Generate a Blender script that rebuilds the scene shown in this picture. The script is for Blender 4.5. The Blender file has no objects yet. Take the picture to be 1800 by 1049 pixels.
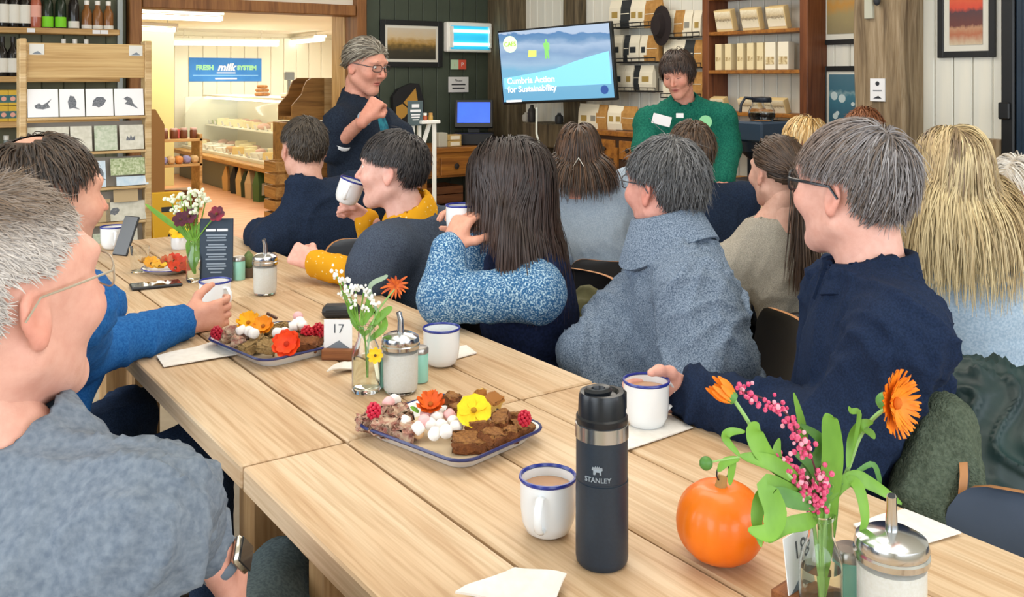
import bpy, math, random
import numpy as np
from mathutils import Vector, Matrix
from mathutils.geometry import tessellate_polygon
PI = math.pi
S = bpy.context.scene
COL = S.collection
rnd = random.Random(7)

# ---------------------------------------------------------------- camera
# room axes: X = across the long table (to the right wall), Y = along it (to the far wall), Z up; the camera stands at the origin
FPX, CX, HY, CH = 1670.0, 900.0, 135.0, 1.40      # focal length in px, principal column, horizon row, lens height
cam = bpy.data.cameras.new('camera'); camo = bpy.data.objects.new('camera', cam); COL.objects.link(camo)
cam.sensor_width = 36; cam.sensor_fit = 'HORIZONTAL'; cam.lens = FPX / 1800 * 36
cam.shift_y = -(524.5 - HY) / 1800; cam.clip_start = .03; cam.clip_end = 60
YAW = math.atan2(.574, .8185)
camo.location = (0, 0, CH); camo.rotation_euler = (PI / 2, 0, -YAW)
S.camera = camo
S.view_settings.view_transform = 'Standard'; S.view_settings.look = 'None'
S.view_settings.gamma = 1; S.view_settings.use_curve_mapping = False
S.view_settings.exposure = 0.62

# ---------------------------------------------------------------- world and large lights
W = bpy.data.worlds.new('daylight'); S.world = W; W.use_nodes = True
W.node_tree.nodes['Background'].inputs[0].default_value = (.86, .93, 1, 1)
W.node_tree.nodes['Background'].inputs[1].default_value = 1.0
def area(name, loc, rot, sx, sy, power, col):
    l = bpy.data.lights.new(name, 'AREA'); l.shape = 'RECTANGLE'; l.size = sx; l.size_y = sy
    l.energy = power; l.color = col
    o = bpy.data.objects.new(name, l); COL.objects.link(o); o.location = loc; o.rotation_euler = rot
    return o
area('window_daylight_side', (-2.15, 2.2, 1.7), (0, -PI / 2, 0), 1.7, 5.6, 74, (.84, .92, 1))
area('window_daylight_rear', (1.6, -2.05, 1.75), (PI / 2, 0, 0), 5.4, 1.6, 64, (.86, .93, 1))
area('ceiling_fill_near', (1.5, 1.9, 2.93), (0, 0, 0), 1.2, 3.0, 26, (1, .95, .87))  # unseen area light added under the ceiling to brighten the tables
area('ceiling_fill_far', (3.3, 4.2, 2.93), (0, 0, 0), 1.6, 2.2, 30, (1, .94, .85))  # unseen overhead light added for the far part of the room
area('ceiling_fill_corner', (3.2, 6.2, 2.93), (0, 0, 0), 2.0, .8, 9, (1, .94, .85))  # unseen overhead light added to lift the far end

# ---------------------------------------------------------------- pixel helpers (photo pixels -> room points at a real depth)
FWD = np.array([.574, .8185, 0]); FWD /= np.linalg.norm(FWD); RGT = np.array([FWD[1], -FWD[0], 0])
def P(px, py, d):
    p = FWD * d + RGT * ((px - CX) / FPX * d); p[2] = CH - (py - HY) / FPX * d; return p
def Tz(px, py, z=.75):
    return P(px, py, (CH - z) * FPX / (py - HY))
def PY(px, py, Y):
    k = (px - CX) / FPX; return P(px, py, Y / (FWD[1] + RGT[1] * k))
def PX(px, py, X):
    k = (px - CX) / FPX; return P(px, py, X / (FWD[0] + RGT[0] * k))
def dirc(a):
    a = math.radians(a); return FWD * math.cos(a) + RGT * math.sin(a)     # 0 = away from the lens, 90 = to its right
def V(*a): return np.array(a, float)

# ---------------------------------------------------------------- materials
def lin(c):
    if isinstance(c, str): c = tuple(int(c[i:i + 2], 16) / 255 for i in (0, 2, 4))
    return tuple(x / 12.92 if x <= .04045 else ((x + .055) / 1.055) ** 2.4 for x in c[:3]) + (1,)
MATS = {}
def newmat(name):
    m = bpy.data.materials.new(name); m.use_nodes = True
    nt = m.node_tree; b = nt.nodes['Principled BSDF']; MATS[name] = m
    return m, nt, b
def nd(nt, t, **kw):
    n = nt.nodes.new(t)
    for k, v in kw.items():
        if k.startswith('i_'): n.inputs[k[2:].replace('_', ' ')].default_value = v
        else: setattr(n, k, v)
    return n
def coords(nt, scale=(1, 1, 1), rand=False):
    tc = nd(nt, 'ShaderNodeTexCoord'); mp = nd(nt, 'ShaderNodeMapping'); mp.inputs['Scale'].default_value = scale
    nt.links.new(tc.outputs['Object'], mp.inputs['Vector'])
    if rand:
        oi = nd(nt, 'ShaderNodeObjectInfo'); ml = nd(nt, 'ShaderNodeMath', operation='MULTIPLY'); ml.inputs[1].default_value = 37.0
        nt.links.new(oi.outputs['Random'], ml.inputs[0])
        cb = nd(nt, 'ShaderNodeCombineXYZ')
        for i in range(3): nt.links.new(ml.outputs[0], cb.inputs[i])
        nt.links.new(cb.outputs[0], mp.inputs['Location'])
    return mp
def ramp(nt, stops):
    r = nd(nt, 'ShaderNodeValToRGB'); e = r.color_ramp.elements
    while len(e) < len(stops): e.new(.5)
    for q, (p, c) in zip(e, stops): q.position = p; q.color = lin(c) if isinstance(c, str) else c
    return r
def addbump(nt, b, hout, strength, dist=.002):
    bp = nd(nt, 'ShaderNodeBump'); bp.inputs['Strength'].default_value = strength; bp.inputs['Distance'].default_value = dist
    nt.links.new(hout, bp.inputs['Height']); nt.links.new(bp.outputs[0], b.inputs['Normal'])
def M(name, col=None, rough=.55, metal=0, c2=None, scale=30, bump=0, bscale=None, spec=.5, trans=0, ior=1.45, emit=0, alpha=1, stretch=(1, 1, 1), dist=.002, mid=(.35, .65), coat=0, rand=False):
    if name in MATS: return MATS[name]
    m, nt, b = newmat(name)
    b.inputs['Base Color'].default_value = lin(col); b.inputs['Roughness'].default_value = rough
    b.inputs['Metallic'].default_value = metal; b.inputs['Specular IOR Level'].default_value = spec
    b.inputs['IOR'].default_value = ior; b.inputs['Transmission Weight'].default_value = trans
    b.inputs['Coat Weight'].default_value = coat; b.inputs['Alpha'].default_value = alpha
    if emit:
        b.inputs['Emission Color'].default_value = lin(col); b.inputs['Emission Strength'].default_value = emit
    if c2 is not None:
        mp = coords(nt, stretch, rand); n = nd(nt, 'ShaderNodeTexNoise'); n.inputs['Scale'].default_value = scale; n.inputs['Detail'].default_value = 5
        nt.links.new(mp.outputs[0], n.inputs['Vector'])
        r = ramp(nt, [(mid[0], col), (mid[1], c2)]); nt.links.new(n.outputs['Fac'], r.inputs[0]); nt.links.new(r.outputs[0], b.inputs['Base Color'])
    if bump:
        mp = coords(nt, stretch); n = nd(nt, 'ShaderNodeTexNoise'); n.inputs['Scale'].default_value = bscale or scale * 4; n.inputs['Detail'].default_value = 3
        nt.links.new(mp.outputs[0], n.inputs['Vector']); addbump(nt, b, n.outputs['Fac'], bump, dist)
    return m
def wood(name, c1, c2, c3, axis=1, rough=.5, scale=1.0, knots=True, bump=.15):
    if name in MATS: return MATS[name]
    m, nt, b = newmat(name); b.inputs['Roughness'].default_value = rough; b.inputs['Specular IOR Level'].default_value = .35
    sc = [14 * scale] * 3; sc[axis] = 1.1 * scale
    mp = coords(nt, sc, True)
    n = nd(nt, 'ShaderNodeTexNoise'); n.inputs['Scale'].default_value = 1.6; n.inputs['Detail'].default_value = 7; n.inputs['Distortion'].default_value = .7
    nt.links.new(mp.outputs[0], n.inputs['Vector'])
    r = ramp(nt, [(.3, c3), (.47, c2), (.66, c1)]); nt.links.new(n.outputs['Fac'], r.inputs[0]); out = r.outputs[0]
    sf = [90 * scale] * 3; sf[axis] = 3 * scale
    mp2 = coords(nt, sf, True); n2 = nd(nt, 'ShaderNodeTexNoise'); n2.inputs['Scale'].default_value = 2; n2.inputs['Detail'].default_value = 3
    nt.links.new(mp2.outputs[0], n2.inputs['Vector'])
    mx = nd(nt, 'ShaderNodeMixRGB', blend_type='MULTIPLY'); mx.inputs[0].default_value = .55
    r2 = ramp(nt, [(.35, 'd2c2ac'), (.6, 'ffffff')]); nt.links.new(n2.outputs['Fac'], r2.inputs[0])
    nt.links.new(out, mx.inputs[1]); nt.links.new(r2.outputs[0], mx.inputs[2]); out = mx.outputs[0]
    if knots:
        sk = [7 * scale] * 3; sk[axis] = 2.6 * scale
        mp3 = coords(nt, sk, True); v = nd(nt, 'ShaderNodeTexVoronoi'); v.inputs['Scale'].default_value = .8; v.inputs['Randomness'].default_value = 1
        nt.links.new(mp3.outputs[0], v.inputs['Vector'])
        r3 = ramp(nt, [(.0, 'ffffff'), (.055, 'e0e0e0'), (.13, '000000')]); nt.links.new(v.outputs['Distance'], r3.inputs[0])
        mk = nd(nt, 'ShaderNodeMixRGB'); mk.inputs[2].default_value = lin('8a6440'); nt.links.new(out, mk.inputs[1])
        mm = nd(nt, 'ShaderNodeMath', operation='MULTIPLY'); mm.inputs[1].default_value = .6; nt.links.new(r3.outputs[0], mm.inputs[0]); nt.links.new(mm.outputs[0], mk.inputs[0]); out = mk.outputs[0]
    nt.links.new(out, b.inputs['Base Color'])
    if bump: addbump(nt, b, n2.outputs['Fac'], bump, .0015)
    return m
def attr_mat(name, rough=.5, bump=0, bscale=300, spec=.4, var=0):
    if name in MATS: return MATS[name]
    m, nt, b = newmat(name); b.inputs['Roughness'].default_value = rough; b.inputs['Specular IOR Level'].default_value = spec
    a = nd(nt, 'ShaderNodeAttribute', attribute_name='tint'); out = a.outputs['Color']
    if var:
        mp = coords(nt); n = nd(nt, 'ShaderNodeTexNoise'); n.inputs['Scale'].default_value = 60; n.inputs['Detail'].default_value = 4
        nt.links.new(mp.outputs[0], n.inputs['Vector'])
        mx = nd(nt, 'ShaderNodeMixRGB', blend_type='MULTIPLY'); mx.inputs[0].default_value = var
        r = ramp(nt, [(.35, 'd8b0a4'), (.65, 'ffffff')]); nt.links.new(n.outputs['Fac'], r.inputs[0]); nt.links.new(out, mx.inputs[1]); nt.links.new(r.outputs[0], mx.inputs[2]); out = mx.outputs[0]
    nt.links.new(out, b.inputs['Base Color'])
    if bump:
        mp = coords(nt); n = nd(nt, 'ShaderNodeTexNoise'); n.inputs['Scale'].default_value = bscale
        nt.links.new(mp.outputs[0], n.inputs['Vector']); addbump(nt, b, n.outputs['Fac'], bump, .001)
    return m

# ---------------------------------------------------------------- mesh helpers
def meshobj(name, v, f, mats, parent=None, smooth=False, mi=None, angle=None, tint=None):
    me = bpy.data.meshes.new(name)
    v = np.asarray(v, float)
    if isinstance(f, np.ndarray):
        n, k = f.shape
        me.vertices.add(len(v)); me.vertices.foreach_set('co', v.astype(np.float32).ravel())
        me.loops.add(n * k); me.loops.foreach_set('vertex_index', f.astype(np.int32).ravel())
        me.polygons.add(n); me.polygons.foreach_set('loop_start', np.arange(0, n * k, k, dtype=np.int32))
        me.update(calc_edges=True)
    else:
        me.from_pydata(v.tolist(), [], f); me.update()
    if not isinstance(mats, (list, tuple)): mats = [mats]
    for m in mats: me.materials.append(m)
    if mi is not None: me.polygons.foreach_set('material_index', np.asarray(mi, np.int32))
    if smooth:
        me.polygons.foreach_set('use_smooth', np.ones(len(me.polygons), bool))
        if angle: me.set_sharp_from_angle(angle=math.radians(angle))
    if tint is not None:
        a = me.color_attributes.new('tint', 'FLOAT_COLOR', 'POINT')
        t = np.ones((len(v), 4), np.float32); t[:, :3] = tint; a.data.foreach_set('color', t.ravel())
    o = bpy.data.objects.new(name, me); COL.objects.link(o)
    if parent: o.parent = parent
    return o
def rotz(a): return Matrix.Rotation(a, 4, 'Z')
def rotx(a): return Matrix.Rotation(a, 4, 'X')
def roty(a): return Matrix.Rotation(a, 4, 'Y')
def tr(x, y, z): return Matrix.Translation((x, y, z))
class MB:
    def __init__(s, m=None): s.v = []; s.f = []; s.mi = []; s.m = m or Matrix(); s.cur = 0
    def add(s, vs, fs, m=None):
        m = s.m @ m if m is not None else s.m
        b = len(s.v); s.v += [tuple(m @ Vector(p)) for p in vs]
        s.f += [tuple(b + i for i in f) for f in fs]; s.mi += [s.cur] * len(fs); return s
    def box(s, c, d, m=None, bev=0):
        x, y, z = d[0] / 2, d[1] / 2, d[2] / 2
        mm = tr(*c) if m is None else m @ tr(*c)
        if bev <= 0:
            vs = [(sx * x, sy * y, sz * z) for sx in (-1, 1) for sy in (-1, 1) for sz in (-1, 1)]
            fs = [(0, 1, 3, 2), (4, 6, 7, 5), (0, 4, 5, 1), (2, 3, 7, 6), (0, 2, 6, 4), (1, 5, 7, 3)]
            return s.add(vs, fs, mm)
        b = min(bev, x * .99, y * .99, z * .99)
        vs = []; idx = {}
        for sx in (-1, 1):
            for sy in (-1, 1):
                for sz in (-1, 1):
                    for a in range(3):
                        q = [sx * x, sy * y, sz * z]
                        for k in range(3):
                            if k != a: q[k] -= (sx, sy, sz)[k] * b
                        idx[(sx, sy, sz, a)] = len(vs); vs.append(tuple(q))
        fs = []
        for a in range(3):
            o1, o2 = [k for k in range(3) if k != a]
            for sg in (-1, 1):
                def key(p, q, aa):
                    t = [0, 0, 0]; t[a] = sg; t[o1] = p; t[o2] = q; return idx[(*t, aa)]
                fs.append(tuple(key(p, q, a) for p, q in ((-1, -1), (1, -1), (1, 1), (-1, 1))))
        for a in range(3):
            o1, o2 = [k for k in range(3) if k != a]
            for p in (-1, 1):
                for q in (-1, 1):
                    def kk(sa, aa):
                        t = [0, 0, 0]; t[a] = sa; t[o1] = p; t[o2] = q; return idx[(*t, aa)]
                    fs.append((kk(-1, o1), kk(1, o1), kk(1, o2), kk(-1, o2)))
        for sx in (-1, 1):
            for sy in (-1, 1):
                for sz in (-1, 1): fs.append(tuple(idx[(sx, sy, sz, a)] for a in range(3)))
        # orient outwards
        out = []
        for f in fs:
            a_, b_, c_ = (Vector(vs[i]) for i in f[:3]); n = (b_ - a_).cross(c_ - a_)
            cen = sum((Vector(vs[i]) for i in f), Vector()) / len(f)
            out.append(f if n.dot(cen) > 0 else tuple(reversed(f)))
        return s.add(vs, out, mm)
    def lathe(s, prof, n=24, m=None, a0=0, a1=2 * PI):
        full = abs(a1 - a0) > 6.28; k = n if full else n + 1
        vs = []; fs = []
        for r, z in prof:
            for i in range(k):
                a = a0 + (a1 - a0) * i / n; vs.append((r * math.cos(a), r * math.sin(a), z))
        for j in range(len(prof) - 1):
            for i in range(n):
                a, b = j * k + i, j * k + (i + 1) % k
                fs.append((a, b, b + k, a + k))
        if full and prof[0] != prof[-1]:
            if prof[0][0] > 1e-5: fs.append(tuple(reversed(range(k))))
            if prof[-1][0] > 1e-5: fs.append(tuple((len(prof) - 1) * k + i for i in range(k)))
        return s.add(vs, fs, m)
    def cyl(s, a, b, r, r2=None, n=12):
        return s.tube([a, b], [r, r if r2 is None else r2], n)
    def tube(s, pts, r, n=8, closed=False, m=None, flat=1.0, up=None):
        pts = [Vector(p) for p in pts]; k = len(pts)
        rr = r if isinstance(r, (list, tuple)) else [r] * k
        vs = []; fs = []; u = Vector(up) if up is not None else None
        for i, p in enumerate(pts):
            if closed: t = pts[(i + 1) % k] - pts[i - 1]
            else: t = pts[min(i + 1, k - 1)] - pts[max(i - 1, 0)]
            t.normalize()
            if u is None: u = t.orthogonal()
            u = (u - t * u.dot(t));
            if u.length < 1e-6: u = t.orthogonal()
            u.normalize(); w = t.cross(u)
            for j in range(n):
                a = 2 * PI * j / n; vs.append(tuple(p + (u * math.cos(a) + w * math.sin(a) * flat) * rr[i]))
        for i in range(k if closed else k - 1):
            for j in range(n):
                a = i * n + j; b = i * n + (j + 1) % n; c = ((i + 1) % k) * n
                fs.append((a, b, c + (j + 1) % n, c + j))
        if not closed: fs += [tuple(reversed(range(n))), tuple((k - 1) * n + j for j in range(n))]
        return s.add(vs, fs, m)
    def prism(s, poly, h, m=None):     # poly in local XY (ccw), extruded along +Z by h
        n = len(poly); vs = [(x, y, 0) for x, y in poly] + [(x, y, h) for x, y in poly]
        fs = [(i, (i + 1) % n, n + (i + 1) % n, n + i) for i in range(n)]
        tri = tessellate_polygon([[Vector((x, y, 0)) for x, y in poly]])
        for t in tri:
            a, b, c = t
            ar = (poly[b][0] - poly[a][0]) * (poly[c][1] - poly[a][1]) - (poly[b][1] - poly[a][1]) * (poly[c][0] - poly[a][0])
            if ar < 0: a, c = c, a
            fs.append((c, b, a)); fs.append((n + a, n + b, n + c))
        return s.add(vs, fs, m)
    def ell(s, c, r, n=10, m=None):
        prof = [(max(math.cos(t), 0), math.sin(t)) for t in np.linspace(-PI / 2, PI / 2, n)]
        prof[0] = (0, -1); prof[-1] = (0, 1)
        mm = tr(*c) @ Matrix.Diagonal((r[0], r[1], r[2], 1))
        return s.lathe(prof, n * 2 - 4, m @ mm if m is not None else mm)
    def build(s, name, mats, parent=None, smooth=True, angle=40):
        return meshobj(name, s.v, s.f, mats, parent, smooth, s.mi, angle)
def tag(o, label=None, cat=None, group=None, kind=None):
    if label: o['label'] = label
    if cat: o['category'] = cat
    if group: o['group'] = group
    if kind: o['kind'] = kind
    return o
def thing(name, label, cat, loc=(0, 0, 0), rz=0, group=None):
    o = bpy.data.objects.new(name, None); COL.objects.link(o); o.empty_display_size = .05
    o.location = tuple(loc); o.rotation_euler = (0, 0, rz)
    return tag(o, label, cat, group)
def struct(o): o['kind'] = 'structure'; return o
def cp(o, parent=None, loc=None, rz=None):
    c = o.copy(); COL.objects.link(c)
    if parent is not None: c.parent = parent
    if loc is not None: c.location = tuple(loc)
    if rz is not None: c.rotation_euler = (0, 0, rz)
    return c
def copy_tree(o, parent=None):
    c = o.copy(); COL.objects.link(c); c.parent = parent
    for ch in list(o.children): copy_tree(ch, c)
    return c
def text_mesh(name, txt, size, mat, parent, m, align='CENTER', extrude=.0006, bold=0, shear=0, spacing=1, line=1.0):
    cu = bpy.data.curves.new(name, 'FONT'); cu.body = txt; cu.size = size; cu.align_x = align; cu.align_y = 'CENTER'
    cu.extrude = extrude; cu.offset = bold; cu.shear = shear; cu.space_character = spacing; cu.space_line = line; cu.resolution_u = 3
    t = bpy.data.objects.new(name, cu); COL.objects.link(t)
    dg = bpy.context.evaluated_depsgraph_get(); me = bpy.data.meshes.new_from_object(t.evaluated_get(dg))
    bpy.data.objects.remove(t); bpy.data.curves.remove(cu)
    me.transform(m); me.materials.clear(); me.materials.append(mat); me.name = name
    o = bpy.data.objects.new(name, me); COL.objects.link(o); o.parent = parent
    return o
def facing(nx, ny):   # matrix: local XY plane stands up facing horizontal direction (nx, ny); local x to the viewer's right
    n = Vector((nx, ny, 0)).normalized(); up = Vector((0, 0, 1)); r = up.cross(n)
    return Matrix((r, up, n)).transposed().to_4x4()
# ================================================================= ROOM SHELL
XR, YB, YS, HC = 5.1, 7.4, 14.0, 2.95
m_floor = M('room_floor', 'b9a88e', .5, c2='cdbfa6', scale=6, bump=.05)
m_floor_shop = M('shop_floor', 'c98a5e', .45, c2='d79f74', scale=3, stretch=(1, 6, 1))
m_white = M('white_paint', 'e6e2d8', .5, c2='dedacb', scale=4)
m_clad = M('white_cladding_paint', 'dfddd2', .45, c2='e8e4d6', scale=3, stretch=(6, 6, .4))
m_green = M('dark_green_paint', '3b4337', .6, c2='434b3e', scale=5)
m_olive = M('olive_board_paint', '6e6f58', .6, c2='5f614c', scale=5)
m_trim = wood('trim_wood', '9a6a3c', '8a5c34', '6f4726', 2, .5, 1, False)
m_oldwood = wood('weathered_post_wood', 'a8957a', '8f7c61', '685743', 2, .75, 1.2, True, .5)
m_darkpost = wood('dark_post_wood', '75684f', '5f533f', '453c2e', 2, .75, 1.2, False, .4)
m_ceil = M('ceiling_paint', 'ece6d4', .7)
m_shopwall = M('shop_white_panel', 'eeead8', .5)
m_yellow = M('pale_yellow_paint', 'dcd596', .6)
def slab(name, lo, hi, mat, parent=None, kind=True):
    lo, hi = np.array(lo, float), np.array(hi, float); c = (lo + hi) / 2; d = hi - lo
    mb = MB(); mb.box((0, 0, 0), d); o = mb.build(name, mat, parent, False); o.location = c
    if kind and parent is None: struct(o)
    return o
slab('floor', (-2.4, -2.3, -.1), (XR + .2, YB, 0), m_floor)
slab('floor_shop', (1.2, YB, -.1), (7.2, YS + .1, 0), m_floor_shop)
slab('ceiling', (-2.4, -2.3, HC), (XR + .2, YB + .2, HC + .1), m_ceil)
# --- right wall: core + vertical boards
wr = slab('wall_right', (XR + .02, -2.3, 0), (XR + .2, YB + .2, HC), m_clad)
bm_ = MB(); bm_.box((0, 0, 0), (.022, .108, HC - .02), bev=.006); b0 = None
y = -2.2; n = 0
while y < YB - .05:
    if b0 is None: b0 = bm_.build('board', m_clad, wr, False); o = b0
    else: o = cp(b0)
    o.location = Vector((XR + .01, y + .055, HC / 2)) - wr.location; y += .112; n += 1
# --- far wall with the opening to the shop
xo0, xo1 = PY(247, 100, YB)[0], PY(621, 100, YB)[0]; zo = 1.915
wb = slab('wall_back', (xo1 + .10, YB + .02, 0), (XR + .2, YB + .16, HC), m_green)
b0 = None; x = xo1 + .115
while x < XR - .05:
    if b0 is None:
        mb = MB(); mb.box((0, 0, 0), (.138, .02, HC - .02), bev=.005); b0 = mb.build('board', m_green, wb, False); o = b0
    else: o = cp(b0)
    o.location = Vector((x + .07, YB + .012, HC / 2)) - wb.location; x += .142
wl = slab('wall_back_left', (-2.4, YB + .02, 0), (xo0 - .10, YB + .16, HC), m_olive)
b0 = None; x = xo0 - .10
while x > -1.2:
    if b0 is None:
        mb = MB(); mb.box((0, 0, 0), (.138, .02, HC - .02), bev=.005); b0 = mb.build('board', m_olive, wl, False); o = b0
    else: o = cp(b0)
    o.location = Vector((x - .07, YB + .012, HC / 2)) - wl.location; x -= .142
slab('wall_back_lintel', (xo0 - .10, YB + .02, zo + .09), (xo1 + .10, YB + .16, HC), M('cream_sign_board', 'ded3c2', .6))
# trims of the opening
struct(MB().box((xo0 - .05, YB + .05, HC / 2), (.09, .24, HC - .01), bev=.006).build('trim_1', m_trim, None, False))
struct(MB().box((xo1 + .05, YB + .05, HC / 2), (.09, .24, HC - .01), bev=.006).build('trim_2', m_trim, None, False))
struct(MB().box(((xo0 + xo1) / 2, YB + .05, zo + .045), (xo1 - xo0, .22, .09), bev=.006).build('trim_3', m_trim, None, False))
sg = thing('opening_sign_lettering', 'painted lettering on the cream board above the shop opening', 'lettering', (xo1 - .35, YB - .001, zo + .19))
for k in range(4): MB(facing(0, -1) @ tr(-.2 + .13 * k, 0, 0)).tube([(.05 * math.cos(t), .03 * math.sin(t * 1.4 + k) , 0) for t in np.linspace(0, 4, 14)], .006, 6).build('brush_stroke', M('sign_dark_ink', '4a4038', .6), sg)
# other room walls (behind and beside the lens) with their windows
def wall_with_window(name, axis, pos, lo, hi, w0, w1, z0, z1):
    t = .16; mb = MB()
    def bx(a0, a1, za, zb):
        if axis == 'x': mb.box((pos, (a0 + a1) / 2, (za + zb) / 2), (t, a1 - a0, zb - za))
        else: mb.box(((a0 + a1) / 2, pos, (za + zb) / 2), (a1 - a0, t, zb - za))
    bx(lo, w0, 0, HC); bx(w1, hi, 0, HC); bx(w0, w1, 0, z0); bx(w0, w1, z1, HC)
    struct(mb.build(name, m_white, None, False))
    fm = MB(); k = 4
    for i in range(k + 1):
        a = w0 + (w1 - w0) * i / k
        if axis == 'x': fm.box((pos, a, (z0 + z1) / 2), (.08, .06, z1 - z0))
        else: fm.box((a, pos, (z0 + z1) / 2), (.06, .08, z1 - z0))
    for z in (z0, z1):
        if axis == 'x': fm.box((pos, (w0 + w1) / 2, z), (.1, w1 - w0, .06))
        else: fm.box(((w0 + w1) / 2, pos, z), (w1 - w0, .1, .06))
    return struct(fm.build('window_1' if axis == 'x' else 'window_2', m_trim, None, False))
wall_with_window('wall_left', 'x', -2.3, -2.3, YB, -.7, 5.1, .8, 2.6)
wall_with_window('wall_front', 'y', -2.2, -2.2, XR, -1.2, 4.4, .9, 2.6)
# --- posts against the right wall
def post(name, label, px0, px1, X, mat, depth=.2, wob=.006, seed=1):
    a, b = PX(px0, 100, X), PX(px1, 100, X)
    y0, y1 = sorted((a[1], b[1])); r = random.Random(seed); mb = MB(); N = 14
    pts = []
    for i in range(N + 1):
        z = HC * i / N; w = [r.uniform(-wob, wob) for _ in range(4)]
        c = .018
        pts.append([(-depth / 2 + w[0], y0 + c + w[1]), (-depth / 2 + c + w[0], y0 + w[1]), (depth / 2, y0), (depth / 2, y1), (-depth / 2 + c + w[2], y1 + w[3]), (-depth / 2 + w[2], y1 - c + w[3])])
    vs = [(X + p[0], p[1], HC * i / N) for i, q in enumerate(pts) for p in q]
    fs = [(i * 6 + j, i * 6 + (j + 1) % 6, i * 6 + 6 + (j + 1) % 6, i * 6 + 6 + j) for i in range(N) for j in range(6)]
    mb.add(vs, [tuple(reversed(f)) for f in fs])
    o = mb.build(name, mat, None, True, 30); return tag(o, label, 'post')
post('timber_post', 'broad weathered grey timber post between the framed prints', 1517, 1606, XR - .10, m_oldwood, .2, .008, 3)
post('timber_post', 'dark brown timber post in the corner left of the television', 871, 909, XR - .10, m_darkpost, .2, .006, 4)
post('timber_post', 'narrow timber post rising above the television', 996, 1022, XR - .06, m_darkpost, .1, .004, 5)
# low wooden rail and dark door at the right
dy = PX(1763, 200, XR - .03)[1]
struct(MB().box((XR - .03, (dy + PX(1612, 200, XR - .03)[1]) / 2, 1.0), (.05, PX(1612, 200, XR - .03)[1] - dy, .13), bev=.006).build('trim_4', m_oldwood, None, False))
m_door = M('navy_door_paint', '1c2c3c', .35, c2='223446', scale=4); m_black = M('black_paint', '17181a', .4)
dd = thing('door_1', None, None, (XR - .02, dy - .5, 0)); struct(dd)
MB().box((0, .46, 1.25), (.09, .07, 2.5), bev=.008).build('door_frame', m_black, dd, False)
MB().box((-.01, 0, 1.25), (.05, .84, 2.5), bev=.006).build('door_panel', m_door, dd, False)
for i in range(4): MB().box((-.038, -.3 + i * .2, 1.25), (.012, .17, 2.3), bev=.004).build('plank', m_door, dd, False)
for z in (.4, 1.22, 2.0): MB().box((-.05, .47, z), (.03, .06, .09), bev=.006).build('hinge', m_black, dd, False)
# --- the shop beyond
slab('wall_shop_back', (1.2, YS, 0), (7.2, YS + .1, 2.1), m_shopwall)
wsb = bpy.data.objects['wall_shop_back']; b0 = None; x = PY(306, 100, YS)[0]
while x < 6.45:
    if b0 is None:
        mb = MB(); mb.box((0, 0, 0), (.20, .016, 2.0), bev=.006); b0 = mb.build('panel', m_shopwall, wsb, False); o = b0
    else: o = cp(b0)
    o.location = Vector((x + .1, YS - .008, 1.0)) - wsb.location; x += .206
slab('wall_shop_left', (1.2, YB + .16, 0), (1.4, YS, 2.1), m_yellow)
slab('wall_shop_right', (6.5, YB + .16, 0), (6.7, YS, 2.1), m_shopwall)
ya = PY(246, 100, 12.6)[0]; yb_ = PY(304, 100, 12.6)[0]
slab('wall_shop_partition', (1.4, 12.55, 0), (yb_, 12.65, 2.06), m_yellow)
slab('ceiling_shop', (1.2, YB + .02, 2.06), (7.2, YS + .1, 2.12), m_ceil)
# light wood jamb lining inside the right of the opening
struct(MB().box((xo1 + .02, YB + .3, 1.0), (.05, .26, 2.0), bev=.004).build('trim_5', wood('pale_lining_wood', 'd9bd8c', 'cdaa74', 'b58f5b', 2, .5, 1, False), None, False))
m_tube = M('fluorescent_glow', 'fffdf2', .5, emit=5.0); m_fix = M('fitting_white', 'f0eee6', .4)
def tube_light(p0, p1, label):
    p0, p1 = Vector(p0), Vector(p1); c = (p0 + p1) / 2; L = (p1 - p0).length; az = math.atan2(p1.y - p0.y, p1.x - p0.x)
    t = thing('fluorescent_light', label, 'ceiling light', (c.x, c.y, c.z), az, 'fluorescent lights in the shop')
    MB().box((0, 0, .055), (L + .04, .09, 2 * .022), bev=.008).build('housing', m_fix, t, False)
    MB().tube([(-L / 2, 0, 0), (L / 2, 0, 0)], .022, 10).build('tube', m_tube, t)
    for sx in (-1, 1): MB().tube([(sx * L * .35, 0, .07), (sx * L * .35, 0, 2.062 - c.z)], .005, 6).build('hanging_rod', m_fix, t) if 2.06 - c.z > .09 else None
    for sx in (-1, 1): MB().box((sx * L / 2, 0, .015), (.03, .05, .07), bev=.006).build('end_cap', m_fix, t, False)
Zt = 1.95
def tb(px0, py0, px1, py1, z, label): tube_light(Tz(px0, 270 - py0, 2 * CH - z) * V(1, 1, 0) + V(0, 0, z), Tz(px1, 270 - py1, 2 * CH - z) * V(1, 1, 0) + V(0, 0, z), label)
tb(225, 28, 388, 34, 1.94, 'long fluorescent light nearest the shop opening')
tb(215, 49, 308, 53, 1.94, 'short fluorescent light behind the nearest one, cut by the left jamb')
tb(292, 76, 488, 79, 1.86, 'long fluorescent light above the blue milk banner')
tb(494, 77, 568, 70, 1.93, 'slanting fluorescent light at the right of the shop ceiling')
area('shop_fill_front', (3.6, 9.2, 2.0), (0, 0, 0), 3, 1.2, 38, (1, .97, .86))  # area light without a fitting, added to illuminate the front of the shop
area('shop_fill_back', (4.4, 12.2, 2.0), (0, 0, 0), 3, 1.5, 52, (1, .97, .86))  # another added area light, brightening the back of the shop
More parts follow.
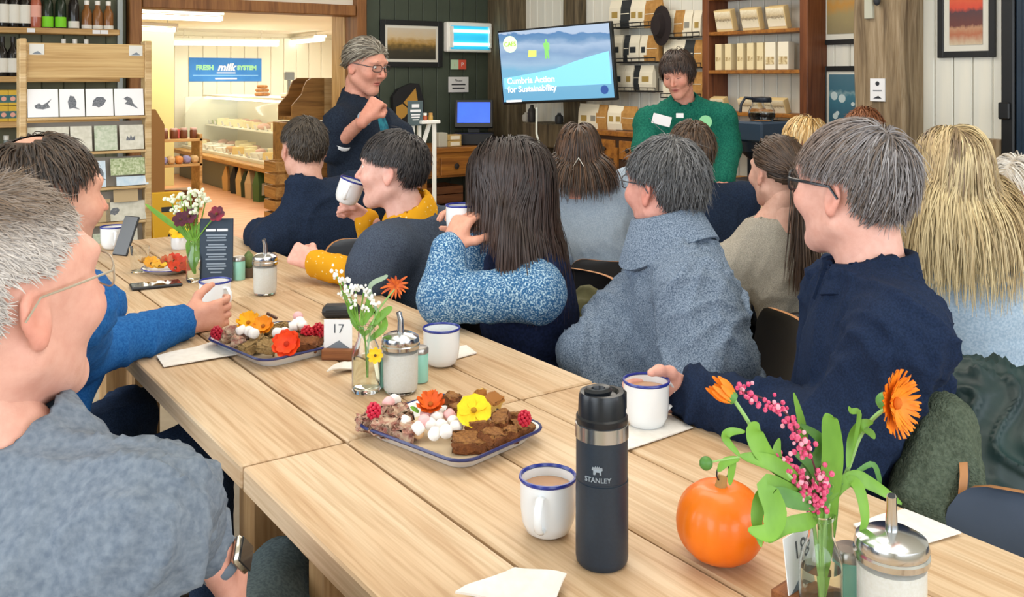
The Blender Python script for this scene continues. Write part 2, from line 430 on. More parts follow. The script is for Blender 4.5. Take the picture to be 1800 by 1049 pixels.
# ================================================================= SCULPTING WITH DISTANCE FIELDS
class Vol:
    def __init__(s, lo, hi, h):
        s.ax = [np.arange(lo[i], hi[i] + h, h, dtype=np.float32) for i in range(3)]
        s.F = np.full([len(a) for a in s.ax], 1.0, np.float32)
    def _win(s, lo, hi):
        sl = tuple(slice(max(int(np.searchsorted(a, lo[i])) - 1, 0), min(int(np.searchsorted(a, hi[i])) + 1, len(a))) for i, a in enumerate(s.ax))
        if any(q.stop - q.start < 1 for q in sl): return None, None
        return sl, np.meshgrid(*[a[q] for a, q in zip(s.ax, sl)], indexing='ij', sparse=True)
    def _mix(s, sl, d, k, sub):
        a = s.F[sl]
        if sub:
            h = np.maximum(k - np.abs(a + d), 0) / k; s.F[sl] = np.maximum(a, -d) + h * h * k * .25
        else:
            h = np.maximum(k - np.abs(a - d), 0) / k; s.F[sl] = np.minimum(a, d) - h * h * k * .25
    def cone(s, a, b, ra, rb=None, k=.02, sub=False, inf=0):
        a = np.asarray(a, float); b = np.asarray(b, float); rb = ra if rb is None else rb; ra += inf; rb += inf
        m = max(ra, rb) + k + .03; sl, g = s._win(np.minimum(a, b) - m, np.maximum(a, b) + m)
        if sl is None: return s
        ab = b - a; L = max(float(ab @ ab), 1e-9)
        t = np.clip(((g[0] - a[0]) * ab[0] + (g[1] - a[1]) * ab[1] + (g[2] - a[2]) * ab[2]) / L, 0, 1)
        d = np.sqrt((g[0] - a[0] - t * ab[0]) ** 2 + (g[1] - a[1] - t * ab[1]) ** 2 + (g[2] - a[2] - t * ab[2]) ** 2) - (ra + (rb - ra) * t)
        s._mix(sl, d, k, sub); return s
    def ell(s, c, r, R=None, k=.02, sub=False, inf=0):
        c = np.asarray(c, float); r = np.asarray(r, float) + inf; m = r.max() + k + .03
        sl, g = s._win(c - m, c + m)
        if sl is None: return s
        x, y, z = g[0] - c[0], g[1] - c[1], g[2] - c[2]
        if R is not None:    # rows of R are the ellipsoid's axes
            x, y, z = (R[i][0] * x + R[i][1] * y + R[i][2] * z for i in range(3))
        k0 = np.sqrt((x / r[0]) ** 2 + (y / r[1]) ** 2 + (z / r[2]) ** 2); k1 = np.sqrt((x / r[0] ** 2) ** 2 + (y / r[1] ** 2) ** 2 + (z / r[2] ** 2) ** 2) + 1e-6
        s._mix(sl, k0 * (k0 - 1) / k1, k, sub); return s
    def mesh(s):
        F = s.F; F = np.pad(F, 1, constant_values=1.0); ax = [np.concatenate([[a[0] - (a[1] - a[0])], a, [a[-1] + (a[1] - a[0])]]) for a in s.ax]
        I = F < 0; n = np.array(F.shape) - 1
        cnt = np.zeros(n, np.int8)
        cs = [(i, j, k) for i in (0, 1) for j in (0, 1) for k in (0, 1)]
        sub = lambda A, o: A[o[0]:o[0] + n[0], o[1]:o[1] + n[1], o[2]:o[2] + n[2]]
        for o in cs: cnt += sub(I, o)
        act = np.argwhere((cnt > 0) & (cnt < 8)); idx = np.full(n, -1, np.int64); idx[tuple(act.T)] = np.arange(len(act))
        val = {o: F[act[:, 0] + o[0], act[:, 1] + o[1], act[:, 2] + o[2]] for o in cs}
        acc = np.zeros((len(act), 3)); num = np.zeros(len(act))
        for o in cs:
            for a in range(3):
                if o[a]: continue
                p = list(o); p[a] = 1; p = tuple(p); va, vb = val[o], val[p]
                x = (va < 0) != (vb < 0); t = np.where(x, va / np.where(x, va - vb, 1), 0)
                for c in range(3): acc[:, c] += np.where(x, (t if c == a else o[c]), 0)
                num += x
        acc /= num[:, None]
        pos = np.stack([ax[c][act[:, c]] + acc[:, c] * (ax[c][1] - ax[c][0]) for c in range(3)], 1)
        faces = []
        for a in range(3):
            b, c = (a + 1) % 3, (a + 2) % 3
            s0 = [slice(None)] * 3; s1 = [slice(None)] * 3; s0[a] = slice(0, -1); s1[a] = slice(1, None)
            e = I[tuple(s0)] != I[tuple(s1)]
            q = np.argwhere(e); q = q[(q[:, b] > 0) & (q[:, c] > 0) & (q[:, b] < n[b]) & (q[:, c] < n[c])]
            ins = I[tuple(q.T)]
            def at(db, dc):
                w = q.copy(); w[:, b] += db; w[:, c] += dc; return idx[tuple(w.T)]
            fq = np.stack([at(-1, -1), at(0, -1), at(0, 0), at(-1, 0)], 1); fq[~ins] = fq[~ins][:, ::-1]; faces.append(fq)
        f = np.concatenate(faces); f = f[(f >= 0).all(1)]
        return pos, f
def vnormals(v, f):
    n = np.cross(v[f[:, 2]] - v[f[:, 0]], v[f[:, 3]] - v[f[:, 1]]); out = np.zeros_like(v)
    for i in range(4): np.add.at(out, f[:, i], n)
    return out / (np.linalg.norm(out, axis=1, keepdims=True) + 1e-12)
def folds(v, seed, fr=(28, 28, 12)):
    """soft cloth creases: warped ridges whose strength comes and goes"""
    r = np.random.RandomState(seed); out = np.zeros(len(v)); p = v * np.array(fr)
    w = np.stack([np.sin(v @ r.uniform(-14, 14, 3) + r.uniform(0, 6)) + .5 * np.sin(v @ r.uniform(-30, 30, 3) + r.uniform(0, 6)) for _ in range(3)], 1) * 1.1
    for i in range(6):
        k = r.normal(size=3); k /= np.linalg.norm(k); ph = r.uniform(0, 6)
        rid = (1 - np.abs(np.sin((p + w) @ k * (.8 + .35 * i) + ph))) ** 3
        msk = .5 + .5 * np.sin(v @ r.uniform(-16, 16, 3) + r.uniform(0, 6)); out += rid * msk * (1.3 if i < 3 else .8)
    return out - .6
def norm(a): a = np.asarray(a, float); return a / (np.linalg.norm(a) + 1e-12)
def lerp(a, b, t): return np.asarray(a) * (1 - t) + np.asarray(b) * t

# ----------------------------------------------------------------- head and hands, made once and posed
HEADS = {}
def head_mesh(kind):
    if kind in HEADS: return HEADS[kind]
    fem = kind[0] == 'f'
    s = Vol((-.13, -.1, -.2), (.145, .1, .15), .0065 if len(kind) > 1 else .0042)
    s.ell((-.012, 0, .036), (.1, .078, .09), k=.02)
    s.ell((.03, 0, .0), (.068, .066, .085), k=.03)
    s.ell((.036, 0, -.06), (.05, .046 if fem else .052, .055), k=.03)
    s.cone((-.005, .055, -.055), (.066, .014, -.103), .019 if fem else .022, .016, k=.03); s.cone((-.005, -.055, -.055), (.066, -.014, -.103), .019 if fem else .022, .016, k=.03)
    s.ell((.074, 0, -.1), (.017, .019, .016), k=.02)
    for l in (1, -1):
        s.ell((.08, l * .03, .037), (.018, .024, .009 if fem else .012), k=.018)       # brow
        s.ell((.07, l * .044, -.022), (.022, .02, .02), k=.03)                           # cheek
        s.ell((.105, l * .031, .016), (.016, .016, .012), k=.012, sub=True)              # socket
        s.ell((.0815, l * .031, .0235), (.013, .0155, .0055), k=.006)                     # upper lid
        s.ell((.0812, l * .031, .0072), (.012, .0145, .0045), k=.006)                     # lower lid
    s.cone((.093, 0, .022), (.119, 0, -.022), .0068, .0092, k=.012)
    for l in (1, -1): s.ell((.102, l * .0105, -.026), (.012, .0065, .0068), k=.008)
    s.ell((.0865, 0, -.057), (.011, .021, .0045), k=.007); s.ell((.085, 0, -.0668), (.011, .018, .0052), k=.006)
    s.ell((.094, 0, -.0618), (.013, .02, .0014), k=.004, sub=True)
    s.ell((.1, 0, -.044), (.009, .004, .01), k=.008, sub=True)
    for l in (1, -1):
        c = V(-.008, l * .08, -.006); ax = norm((.25, l * .9, .05)); up = norm((-.25, 0, 1)); up = norm(up - ax * (up @ ax)); ff = np.cross(up, ax)
        R = [ff, ax, up]
        s.ell(c, (.019, .0075, .031), R, k=.006); s.ell(c + ax * .008 - ff * .002 * l + up * .004, (.011, .006, .019), R, k=.006, sub=True)
        s.ell(c - up * .024 + ff * .004 * l, (.009, .006, .01), R, k=.006)
    s.cone((-.025, 0, -.04), (-.045, 0, -.2), .05 if fem else .056, .052 if fem else .06, k=.03)
    v, f = s.mesh()
    t = np.zeros((len(v), 2))       # lip amount, flush amount
    lip = np.exp(-((v[:, 0] - .093) / .012) ** 2 - (v[:, 1] / .019) ** 2 - ((v[:, 2] + .062) / .0085) ** 2); t[:, 0] = np.clip(lip * 1.6, 0, 1)
    fl = np.exp(-((np.abs(v[:, 1]) - .045) / .018) ** 2 - ((v[:, 2] + .02) / .022) ** 2 - ((v[:, 0] - .075) / .03) ** 2)
    fl += np.exp(-((v[:, 0] - .118) / .012) ** 2 - ((v[:, 2] + .02) / .014) ** 2) + np.clip((np.abs(v[:, 1]) - .077) / .008, 0, 1)
    t[:, 1] = np.clip(fl, 0, 1)
    HEADS[kind] = (v, f, t); return HEADS[kind]
HANDS = {}
def hand_mesh(pose):
    if pose in HANDS: return HANDS[pose]
    cur = {'rest': (14, 22, 16), 'grip': (32, 42, 30), 'fist': (75, 92, 55), 'pinch': (38, 45, 25), 'wrap': (22, 32, 26)}[pose]
    s = Vol((-.1, -.075, -.05), (.2, .085, .12), .005)
    s.cone((-.03, 0, 0), (.0, 0, 0), .026, .025, k=.02)
    for y in (.026, .009, -.009, -.025): s.cone((.0, y * .55, 0), (.083, y, 0), .016, .0125, k=.014)
    for i, y in enumerate((.0285, .0095, -.0095, -.027)):
        p = V(.084, y, 0); L = (.074, .082, .077, .06)[i]; a = 0; r = .0092 - .0006 * (i == 3)
        spread = (.06, .01, -.03, -.09)[i]
        for j, fr in enumerate((.46, .3, .24)):
            a += math.radians(cur[j] * (1 + .06 * i)); q = p + L * fr * norm((math.cos(a), spread * math.cos(a), math.sin(a)))
            s.cone(p, q, r, r - .0009, k=.0045); p = q; r -= .0009
    p = V(.022, .026, .008); th = {'rest': ((.75, .6, .28), (.92, .32, .2), (.97, .15, .15)), 'fist': ((.7, .5, .6), (.75, -.35, .55), (.45, -.8, .35))}.get(pose, ((.6, .62, .5), (.75, .32, .6), (.7, .05, .72)))
    r = .0125
    for dv, L in zip(th, (.042, .032, .026)):
        q = p + norm(dv) * L; s.cone(p, q, r, r - .0018, k=.009); p = q; r -= .0014
    s.ell((.035, .022, .012), (.026, .016, .014), k=.015)
    HANDS[pose] = s.mesh(); return HANDS[pose]
def basis(a, b):        # a = first axis, b = second axis made orthogonal, third = cross
    a = norm(a); b = np.asarray(b, float); b = norm(b - a * (a @ b)); return a, b, np.cross(a, b)

def head_frame(yaw, pitch=0, roll=0):
    f = dirc(yaw); p = math.radians(pitch); up = V(0, 0, 1)
    f2 = f * math.cos(p) + up * math.sin(p); u2 = up * math.cos(p) - f * math.sin(p)
    l = np.cross(u2, f2); r = math.radians(roll)
    l2 = l * math.cos(r) + u2 * math.sin(r); u3 = u2 * math.cos(r) - l * math.sin(r)
    return np.stack([f2, l2, u3])            # rows: forward, left, up
SCALP_C = V(-.01, 0, .034); SCALP_R = V(.1045, .083, .0955)
def hair_mesh(h, Rg):
    """strands grown from the scalp in head space; Rg = gravity in head space"""
    r = np.random.RandomState(h.get('seed', 1)); N = h.get('n', 1400); Mn = h.get('seg', 8)
    q = r.normal(size=(N * 5, 3)); q /= np.linalg.norm(q, axis=1, keepdims=True)
    hl = h.get('line', (.75, .68, -.1))
    def mask(q, slack=0):
        k = q[:, 2] > hl[2] + np.where(q[:, 0] > 0, hl[0] * q[:, 0], hl[1] * q[:, 0]) - slack
        k &= ~((np.abs(q[:, 1]) > .8) & (q[:, 2] < .02 - slack) & (q[:, 0] > -.28))
        if 'bald' in h: c, rad = h['bald']; k &= (q @ norm(c)) < math.cos(rad) + slack * .2
        return k
    q = q[mask(q)][:N]; N = len(q)
    R0 = SCALP_R * h.get('puff', 1.0)
    p = SCALP_C + q * SCALP_R * .985
    L = r.uniform(*h['len'], size=N)
    if 'lenf' in h: L = L * h['lenf'](q)
    off = r.uniform(*h.get('off', (.002, .014)), size=N)
    crown = norm(h.get('crown', (-.35, 0, .93)))
    jit = r.normal(size=(N, 3)) * h.get('jit', .18)
    cl = r.normal(size=(N, 3)); wav = h.get('wave', 0); ph = r.uniform(0, 6.28, N)
    pts = [p.copy()]
    cols = [(SCALP_C, R0), (V(-.036, 0, -.12), V(.064, .062, .13))] + h.get('coll', [])
    cl_c = None
    for j in range(Mn):
        u = (p - SCALP_C) / SCALP_R; nrm = u / (np.linalg.norm(u, axis=1, keepdims=True) + 1e-9)
        if h.get('part') is not None:
            dl = q[:, 1] - h['part']; side = np.clip(dl * 1.5, -1, 1) + np.sign(dl) * np.where(q[:, 0] > -.35, .35, .0)
            fl = np.stack([np.full(N, h.get('back', -.35)), side, np.full(N, -.3)], 1)
        else: fl = nrm - crown
        if 'comb' in h: fl = fl * (1 - h.get('combw', .8)) + np.asarray(h['comb']) * h.get('combw', .8)
        fl = fl - nrm * (fl * nrm).sum(1, keepdims=True) + nrm * h.get('lift', .05)
        fl /= np.linalg.norm(fl, axis=1, keepdims=True) + 1e-9
        g = h.get('grav', .3); gt = np.clip(g + (j / Mn) * h.get('gravup', .4), 0, 1)
        d = fl * (1 - gt) + Rg * gt + jit * (1 + .5 * j / Mn) + wav * np.sin(ph + j * 1.1)[:, None] * np.array([.4, 1, 0])
        if 'gather' in h and j >= h['gather'][1]: d = d * .5 + (np.asarray(h['gather'][0]) - p) * h['gather'][2]
        d /= np.linalg.norm(d, axis=1, keepdims=True) + 1e-9
        p = p + d * (L / Mn)[:, None]
        for ci, (c, rr) in enumerate(cols):
            z = (p - c) / rr; rad = np.linalg.norm(z, axis=1); tgt = 1 + off / np.mean(rr) * min(1, (j + 1) / 2)
            w = rad < tgt; p[w] = c + z[w] / rad[w, None] * tgt[w, None] * rr
        pts.append(p.copy())
    A = np.stack(pts, 1)                       # N, Mn+1, 3
    if 'extra' in h: A = np.concatenate([A, h['extra'](r, Mn)], 0); N = len(A)
    T = np.gradient(A, axis=1); T /= np.linalg.norm(T, axis=2, keepdims=True) + 1e-9
    O = A - (SCALP_C + V(0, 0, -.0)); O[:, :, 2] *= .4; O /= np.linalg.norm(O, axis=2, keepdims=True) + 1e-9
    S_ = np.cross(T, O); S_ /= np.linalg.norm(S_, axis=2, keepdims=True) + 1e-9; U = np.cross(S_, T)
    w = h.get('w', .0022) * r.uniform(.6, 1.3, size=(N, 1)) * (1 - .75 * np.linspace(0, 1, Mn + 1) ** 2.2)[None, :]
    w = w[:, :, None]
    vs = np.stack([A - S_ * w, A + U * w * .8, A + S_ * w], 2).reshape(-1, 3)
    base = (np.arange(N)[:, None] * (Mn + 1) + np.arange(Mn)[None, :]) * 3; b = base.ravel()
    f = np.concatenate([np.stack([b, b + 1, b + 4, b + 3], 1), np.stack([b + 1, b + 2, b + 5, b + 4], 1)])[:, ::-1]
    pal = np.array([lin(c)[:3] for c in h['col']]); pw = np.array(h.get('cw', [1] * len(pal)), float); pw /= pw.sum()
    ci = r.choice(len(pal), N, p=pw); tc = pal[ci] * r.uniform(.85, 1.15, size=(N, 1))
    if h.get('clump'):
        mid_ = A[:, Mn // 2]; cn = r.normal(size=(int(h['clump']), 3)) * .09 + SCALP_C; cc_ = r.choice(len(pal), len(cn), p=pw)
        nn_ = np.argmin(((mid_[:, None, :] - cn[None]) ** 2).sum(2) + r.uniform(0, .0012, size=(N, len(cn))), 1); tc = tc * .35 + pal[cc_[nn_]] * .65 * r.uniform(.9, 1.1, size=(N, 1))
    if 'colf' in h:
        qq = (A[:, 0] - SCALP_C) / SCALP_R; tc = h['colf'](qq, tc, r)
    tint = np.repeat(tc, (Mn + 1) * 3, 0)
    if 'tip' in h:
        m = np.tile(np.repeat(np.linspace(0, 1, Mn + 1), 3), N)[:, None] ** 1.5 * h.get('tipw', .8); tint = tint * (1 - m) + np.array(lin(h['tip'])[:3]) * m
    # scalp cap under the strands
    nu, nv = 40, 24; uu, vv = np.meshgrid(np.linspace(0, 2 * PI, nu, endpoint=False), np.linspace(.02, PI - .02, nv), indexing='ij')
    c = np.stack([np.sin(vv) * np.cos(uu), np.sin(vv) * np.sin(uu), np.cos(vv)], -1)
    i, j = np.meshgrid(np.arange(nu), np.arange(nv - 1), indexing='ij'); i2 = (i + 1) % nu
    fc = np.stack([i * nv + j, i * nv + j + 1, i2 * nv + j + 1, i2 * nv + j], -1).reshape(-1, 4)
    cf = c.reshape(-1, 3); keep = mask(cf[fc].mean(1), -.02); fc = fc[keep]
    capv = SCALP_C + cf * (SCALP_R * .992 + h.get('cap', .001)); mean = (pal * pw[:, None]).sum(0)
    capt = np.repeat(mean[None], len(capv), 0)
    if 'colf' in h: capt = h['colf'](cf, capt, r)
    f = np.concatenate([f, fc + len(vs)]); vs = np.concatenate([vs, capv]); tint = np.concatenate([tint, capt])
    return vs, f, tint
def crop(a, b, nape=.5):      # hair lengths of a short cut: long on top, short over the ears, reaching down the nape
    return lambda q: a + b * np.clip((q[:, 2] - .02) / .75, 0, 1) + nape * np.clip((-q[:, 0] - .25) / .5, 0, 1) * np.clip((.35 - q[:, 2]) / .3, 0, 1)
m_skin = attr_mat('skin', .5, .25, 420, .35, .25)
m_hair = attr_mat('hair', .42, 0, 0, .45)
m_eye = M('eye_white', 'e9e4de', .2); m_iris = M('eye_iris', '3a2c20', .2)
m_lens = M('spectacle_lens', 'f2f4f4', .03, trans=1, ior=1.05)
def person(sp):
    sc = sp.get('sc', 1.0); R = head_frame(*sp['yaw']); hc = np.asarray(sp['head'], float)
    hip = np.asarray(sp['hip'], float); bf = dirc(sp['face']) if 'fvec' not in sp else norm(sp['fvec']); bl = np.cross(V(0, 0, 1), bf)
    near = sp.get('h', .011)
    neck0 = hc + R.T @ V(-.04, 0, -.13) * sc
    nb = sp.get('nb'); nb = np.asarray(nb, float) if nb is not None else neck0 + V(0, 0, -.055) * sc - bf * .012
    spine = norm(nb - hip)
    sl = norm(bl - spine * (bl @ spine)); sf = np.cross(sl, spine); Rb = [sf, sl, spine]
    wd = sp.get('wd', 1.0) * sc; sh = sp.get('sh', .185) * sc; L = np.linalg.norm(nb - hip)
    dp = sp.get('drop', .075) * sc; shL, shR = nb + sl * sh - spine * dp, nb - sl * sh - spine * dp
    if 'shL' in sp: shL = shL + sp['shL']
    if 'shR' in sp: shR = shR + sp['shR']
    arms = []
    for s_, key in ((shL, 'L'), (shR, 'R')):
        a = sp.get(key)
        if a is None:
            sg = 1 if key == 'L' else -1
            e = s_ + V(0, 0, -.27) * sc + bf * .05 + sl * sg * .04; w = hip + bf * .27 + sl * sg * .07 + V(0, 0, .13)
        else: e, w = np.asarray(a[0], float), np.asarray(a[1], float)
        arms.append((s_, e, w, a))
    sg = sp.get('stand')
    kn = []
    for i, s1 in enumerate((1, -1)):
        hj = hip + bl * s1 * .085 * sc
        if sg: k_ = V(hj[0], hj[1], .47) + bf * .03; an = V(hj[0], hj[1], .08)
        else:
            k_ = hip + bf * sp.get('thigh', .43) * sc + bl * s1 * .11 * sc; k_[2] = .53; an = k_ + bf * .02; an[2] = .08
        if 'knees' in sp: k_, an = (np.asarray(z, float) for z in sp['knees'][i])
        kn.append((hj, k_, an))
    allp = [hip, nb, hc] + [x for a in arms for x in a[:3]] + [x for k in kn for x in k]
    base = V(hip[0], hip[1], 0)
    def torso(v, inf, kk=.05, arm=1.0):
        v.ell(lerp(hip, nb, .65), (.108 * wd, .155 * wd, .17 * sc), Rb, k=kk, inf=inf)
        v.ell(lerp(hip, nb, .36), (.108 * wd, .14 * wd, .17 * sc), Rb, k=kk, inf=inf)
        v.ell(hip + spine * .02, (.118 * wd, .165 * wd, .125 * sc), Rb, k=kk, inf=inf)
        for s_ in (shL, shR): v.cone(nb - spine * .012, lerp(nb - spine * .012, s_, arm), .05 * sc, .054 * sc, k=.05, inf=inf)
    # --- body: one skin mesh
    lo = np.min(allp, 0) - .22; hi = np.max(allp, 0) + .2
    v = Vol(lo, hi, max(near, .017)); torso(v, -.012)
    v.cone(neck0 + R.T @ V(0, 0, .05), nb - spine * .03, .052 * sc * sp.get('nk', 1), .06 * sc * sp.get('nk', 1), k=.04)
    for s_, e, w, a in arms: v.cone(s_, e, .045 * sc, .037 * sc, k=.03); v.cone(e, w, .037 * sc, .026 * sc, k=.02)
    for hj, k_, an in kn: v.cone(hj, k_, .07 * sc, .05 * sc, k=.03); v.cone(k_, an, .045 * sc, .03 * sc, k=.02); v.cone(an + V(0, 0, -.03), an + bf * .15 + V(0, 0, -.05), .032, .025, k=.02)
    bv, bff = v.mesh(); skin = np.array(lin(sp.get('skin', 'd9a58e'))[:3])
    lipc = np.array(lin(sp.get('lip', 'b5685f'))[:3]); flc = skin * np.array([1.0, .72, .68])
    hv, hf, ht = head_mesh(sp.get('sex', 'm') + ('' if sp.get('eyes') or near < .011 else '_coarse')); hw = hc + (hv * sc * np.array(sp.get('hsc', (1, 1, 1)))) @ R
    tn = skin * (1 - ht[:, 1:] * .6) + flc * ht[:, 1:] * .6; tn = tn * (1 - ht[:, :1]) + lipc * ht[:, :1]
    VV = [bv, hw]; FF = [bff, hf + len(bv)]; TT = [np.repeat(skin[None], len(bv), 0), tn]; o = len(bv) + len(hw)
    for s_, e, w, a in arms:
        if a is None or len(a) < 3:
            dv = norm(w - e); th = np.cross(V(0, 0, 1), dv); pose = 'rest'; th = bf * .5 + V(0, 0, .3); pn = V(0, 0, -1)
        else: dv, th, pn, pose = a[2]
        d_, n_, _ = basis(dv, pn); t_ = norm(np.asarray(th) - d_ * (d_ @ np.asarray(th)) - n_ * (n_ @ np.asarray(th)))
        gv, gf = hand_mesh(pose); B = np.stack([d_, t_, n_]); gw = w + (gv * sc) @ B
        if np.linalg.det(B) < 0: gf = gf[:, ::-1]
        VV.append(gw); FF.append(gf + o); o += len(gw); gt = skin * V(1, .93, .92); TT.append(np.repeat(gt[None], len(gw), 0))
    root = thing('person', sp['label'], 'person', base)
    meshobj('body', np.concatenate(VV) - base, np.concatenate(FF), m_skin, root, True, tint=np.concatenate(TT))
    # --- clothes
    def garment(name, mat, fn, amp, seed, fr=(26, 26, 14), h=None, lo=lo, hi=hi):
        g = Vol(lo, hi, h or near); fn(g); gv, gf = g.mesh(); n = vnormals(gv, gf)
        gv = gv + n * (amp * folds(gv, seed, fr))[:, None]
        return meshobj(name, gv - base, gf, mat, root, True)
    for ti, top in enumerate(sp['top'] if isinstance(sp['top'], list) else [sp['top']]):
        inf = top.get('inf', .012)
        def ftop(g):
            torso(g, inf, .06, top.get('yoke', 1.0))
            for (s_, e, w, a), cut in zip(arms, top.get('cut', (.93, .93))):
                if cut is None: continue
                ru, re, rw = top.get('arm', (.056, .05, .04))
                if cut > 0:
                    g.cone(s_, e, (ru + inf) * sc, (re + inf) * sc, k=.04)
                    g.cone(e, lerp(e, w, cut), (re + inf) * sc, (rw + inf * .6) * sc, k=.025)
                else: g.cone(s_, lerp(s_, e, 1 + cut), (ru + inf) * sc, (re + inf) * sc, k=.04)   # short sleeve
            ctx = dict(hip=hip, nb=nb, bf=bf, bl=bl, sp=spine, sl=sl, sf=sf, Rb=Rb, arms=arms, hc=hc, R=R, sc=sc)
            if 'fn' in top: top['fn'](g, ctx)
            g.cone(neck0 + R.T @ V(.0, 0, .06), nb + spine * top.get('nz', .02) + sf * top.get('nf', .01), .062 * sc * top.get('nr', 1), .06 * sc * top.get('nr', 1), k=.012, sub=True)
            if 'post' in top: top['post'](g, ctx)
        garment(top.get('name', 'jumper'), top['mat'], ftop, top.get('amp', .004), sp.get('seed', 1) + ti * 7, top.get('fr', (26, 26, 14)))
    if sp.get('bottom') is not None:
        def fb(g):
            g.ell(hip, (.125 * wd, .165 * wd, .12 * sc), Rb, k=.04, inf=.008)
            for hj, k_, an in kn: g.cone(hj, k_, .088 * sc, .066 * sc, k=.03); g.cone(k_, an + V(0, 0, .02), .062 * sc, .05 * sc, k=.02)
        lb = np.min([x for k in kn for x in k] + [hip], 0) - .2; hb = np.max([x for k in kn for x in k] + [hip], 0) + .2
        garment('trousers', sp['bottom'], fb, .005, sp.get('seed', 1) + 50, (20, 20, 20), max(near, .017), lb, hb)
        shoe = M('shoe_leather', '2a2523', .45)
        for hj, k_, an in kn:
            g = Vol(an - .2, an + .25, .018); g.cone(an + V(0, 0, -.035), an + bf * .16 + V(0, 0, -.048), .045, .036, k=.02); g.cone(an, an + V(0, 0, .05), .045, .045, k=.03)
            sv, sf_ = g.mesh(); sv[:, 2] = np.maximum(sv[:, 2], .002); meshobj('shoe', sv - base, sf_, shoe, root, True)
    # --- hair
    for i, h in enumerate(sp.get('hair', [])):
        gl = R @ V(0, 0, -1); hv_, hf_, ht_ = hair_mesh(h, gl)
        meshobj(h.get('name', 'hair'), hc + (hv_ * sc) @ R - base, hf_, m_hair, root, True, tint=ht_)
    def loc(mb): mb.v = [tuple(hc + (np.array(p) * sc) @ R - base) for p in mb.v]; return mb
    if sp.get('eyes'):
        for l in (1, -1):
            mb = MB(); mb.tube([(.089, l * .018, .0125), (.0955, l * .030, .0095), (.087, l * .045, .0115)], [.0012, .002, .001], 6) if sp['eyes'] == 'down' else mb.ell((.0815, l * .031, .0152), (.0125, .0125, .0125), 9); mb.cur = 1
            dwn = sp.get('gaze', 0)
            if sp['eyes'] != 'down': mb.ell((.0815 + .0105 * math.cos(dwn), l * .031, .0152 - .0105 * math.sin(dwn)), (.0035, .0055, .0055), 7)
            loc(mb).build('eyelashes' if sp['eyes'] == 'down' else 'eye', [m_iris, m_iris] if sp['eyes'] == 'down' else [m_eye, m_iris], root)
            mb = MB(); mb.tube([(.094, l * .014, .036), (.0965, l * .028, .041), (.089, l * .044, .038), (.08, l * .052, .033)], [.0022, .0034, .003, .001], 6, flat=.6); loc(mb).build('eyebrow', M('eyebrow_' + sp.get('brow', '4a3a2c'), sp.get('brow', '4a3a2c'), .7), root)
    if 'glasses' in sp:
        G = sp['glasses']; mg = M('spectacle_frame_' + G['c'], G['c'], .3, spec=.6); mb = MB(); rw, rh, rr = G.get('w', .024), G.get('h', .017), G.get('r', .0013)
        rings = []
        for l in (1, -1):
            pts = []
            for i in range(20):
                a = 2 * PI * i / 20; cx, sx = math.cos(a), math.sin(a); e = .62
                y = l * .033 + math.copysign(abs(cx) ** e, cx) * rw; z = .012 + math.copysign(abs(sx) ** e, sx) * rh
                pts.append((.108 - (abs(y) - .02) * .22, y, z))
            mb.tube(pts, rr, 6, True); rings.append(pts)
            mb.tube([(.102, l * .0555, .018), (.085, l * .075, .018), (.03, l * .086, .017), (-.008, l * .0905, .016), (-.026, l * .091, -.004)], [rr * 1.2] * 3 + [rr * 1.1, rr], 6)
        mb.tube([(.112, .0095, .014), (.116, 0, .017), (.112, -.0095, .014)], rr, 6)
        go = loc(mb).build('glasses', mg, root)
        for l, pts in zip((1, -1), rings):
            m2 = MB(); m2.add([(x + .0005, y, z) for x, y, z in pts] + [(x - .0005, y, z) for x, y, z in pts], [tuple(range(20)), tuple(reversed(range(20, 40)))] + [(i, 20 + i, 20 + (i + 1) % 20, (i + 1) % 20) for i in range(20)])
            loc(m2).build('lens', m_lens, go, False)
    return dict(root=root, base=base, hc=hc, R=R, nb=nb, hip=hip, bf=bf, bl=bl, sf=sf, sl=sl, spine=spine, arms=arms, sc=sc)

def collar(q, mat, r0=.066, r1=.095, h=.04, fold=.05, gap=.35, front=.45, up=0, fwd=.005, sy=1.0, wob=.003, seed=1, name='collar'):
    """folded collar swept round the neck; open at the front by +-gap radians"""
    r = random.Random(seed); n = 40; ph = [r.uniform(0, 6) for _ in range(3)]; vs = []; sc = q['sc']; c = q['nb'] + q['spine'] * up + q['sf'] * fwd - q['base']
    ang = np.linspace(gap, 2 * PI - gap, n)
    for a in ang:
        k = front + (1 - front) * (1 - math.cos(a)) / 2; hh = h * k; w = wob * math.sin(3 * a + ph[0]); fo = fold * (1 + .25 * math.sin(2 * a + ph[1]))
        prof = [(r0, -.025), (r0, hh), (r0 + .005, hh + .005), (r0 + .013, hh + .002), (r1 + w, hh - fo), (r1 + w - .006, hh - fo - .004), (r0 + .009, hh - .01), (r0 + .008, -.025)]
        d = q['sf'] * math.cos(a) + q['sl'] * math.sin(a) * sy
        for rr, z in prof: vs.append(tuple(c + (d * rr + q['spine'] * z) * sc))
    m = 8; fs = [(i * m + j, i * m + (j + 1) % m, (i + 1) * m + (j + 1) % m, (i + 1) * m + j) for i in range(n - 1) for j in range(m)]
    if gap > .01: fs += [tuple(range(m - 1, -1, -1)), tuple((n - 1) * m + j for j in range(m))]
    o = meshobj(name, vs, fs, mat, q['root'], True, angle=70)
    import bmesh; bm = bmesh.new(); bm.from_mesh(o.data); bmesh.ops.recalc_face_normals(bm, faces=bm.faces); bm.to_mesh(o.data); bm.free(); return o
